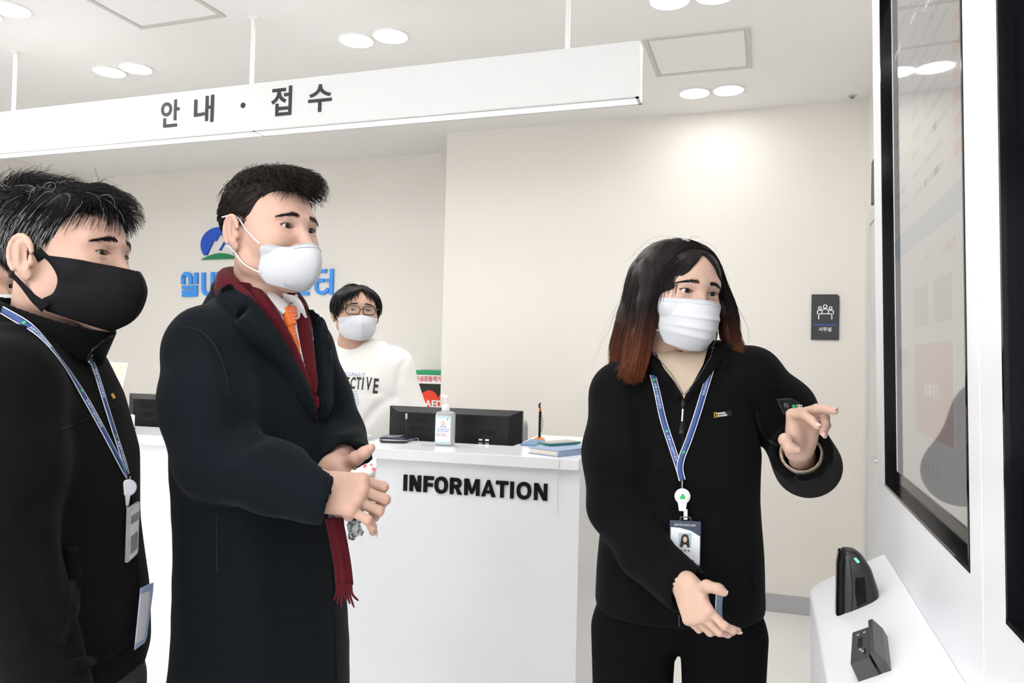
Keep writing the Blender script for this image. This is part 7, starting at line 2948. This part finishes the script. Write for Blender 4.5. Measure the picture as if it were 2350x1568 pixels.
def wedge(x, y, z):
    w = np.interp(z.ravel(), wedge_z, wedge_w).reshape(z.shape).astype(np.float32)
    return np.maximum(np.abs(x + 0.006) - w, 0.028 - y).astype(np.float32)


HC.op(wedge, lo_h, hi_h, 0.010, 'sub')
HC.op(lambda x, y, z: np.maximum(np.maximum(z + 0.02, y - 0.06), 0.0 * x - 0.5).astype(np.float32) * 0 + (np.maximum(-(z + 0.06), -1.0) + 0 * x + 0 * y).astype(np.float32), lo_h, hi_h, 0.02, 'and')
HC.chain(CR_, [0.016, 0.018, 0.018, 0.015, 0.008], 0.025)
HC.chain(CL_, [0.010, 0.012, 0.012, 0.010, 0.006], 0.02)
HC.chain(BK_, [0.055, 0.058, 0.052, 0.036], 0.03)
HC.op(wedge, lo_h, hi_h, 0.008, 'sub')
# keep clear of the face and neck
HC.ell((0, 0.040, -0.055), (0.058, 0.075, 0.085), 0.008, mode='sub')
sw_ = sines(140, 8)
HC.disp(lambda x, y, z: (0.0016 * sw_(x, y, z * 0.15)).astype(np.float32))
HC.blur(1)
hv, hq = HC.extract()
P, N = sample_surface(hv, hq, 9000, rs3)
ok_ = ~((P[:, 1] > 0.02) & (P[:, 2] < 0.035))
P, N = P[ok_], N[ok_]


def flow3(P_, t):
    x, y, z = P_.T
    up = np.clip((z - 0.0) / 0.06, 0, 1)[:, None]
    out = tang(P_, np.stack([np.sign(x + 0.006) * 0.9, -0.25 + 0 * x, -0.75 + 0 * x], 1), c=(0, -0.01, 0.0), r=(0.08, 0.1, 0.11))
    dn = np.stack([np.sign(x) * (0.03 + 0.10 * np.clip(-(z + 0.10) / 0.08, 0, 1)), 0 * x, -1 + 0 * x], 1)
    return out * up + dn * (1 - up)


Lh = 0.0050 + 0.003 * rs3.random(len(P))
Lh = np.where(P[:, 2] < -0.14, Lh * 0.6, Lh)
G = grow(P - N * 0.001, N, flow3, 10, Lh, lift=0.05, wob=0.035, rs=rs3)
parts = [(hv, hq), tubes_np(G, np.array([0.4, 1, 1, 1, 1, 1, 1, 0.9, 0.8, 0.6, 0.25]) * 0.0006)]
# flyaway hairs
sel = rs3.choice(len(P), 60)
G = grow(P[sel], N[sel], flow3, 12, 0.006 + 0.005 * rs3.random(60), lift=0.5, wob=0.12, rs=rs3)
parts.append(tubes_np(G, np.linspace(1, 0.4, 13) * 0.00025))
for pxs in ([(1655, 640, 1.55), (1690, 700, 1.54), (1718, 760, 1.53), (1712, 810, 1.53)], [(1455, 715, 1.53), (1425, 780, 1.52), (1414, 820, 1.52), (1428, 860, 1.51)], [(1458, 722, 1.53), (1432, 790, 1.52), (1418, 835, 1.52), (1412, 850, 1.51)],
            [(1568, 560, 1.55), (1556, 545, 1.55), (1545, 548, 1.55)], [(1570, 560, 1.55), (1590, 543, 1.55), (1606, 546, 1.55)], [(1660, 850, 1.53), (1690, 835, 1.52), (1738, 815, 1.52)]):
    c = spline(np.array([L3(*q) for q in pxs]), 13)[None]
    parts.append(tubes_np(c, np.linspace(1, 0.6, 13) * 0.0004))


def curtain_strands(sign, path, n, spread_y, spread_x, rs, tipspread=1.0):
    """strands from the parting, over the side of the head, down the curtain"""
    out = []
    path = np.array(path)
    for k in range(n):
        s_ = rs.random()
        dep = rs.random() ** 0.5                     # 1 = outer layer
        yp = 0.060 - 0.150 * s_
        zc_ = 0.034 + 0.079 * math.sqrt(max(0.05, 1 - ((yp + 0.014) / 0.112) ** 2))
        lift = 0.002 + 0.005 * dep
        p0 = np.array((-0.006 + sign * 0.001, yp, zc_ + 0.001))
        def ell_pt(th, yy):
            f = math.sqrt(max(0.05, 1 - ((yy + 0.014) / 0.112) ** 2))
            return np.array((sign * (0.084 * f + lift) * math.sin(th), yy, 0.030 + (0.079 * f + lift) * math.cos(th)))
        y1 = yp - 0.002
        p1 = ell_pt(math.radians(32), y1)
        p2 = ell_pt(math.radians(66), y1 - 0.004)
        u = (0.5 - s_) * 2                           # +1 front, -1 back
        a = rs.normal(0, 0.5)
        off = lambda w: np.array((sign * (spread_x * (dep - 0.4) + 0.004 * a) * w, (spread_y * u + 0.003 * a) * w, 0.004 * rs.normal()))
        q = [path[0] + off(1.0), path[1] + off(1.05), path[2] + off(1.0), path[3] + off(0.95), path[4] + off(0.9 * tipspread) + np.array((sign * 0.006 * rs.normal(), 0, -0.012 * rs.random()))]
        q[0] = 0.5 * q[0] + 0.5 * (ell_pt(math.radians(92), y1 - 0.006))
        out.append(spline(np.array([p0, p1, p2] + q), 20))
    return np.array(out)


rad_c = np.array([0.5] + [1.0] * 16 + [0.8, 0.6, 0.25]) * 0.00075
for sgn, pth, n_, sy_, sx_, ts in ((1, CR_, 2300, 0.032, 0.034, 1.0), (-1, CL_, 1500, 0.022, 0.022, 1.3)):
    parts.append(tubes_np(curtain_strands(sgn, pth, n_, sy_, sx_, rs3, ts), rad_c))
hair3 = hair_obj('hair', h3, parts, 'hair_ombre', woman)

# ---- lanyard with badge reel and identity card
ly3 = thing('lanyard', PD(1565, 1100, 1.45), "navy lanyard with white edges, badge reel and identity card on the woman's chest", 'lanyard')
strap('strap', lb3, [(1497, 862), (1508, 905), (1522, 965), (1540, 1020), (1558, 1075), (1565, 1102)], ly3, marks=(0.08, 0.50), width=0.0125)
strap('strap', lb3, [(1634, 838), (1618, 890), (1600, 950), (1580, 1010), (1564, 1050), (1560, 1078), (1566, 1102)], ly3, marks=(0.05, 0.62), width=0.0125, off=0.0045)
e0, n0 = cam_cast(jb3, 1565, 1104, 0.008)
cx3 = unit(np.cross(UP, -FWD) * 1.0)
cx3 = unit(RB3[:, 0] * -1.0)              # picture right
cn3 = unit(np.cross(cx3, UP))             # towards the camera is -cn3 x ...
if cn3 @ (CAM - e0) < 0:
    cn3 = -cn3
MB().tube([e0 + UP * 0.002, e0 - UP * 0.014], 0.0016, 8).build('hook', 'silver', ly3, True)
rl = PD(1566, 1139, np.dot(e0 - CAM, FWD) - 0.004)
rl_ = MB().lathe([(0.0135, -0.003), (0.0150, -0.001), (0.0150, 0.002), (0.0130, 0.0035)], rl, cn3, 26)
rl_.prism([(-0.009, -0.010), (0.009, -0.010), (0.006, -0.028), (-0.006, -0.028)], rl - cn3 * 0.003, cx3, UP, cn3, 0.006)
ro = rl_.build('badge_reel', 'reel_white', ly3, True)
MB().lathe([(0.0100, 0.0035), (0.0100, 0.0042)], rl, cn3, 22).build('reel_print', 'card_white', ro)
MB().prism([(-0.006, -0.005), (-0.003, 0.003), (0.0, 0.006), (0.004, 0.002), (0.006, -0.005)], rl + cn3 * 0.0042, cx3, UP, cn3, 0.0003).build('reel_motif', 'emblem_green', ro)
cd0 = PD(1573, 1193, np.dot(e0 - CAM, FWD) - 0.006)
MB().box(np.array((-0.0035, -0.001, 0.0)), np.array((0.0035, 0.001, 0.020)), (cd0, (cx3, cn3, UP))).build('card_loop', 'reel_white', ly3)
hg = MB()
hg.stroke([(-0.011, -0.004), (-0.009, 0.005), (0.009, 0.005), (0.011, -0.004)], 0.002, cd0, cx3, UP, cn3, 0.0015)
hg.build('card_hanger', 'zip_metal', ly3)
W2, H2 = 0.0295, 0.088
fk = (cd0, (cx3, cn3, UP))
ch = MB().box(np.array((-W2, -0.0025, -H2)), np.array((W2, 0.0025, -0.002)), fk, 0.0012).build('card_holder', 'card_navy', ly3)
MB().box(np.array((-W2 + 0.002, 0.0025, -H2 + 0.003)), np.array((W2 - 0.002, 0.0029, -0.006)), fk).build('card', 'card_white', ch)
MB().prism([(-W2 + 0.002, -0.006), (W2 - 0.002, -0.006), (W2 - 0.002, -0.030), (0.010, -0.020), (-0.010, -0.0155), (-W2 + 0.002, -0.0145)], cd0 + cn3 * 0.0029, cx3, UP, cn3, 0.0003).build('card_header', 'card_navy', ch)
text_on('card_lettering', 'IDENTIFICATION CARD', cd0 - cx3 * 0.021 - UP * 0.0115 + cn3 * 0.0032, cx3, UP, 0.040, 0.0035, 0.0, 0.0003, 'white_print', ch)
MB().box(np.array((-0.0125, 0.0032, -0.052)), np.array((0.0115, 0.0035, -0.025)), fk).build('card_photo', 'photo_backdrop', ch)
pf = lambda poly, m, o: MB().prism(poly, cd0 + cn3 * o, cx3, UP, cn3, 0.0002).build('photo_figure', m, ch)
ellp = lambda cx, cy, a, b: [(cx + a * math.cos(t), cy + b * math.sin(t)) for t in np.linspace(0, 2 * math.pi, 18, endpoint=False)]
pf([(-0.010, -0.052), (-0.008, -0.036), (-0.006, -0.029), (0.0, -0.0265), (0.005, -0.029), (0.007, -0.036), (0.0085, -0.052)], 'photo_hair', 0.0035)
pf([(-0.005, -0.052), (-0.003, -0.047), (0.002, -0.047), (0.004, -0.052)], 'card_white', 0.0037)
pf(ellp(-0.0005, -0.037, 0.0038, 0.0055), 'photo_skin', 0.0037)
text_on('card_lettering', '장 한 빛', cd0 - cx3 * 0.009 - UP * 0.0605 + cn3 * 0.0030, cx3, UP, 0.018, 0.0042, 0.01, 0.0003, 'black_print', ch)
MB().prism([(-0.007, -0.0735), (-0.004, -0.0685), (-0.001, -0.0665), (0.002, -0.0675), (0.006, -0.0735)], cd0 + cn3 * 0.0029, cx3, UP, cn3, 0.0004).build('card_emblem', 'emblem_green', ch)
text_on('card_lettering', '도봉구시설관리공단', cd0 - cx3 * 0.016 - UP * 0.0790 + cn3 * 0.0030, cx3, UP, 0.034, 0.0040, 0.01, 0.0003, 'black_print', ch)
MB().box(np.array((-W2 + 0.002, 0.0029, -H2 + 0.003)), np.array((W2 - 0.002, 0.0032, -H2 + 0.0065)), fk).build('card_footer', 'card_blue', ch)

# ---- card held edge-on in her lower hand
kc = PD(1653, 1398, 1.33)
kx_ = unit(vr * 0.97 + rR * 0.20)
ky_ = unit(UP * 1.0 - rR * 0.02)
kz_ = np.cross(kx_, ky_)
hcard = thing('plastic_card', kc - ky_ * 0.043, 'thin blue and clear plastic card held edge-on between her fingers', 'card')
Gc = np.array([[kc + kx_ * 0.054 * (a - 0.5) + ky_ * 0.086 * (b - 0.5) - kz_ * 0.004 * math.cos(math.pi * (b - 0.5)) for a in np.linspace(0, 1, 8)] for b in np.linspace(0, 1, 14)])
np_obj('card_sheet', *sheet(Gc, 0.0012), 'card_white', hcard)
Gd = np.array([[kc + kx_ * (0.050 * (a - 0.5)) + ky_ * 0.074 * (b - 0.5) - kz_ * (0.004 * math.cos(math.pi * (b - 0.5)) - 0.0007) + kz_ * 0.0015 for a in np.linspace(0, 1, 8)] for b in np.linspace(0, 1, 14)])
np_obj('card_print', *sheet(Gd, 0.0006), 'folder_blue', hcard)
# ================================================================== clerk behind the counter
mat('sweat_white', (0.80, 0.79, 0.77), 0.9, bump=0.1, bscale=400)
mat('print_charcoal', (0.035, 0.037, 0.042), 0.8)
mat('print_lilac', (0.42, 0.46, 0.76), 0.8)
mat('print_gold', (0.48, 0.40, 0.27), 0.8)
mat('spectacle_frame', (0.018, 0.010, 0.009), 0.25)
mat('spectacle_lens', (0.95, 0.97, 0.97), 0.02, alpha=0.035)
D4 = 3.32
ho = PD(817, 714, D4)
F4 = facing(ho, 12)
R4 = frame_of(F4, UP)
clerk = thing('person', (ho[0], ho[1], 0), 'clerk with glasses, white mask and white printed sweatshirt behind the counter', 'person')
EH4 = ((0.0036, 0.0034), 0.0150)
h4 = Head(ho, R4, 1.06, 0.0028, wide=1.12, top=0.060, eye_h=EH4[0], eye_w=EH4[1], tilt=0.02, neck_to=-0.215, neck_r=0.062)
rs4 = np.random.default_rng(41)
HC = SDF((-0.13, -0.15, -0.13), (0.13, 0.15, 0.17), 0.0035)
HC.ell((0, -0.014, 0.034), (0.0765 * 1.12 + 0.010, 0.097 + 0.011, 0.060 + 0.012), 0.0)
HC.ell((0, 0.012, 0.036), (0.096, 0.090, 0.064), 0.02)


def curtain(x, y, z):
    w = np.interp(z.ravel(), [-0.05, 0.0, 0.03, 0.045, 0.062, 0.076, 0.09], [0.082, 0.080, 0.076, 0.068, 0.050, 0.016, -0.02]).reshape(z.shape).astype(np.float32)
    return np.maximum(np.abs(x + 0.006) - w, 0.015 - y).astype(np.float32)


HC.op(curtain, (-0.13, -0.15, -0.13), (0.13, 0.15, 0.17), 0.012, 'sub')
HC.op(hairline([-0.12, -0.05, -0.034, -0.02, 0.02, 0.05, 0.09], [-0.09, -0.08, -0.05, -0.022, -0.022, -0.004, 0.03]), (-0.13, -0.15, -0.13), (0.13, 0.15, 0.17), 0.010, 'and')
HC.blur(1)
hv, hq = HC.extract()
P, N = sample_surface(hv, hq, 3200, rs4)


def flow4(P_, t):
    x, y, z = P_.T
    return tang(P_, np.stack([np.sign(x + 0.006) * 0.5 * np.clip((z - 0.03) / 0.05, 0, 1), 0.1 + 0 * x, -0.9 + 0 * x], 1), r=(0.095, 0.1, 0.10))


G = grow(P, N, flow4, 7, 0.0055 + 0.003 * rs4.random(len(P)), lift=0.22, wob=0.05, rs=rs4)
hair_obj('hair', h4, [(hv, hq), tubes_np(G, np.array([0.6, 1, 1, 1, 1, 0.9, 0.7, 0.3]) * 0.0009)], 'hair_black', clerk)

BO4 = PD(830, 790, 3.36)
BO4[2] = 0
RB4 = frame_of(facing(BO4, 8), UP)
b4 = lambda x, y, z: bp(x, y, z, RB4, BO4)
SR4, SL4 = PD(728, 838, 3.38), PD(905, 842, 3.36)
ER4, EL4 = PD(715, 960, 3.30), PD(950, 975, 3.34)
WR4, WL4 = PD(770, 1040, 3.14), PD(985, 1060, 3.22)
lo = np.minimum.reduce([SR4, SL4, ER4, EL4, WR4, WL4]) - 0.22
hi = np.maximum.reduce([SR4, SL4, ER4, EL4, WR4, WL4]) + 0.22
lo[2], hi[2] = 0.80, 1.56
S = SDF(lo, hi, 0.0085)
fx, fy = RB4[:2, 0], RB4[:2, 1]
rows4 = []
for z, yc, rx, ry in ((0.84, 0.0, 0.21, 0.15), (0.90, 0.0, 0.225, 0.165), (1.05, 0.0, 0.225, 0.160), (1.20, 0.0, 0.222, 0.150), (1.30, -0.005, 0.212, 0.135), (1.37, -0.01, 0.185, 0.115), (1.42, -0.012, 0.135, 0.092), (1.452, -0.012, 0.088, 0.078)):
    c = b4(0, yc, 0)
    rows4.append((z, c[0], c[1], rx, ry))
S.loft(rows4, fx, fy, 0.0, power=2.2)
for sh_ in (SR4, SL4):
    S.cone(b4(0, -0.02, 1.40), sh_ + UP * 0.01, 0.066, 0.066, 0.06)
S.chain([SR4, ER4, WR4], [0.080, 0.072, 0.052], 0.04)
S.chain([SL4, EL4, WL4], [0.082, 0.076, 0.054], 0.04)
sw_ = sines(24, 43)
S.disp(lambda x, y, z: (0.0035 * sw_(x, y, z)).astype(np.float32))
cv, cq = S.extract()
creases(S, bvh_of(cv, cq), [([(936, 820), (918, 850), (912, 900), (918, 930)], 0.010, 0.010), ([(920, 905), (880, 925), (850, 955), (830, 985)], 0.016, 0.012), ([(900, 910), (870, 900), (850, 905)], 0.012, 0.006)])
S.blur(1)
cv, cq = S.extract()
# neck opening
sws = np_obj('sweatshirt', cv, cq, 'sweat_white', clerk)
wb = bvh_of(cv, cq)
nk4 = SDF(b4(0, 0, 1.36) - 0.16, b4(0, 0, 1.50) + 0.16, 0.004)
ringp = [b4(0.082 * math.sin(a), 0.082 * math.cos(a) - 0.010, 1.452 - 0.024 * math.cos(a)) for a in np.linspace(0, 2 * math.pi, 33)]
nk4.chain(ringp, [0.009] * 33, 0.004)
np_obj('neck_rib', *nk4.extract(), 'sweat_white', sws)
arcf = lambda u, v: np.array([0, 0.0])
lettering_on('chest_lettering', wb, 'SOCIALLY', (771, 862), (839, 864), 8, 0.002, 'print_lilac', sws, 0.0)
bold_ = [('S', 744, 755), ('E', 757, 767), ('L', 778, 787), ('E', 790, 800), ('C', 803, 814), ('T', 816, 826.5), ('I', 829.5, 832.5), ('V', 838, 850.5), ('E', 855, 866)]
for chh, xa, xb in bold_:
    tcen = ((xa + xb) / 2 - 800) / 64
    yb = 892 + 7.0 * max(0, tcen) ** 1.4 + (4 if chh == 'E' and xa > 845 else 0)
    hgt = 27 + 8 * max(0, tcen) ** 2
    o_ = lettering_on('chest_lettering', wb, chh, (xa, yb), (xb, yb + 0.11 * (xb - xa)), hgt, 0.002, 'print_charcoal', sws, 0.022)
for k in range(6):
    cx_, cy_ = 812 + 3.5 * math.sin(k * 0.55) + k * 0.8, 900 + k * 6.2
    for s_ in (-1, 1):
        pts = [(cx_, cy_), (cx_ + s_ * 3.5, cy_ - 3.5), (cx_ + s_ * 6.5, cy_ - 2.5), (cx_ + s_ * 3.5, cy_ + 0.8)]
        layer('laurel_leaf', wb, pts, 0.002, 'print_lilac', sws, 3)
layer('crest_print', wb, closed_spline([(786, 895), (803, 905), (812, 925), (808, 945), (795, 955), (780, 945), (775, 920)], 4), 0.0018, 'print_gold', sws, 6)
T = SDF(b4(0, 0, 0.0) - np.array((0.32, 0.32, 0)), b4(0, 0, 0.95) + np.array((0.32, 0.32, 0)), 0.012)
legs(T, b4(0, 0, 0), RB4, 0.84, r=(0.105, 0.08, 0.065))
np_obj('trousers', *T.extract(), 'trouser_dark', clerk)
shoes(b4(0, 0, 0), RB4, clerk, 'shoe_black')
core = SDF(lo, hi, 0.014)
core.loft([(r[0], r[1], r[2], r[3] * 0.72, r[4] * 0.72) for r in rows4], fx, fy, 0.0)
core.chain([SR4, ER4, WR4], [0.045, 0.04, 0.028], 0.02)
core.chain([SL4, EL4, WL4], [0.045, 0.04, 0.028], 0.02)
hands = []
for W, E_, side_ in ((WR4, ER4, -1), (WL4, EL4, 1)):
    d = unit(W - E_)
    HS_ = SDF(W - 0.2, W + 0.2, 0.004)
    hand_sdf(HS_, W + d * 0.005, d, UP * 0.9 - d * 0.2, 1.0, [((15, 25, 15), 3), ((18, 28, 15), 0), ((20, 30, 15), -3), ((22, 32, 15), -6)],
             [(0.018, 0.022, -0.008), (0.045, 0.036, -0.016), (0.072, 0.044, -0.022), (0.092, 0.044, -0.026)], -side_, forearm=W - d * 0.04)
    hands.append(HS_.extract())
body4 = np_obj('body', *join_np([(h4.V, h4.Q), core.extract()] + hands), 'skin_clerk', clerk)
h4.make_eyes(body4, (-0.05, 1, -0.10))
h4.lash(body4, EH4[0], EH4[1], 0.02, r=0.0008)
brows(h4, clerk, 'hair_black', rs=rs4, zc=0.022, n=140, thick=0.0035)
prof = [(0.114, -0.022), (0.122, -0.036), (0.129, -0.058), (0.125, -0.085), (0.112, -0.108), (0.088, -0.124)]
edge = [(0.0760, 0.040, -0.036), (0.0770, 0.034, -0.046), (0.0770, 0.031, -0.060), (0.0750, 0.030, -0.078), (0.0700, 0.033, -0.094), (0.054, 0.045, -0.112)]


def kf_mask(h, parent, prof, edge, loops=True):
    G = mask_sheet(h, prof, edge, pw=1.45, zq=1.3)
    push_out(h, G, 0.0025)
    mk = np_obj('mask', *(lambda v, q: (h.w(v), q))(*sheet(G, 0.0018)), 'mask_white', parent)
    MB().tube(h.w(G[20, :, :] + np.array((0, 0.0008, 0))), 0.0007, 5).build('centre_fold', 'mask_white', mk, True)
    for q in (-1, 1):
        for a, b in (((q * abs(edge[0][0]) * 0.97, 0.040, -0.040), (q * 0.088, -0.014, 0.010)), ((q * abs(edge[4][0]) * 0.95, 0.038, -0.096), (q * 0.088, -0.016, -0.044))):
            a, b = np.array(a), np.array(b)
            MB().tube(h.w(outside(h, spline([a, a * 0.5 + b * 0.5 + (q * 0.008, 0, -0.003), b], 10), 0.0016)), 0.0014, 6).build('ear_loop', 'elastic_white', mk, True)
    return mk


kf_mask(h4, clerk, prof, edge)
# glasses
gl = MB()
rimy = 0.104
for q in (-1, 1):
    cx_ = q * 0.0335
    rim = []
    for a in np.linspace(0, 2 * math.pi, 25)[:-1]:
        ca, sa = math.cos(a), math.sin(a)
        x = cx_ + 0.0265 * math.copysign(abs(ca) ** 0.6, ca)
        z = -0.002 + 0.0165 * math.copysign(abs(sa) ** 0.7, sa) * (1.0 - 0.1 * q * ca)
        rim.append(np.array((x, rimy - 6.0 * x * x, z)))
    rim.append(rim[0])
    gl.tube(h4.w(np.array(rim)), 0.0017, 6)
    gl.tube(h4.w(np.array([(q * 0.060, rimy - 0.0216, 0.004), (q * 0.078, 0.070, 0.005), (q * 0.086, 0.0, 0.006), (q * 0.087, -0.02, -0.002)])), 0.0017, 6)
    gl_l = MB()
gl.tube(h4.w(np.array([(-0.0075, rimy, 0.001), (0, rimy + 0.002, 0.003), (0.0075, rimy, 0.001)])), 0.0015, 6)
gs = gl.build('glasses', 'spectacle_frame', clerk, True)
for q in (-1, 1):
    cx_ = q * 0.0335
    rim = [np.array((cx_, rimy - 6 * cx_ * cx_ + 0.0004, -0.002))]
    for a in np.linspace(0, 2 * math.pi, 25)[:-1]:
        ca, sa = math.cos(a), math.sin(a)
        x = cx_ + 0.0265 * math.copysign(abs(ca) ** 0.6, ca)
        rim.append(np.array((x, rimy - 6.0 * x * x, -0.002 + 0.0165 * math.copysign(abs(sa) ** 0.7, sa) * (1.0 - 0.1 * q * ca))))
    W_ = h4.w(np.array(rim))
    n_ = len(rim) - 1
    dv = h4.wd((0, 0.0012, 0))
    MB().add(list(W_) + list(W_ + dv), [(0, 1 + i, 1 + (i + 1) % n_) for i in range(n_)] + [(n_ + 1, n_ + 2 + (i + 1) % n_, n_ + 2 + i) for i in range(n_)]).build('lens', 'spectacle_lens', gs, True)

# ================================================================== person cut by the left edge, behind the man with the black mask
D5 = 1.80
ho = PD(-62, 655, D5)
F5 = facing(ho, 38)
R5 = frame_of(F5, UP)
pers5 = thing('person', (ho[0], ho[1], 0), 'person in a white mask barely in view at the far left edge of the picture', 'person')
h5 = Head(ho, R5, 1.0, 0.0030, eye_h=(0.0050, 0.0038), eye_w=0.015, tilt=0.04, neck_to=-0.22)
HC = SDF((-0.12, -0.14, -0.13), (0.12, 0.14, 0.16), 0.004)
HC.ell((0, -0.014, 0.034), (0.086, 0.107, 0.096), 0.0)
HC.op(hairline([-0.12, -0.05, -0.034, -0.03, 0.004, 0.02, 0.034, 0.06, 0.09], [-0.09, -0.08, -0.05, 0.014, 0.016, -0.014, 0.02, 0.055, 0.062]), (-0.12, -0.14, -0.13), (0.12, 0.14, 0.16), 0.008, 'and')
hv, hq = HC.extract()
rs5 = np.random.default_rng(51)
P, N = sample_surface(hv, hq, 1500, rs5)
G = grow(P, N, lambda p, t: tang(p, np.stack([0 * p[:, 0], -0.5 + 0 * p[:, 0], -0.8 + 0 * p[:, 0]], 1)), 6, 0.004, lift=0.2, wob=0.1, rs=rs5)
hair_obj('hair', h5, [(hv, hq), tubes_np(G, np.linspace(1, 0.4, 7) * 0.0008)], 'hair_black', pers5)
BO5 = ho.copy()
BO5[2] = 0
b5 = lambda x, y, z: bp(x, y, z, R5, BO5)
lo, hi = b5(0, 0, 0.80) - np.array((0.35, 0.35, 0)), b5(0, 0, 1.56) + np.array((0.35, 0.35, 0))
S = SDF(lo, hi, 0.010)
r5 = []
for z, rx, ry in ((0.82, 0.17, 0.13), (1.0, 0.175, 0.13), (1.2, 0.175, 0.125), (1.31, 0.165, 0.105), (1.38, 0.13, 0.09), (1.44, 0.07, 0.07)):
    c = b5(0, -0.03, 0)
    r5.append((z, c[0], c[1], rx, ry))
S.loft(r5, R5[:2, 0], R5[:2, 1], 0.0)
hands = []
core = SDF(lo, hi, 0.014)
core.loft([(r[0], r[1], r[2], r[3] * 0.7, r[4] * 0.7) for r in r5], R5[:2, 0], R5[:2, 1], 0.0)
for q in (-1, 1):
    a_, e_, w_ = b5(q * 0.175, -0.03, 1.36), b5(q * 0.215, -0.03, 1.10), b5(q * 0.21, 0.05, 0.88)
    S.chain([a_, e_, w_], [0.066, 0.06, 0.048], 0.04)
    core.chain([a_, e_, w_], [0.04, 0.038, 0.026], 0.03)
    d = unit(w_ - e_)
    HS_ = SDF(w_ - 0.2, w_ + 0.2, 0.0045)
    hand_sdf(HS_, w_ + d * 0.005, d, R5[:, 0] * q, 1.0, [((15, 25, 15), 3), ((18, 28, 15), 0), ((20, 30, 15), -3), ((22, 32, 15), -6)],
             [(0.018, 0.022, -0.008), (0.045, 0.036, -0.016), (0.072, 0.044, -0.022), (0.092, 0.044, -0.026)], -q, forearm=w_ - d * 0.04)
    hands.append(HS_.extract())
np_obj('jacket', *S.extract(), 'trouser_black', pers5)
T = SDF(b5(0, 0, 0.0) - np.array((0.32, 0.32, 0)), b5(0, 0, 0.95) + np.array((0.32, 0.32, 0)), 0.013)
legs(T, b5(0, -0.03, 0), R5, 0.82)
np_obj('trousers', *T.extract(), 'trouser_dark', pers5)
shoes(b5(0, -0.03, 0), R5, pers5, 'shoe_black')
body5 = np_obj('body', *join_np([(h5.V, h5.Q), core.extract()] + hands), 'skin_clerk', pers5)
h5.make_eyes(body5, (0, 1, 0))
h5.lash(body5, (0.0050, 0.0038), 0.015, 0.04)
brows(h5, pers5, 'hair_black', rs=rs5, n=120)
kf_mask(h5, pers5, [(0.116, -0.022), (0.124, -0.038), (0.131, -0.060), (0.127, -0.088), (0.112, -0.110), (0.086, -0.124)],
        [(0.066, 0.038, -0.032), (0.0675, 0.034, -0.042), (0.0675, 0.031, -0.060), (0.066, 0.030, -0.078), (0.063, 0.033, -0.094), (0.052, 0.045, -0.110)])

bpy.data.scenes.remove(TXT)
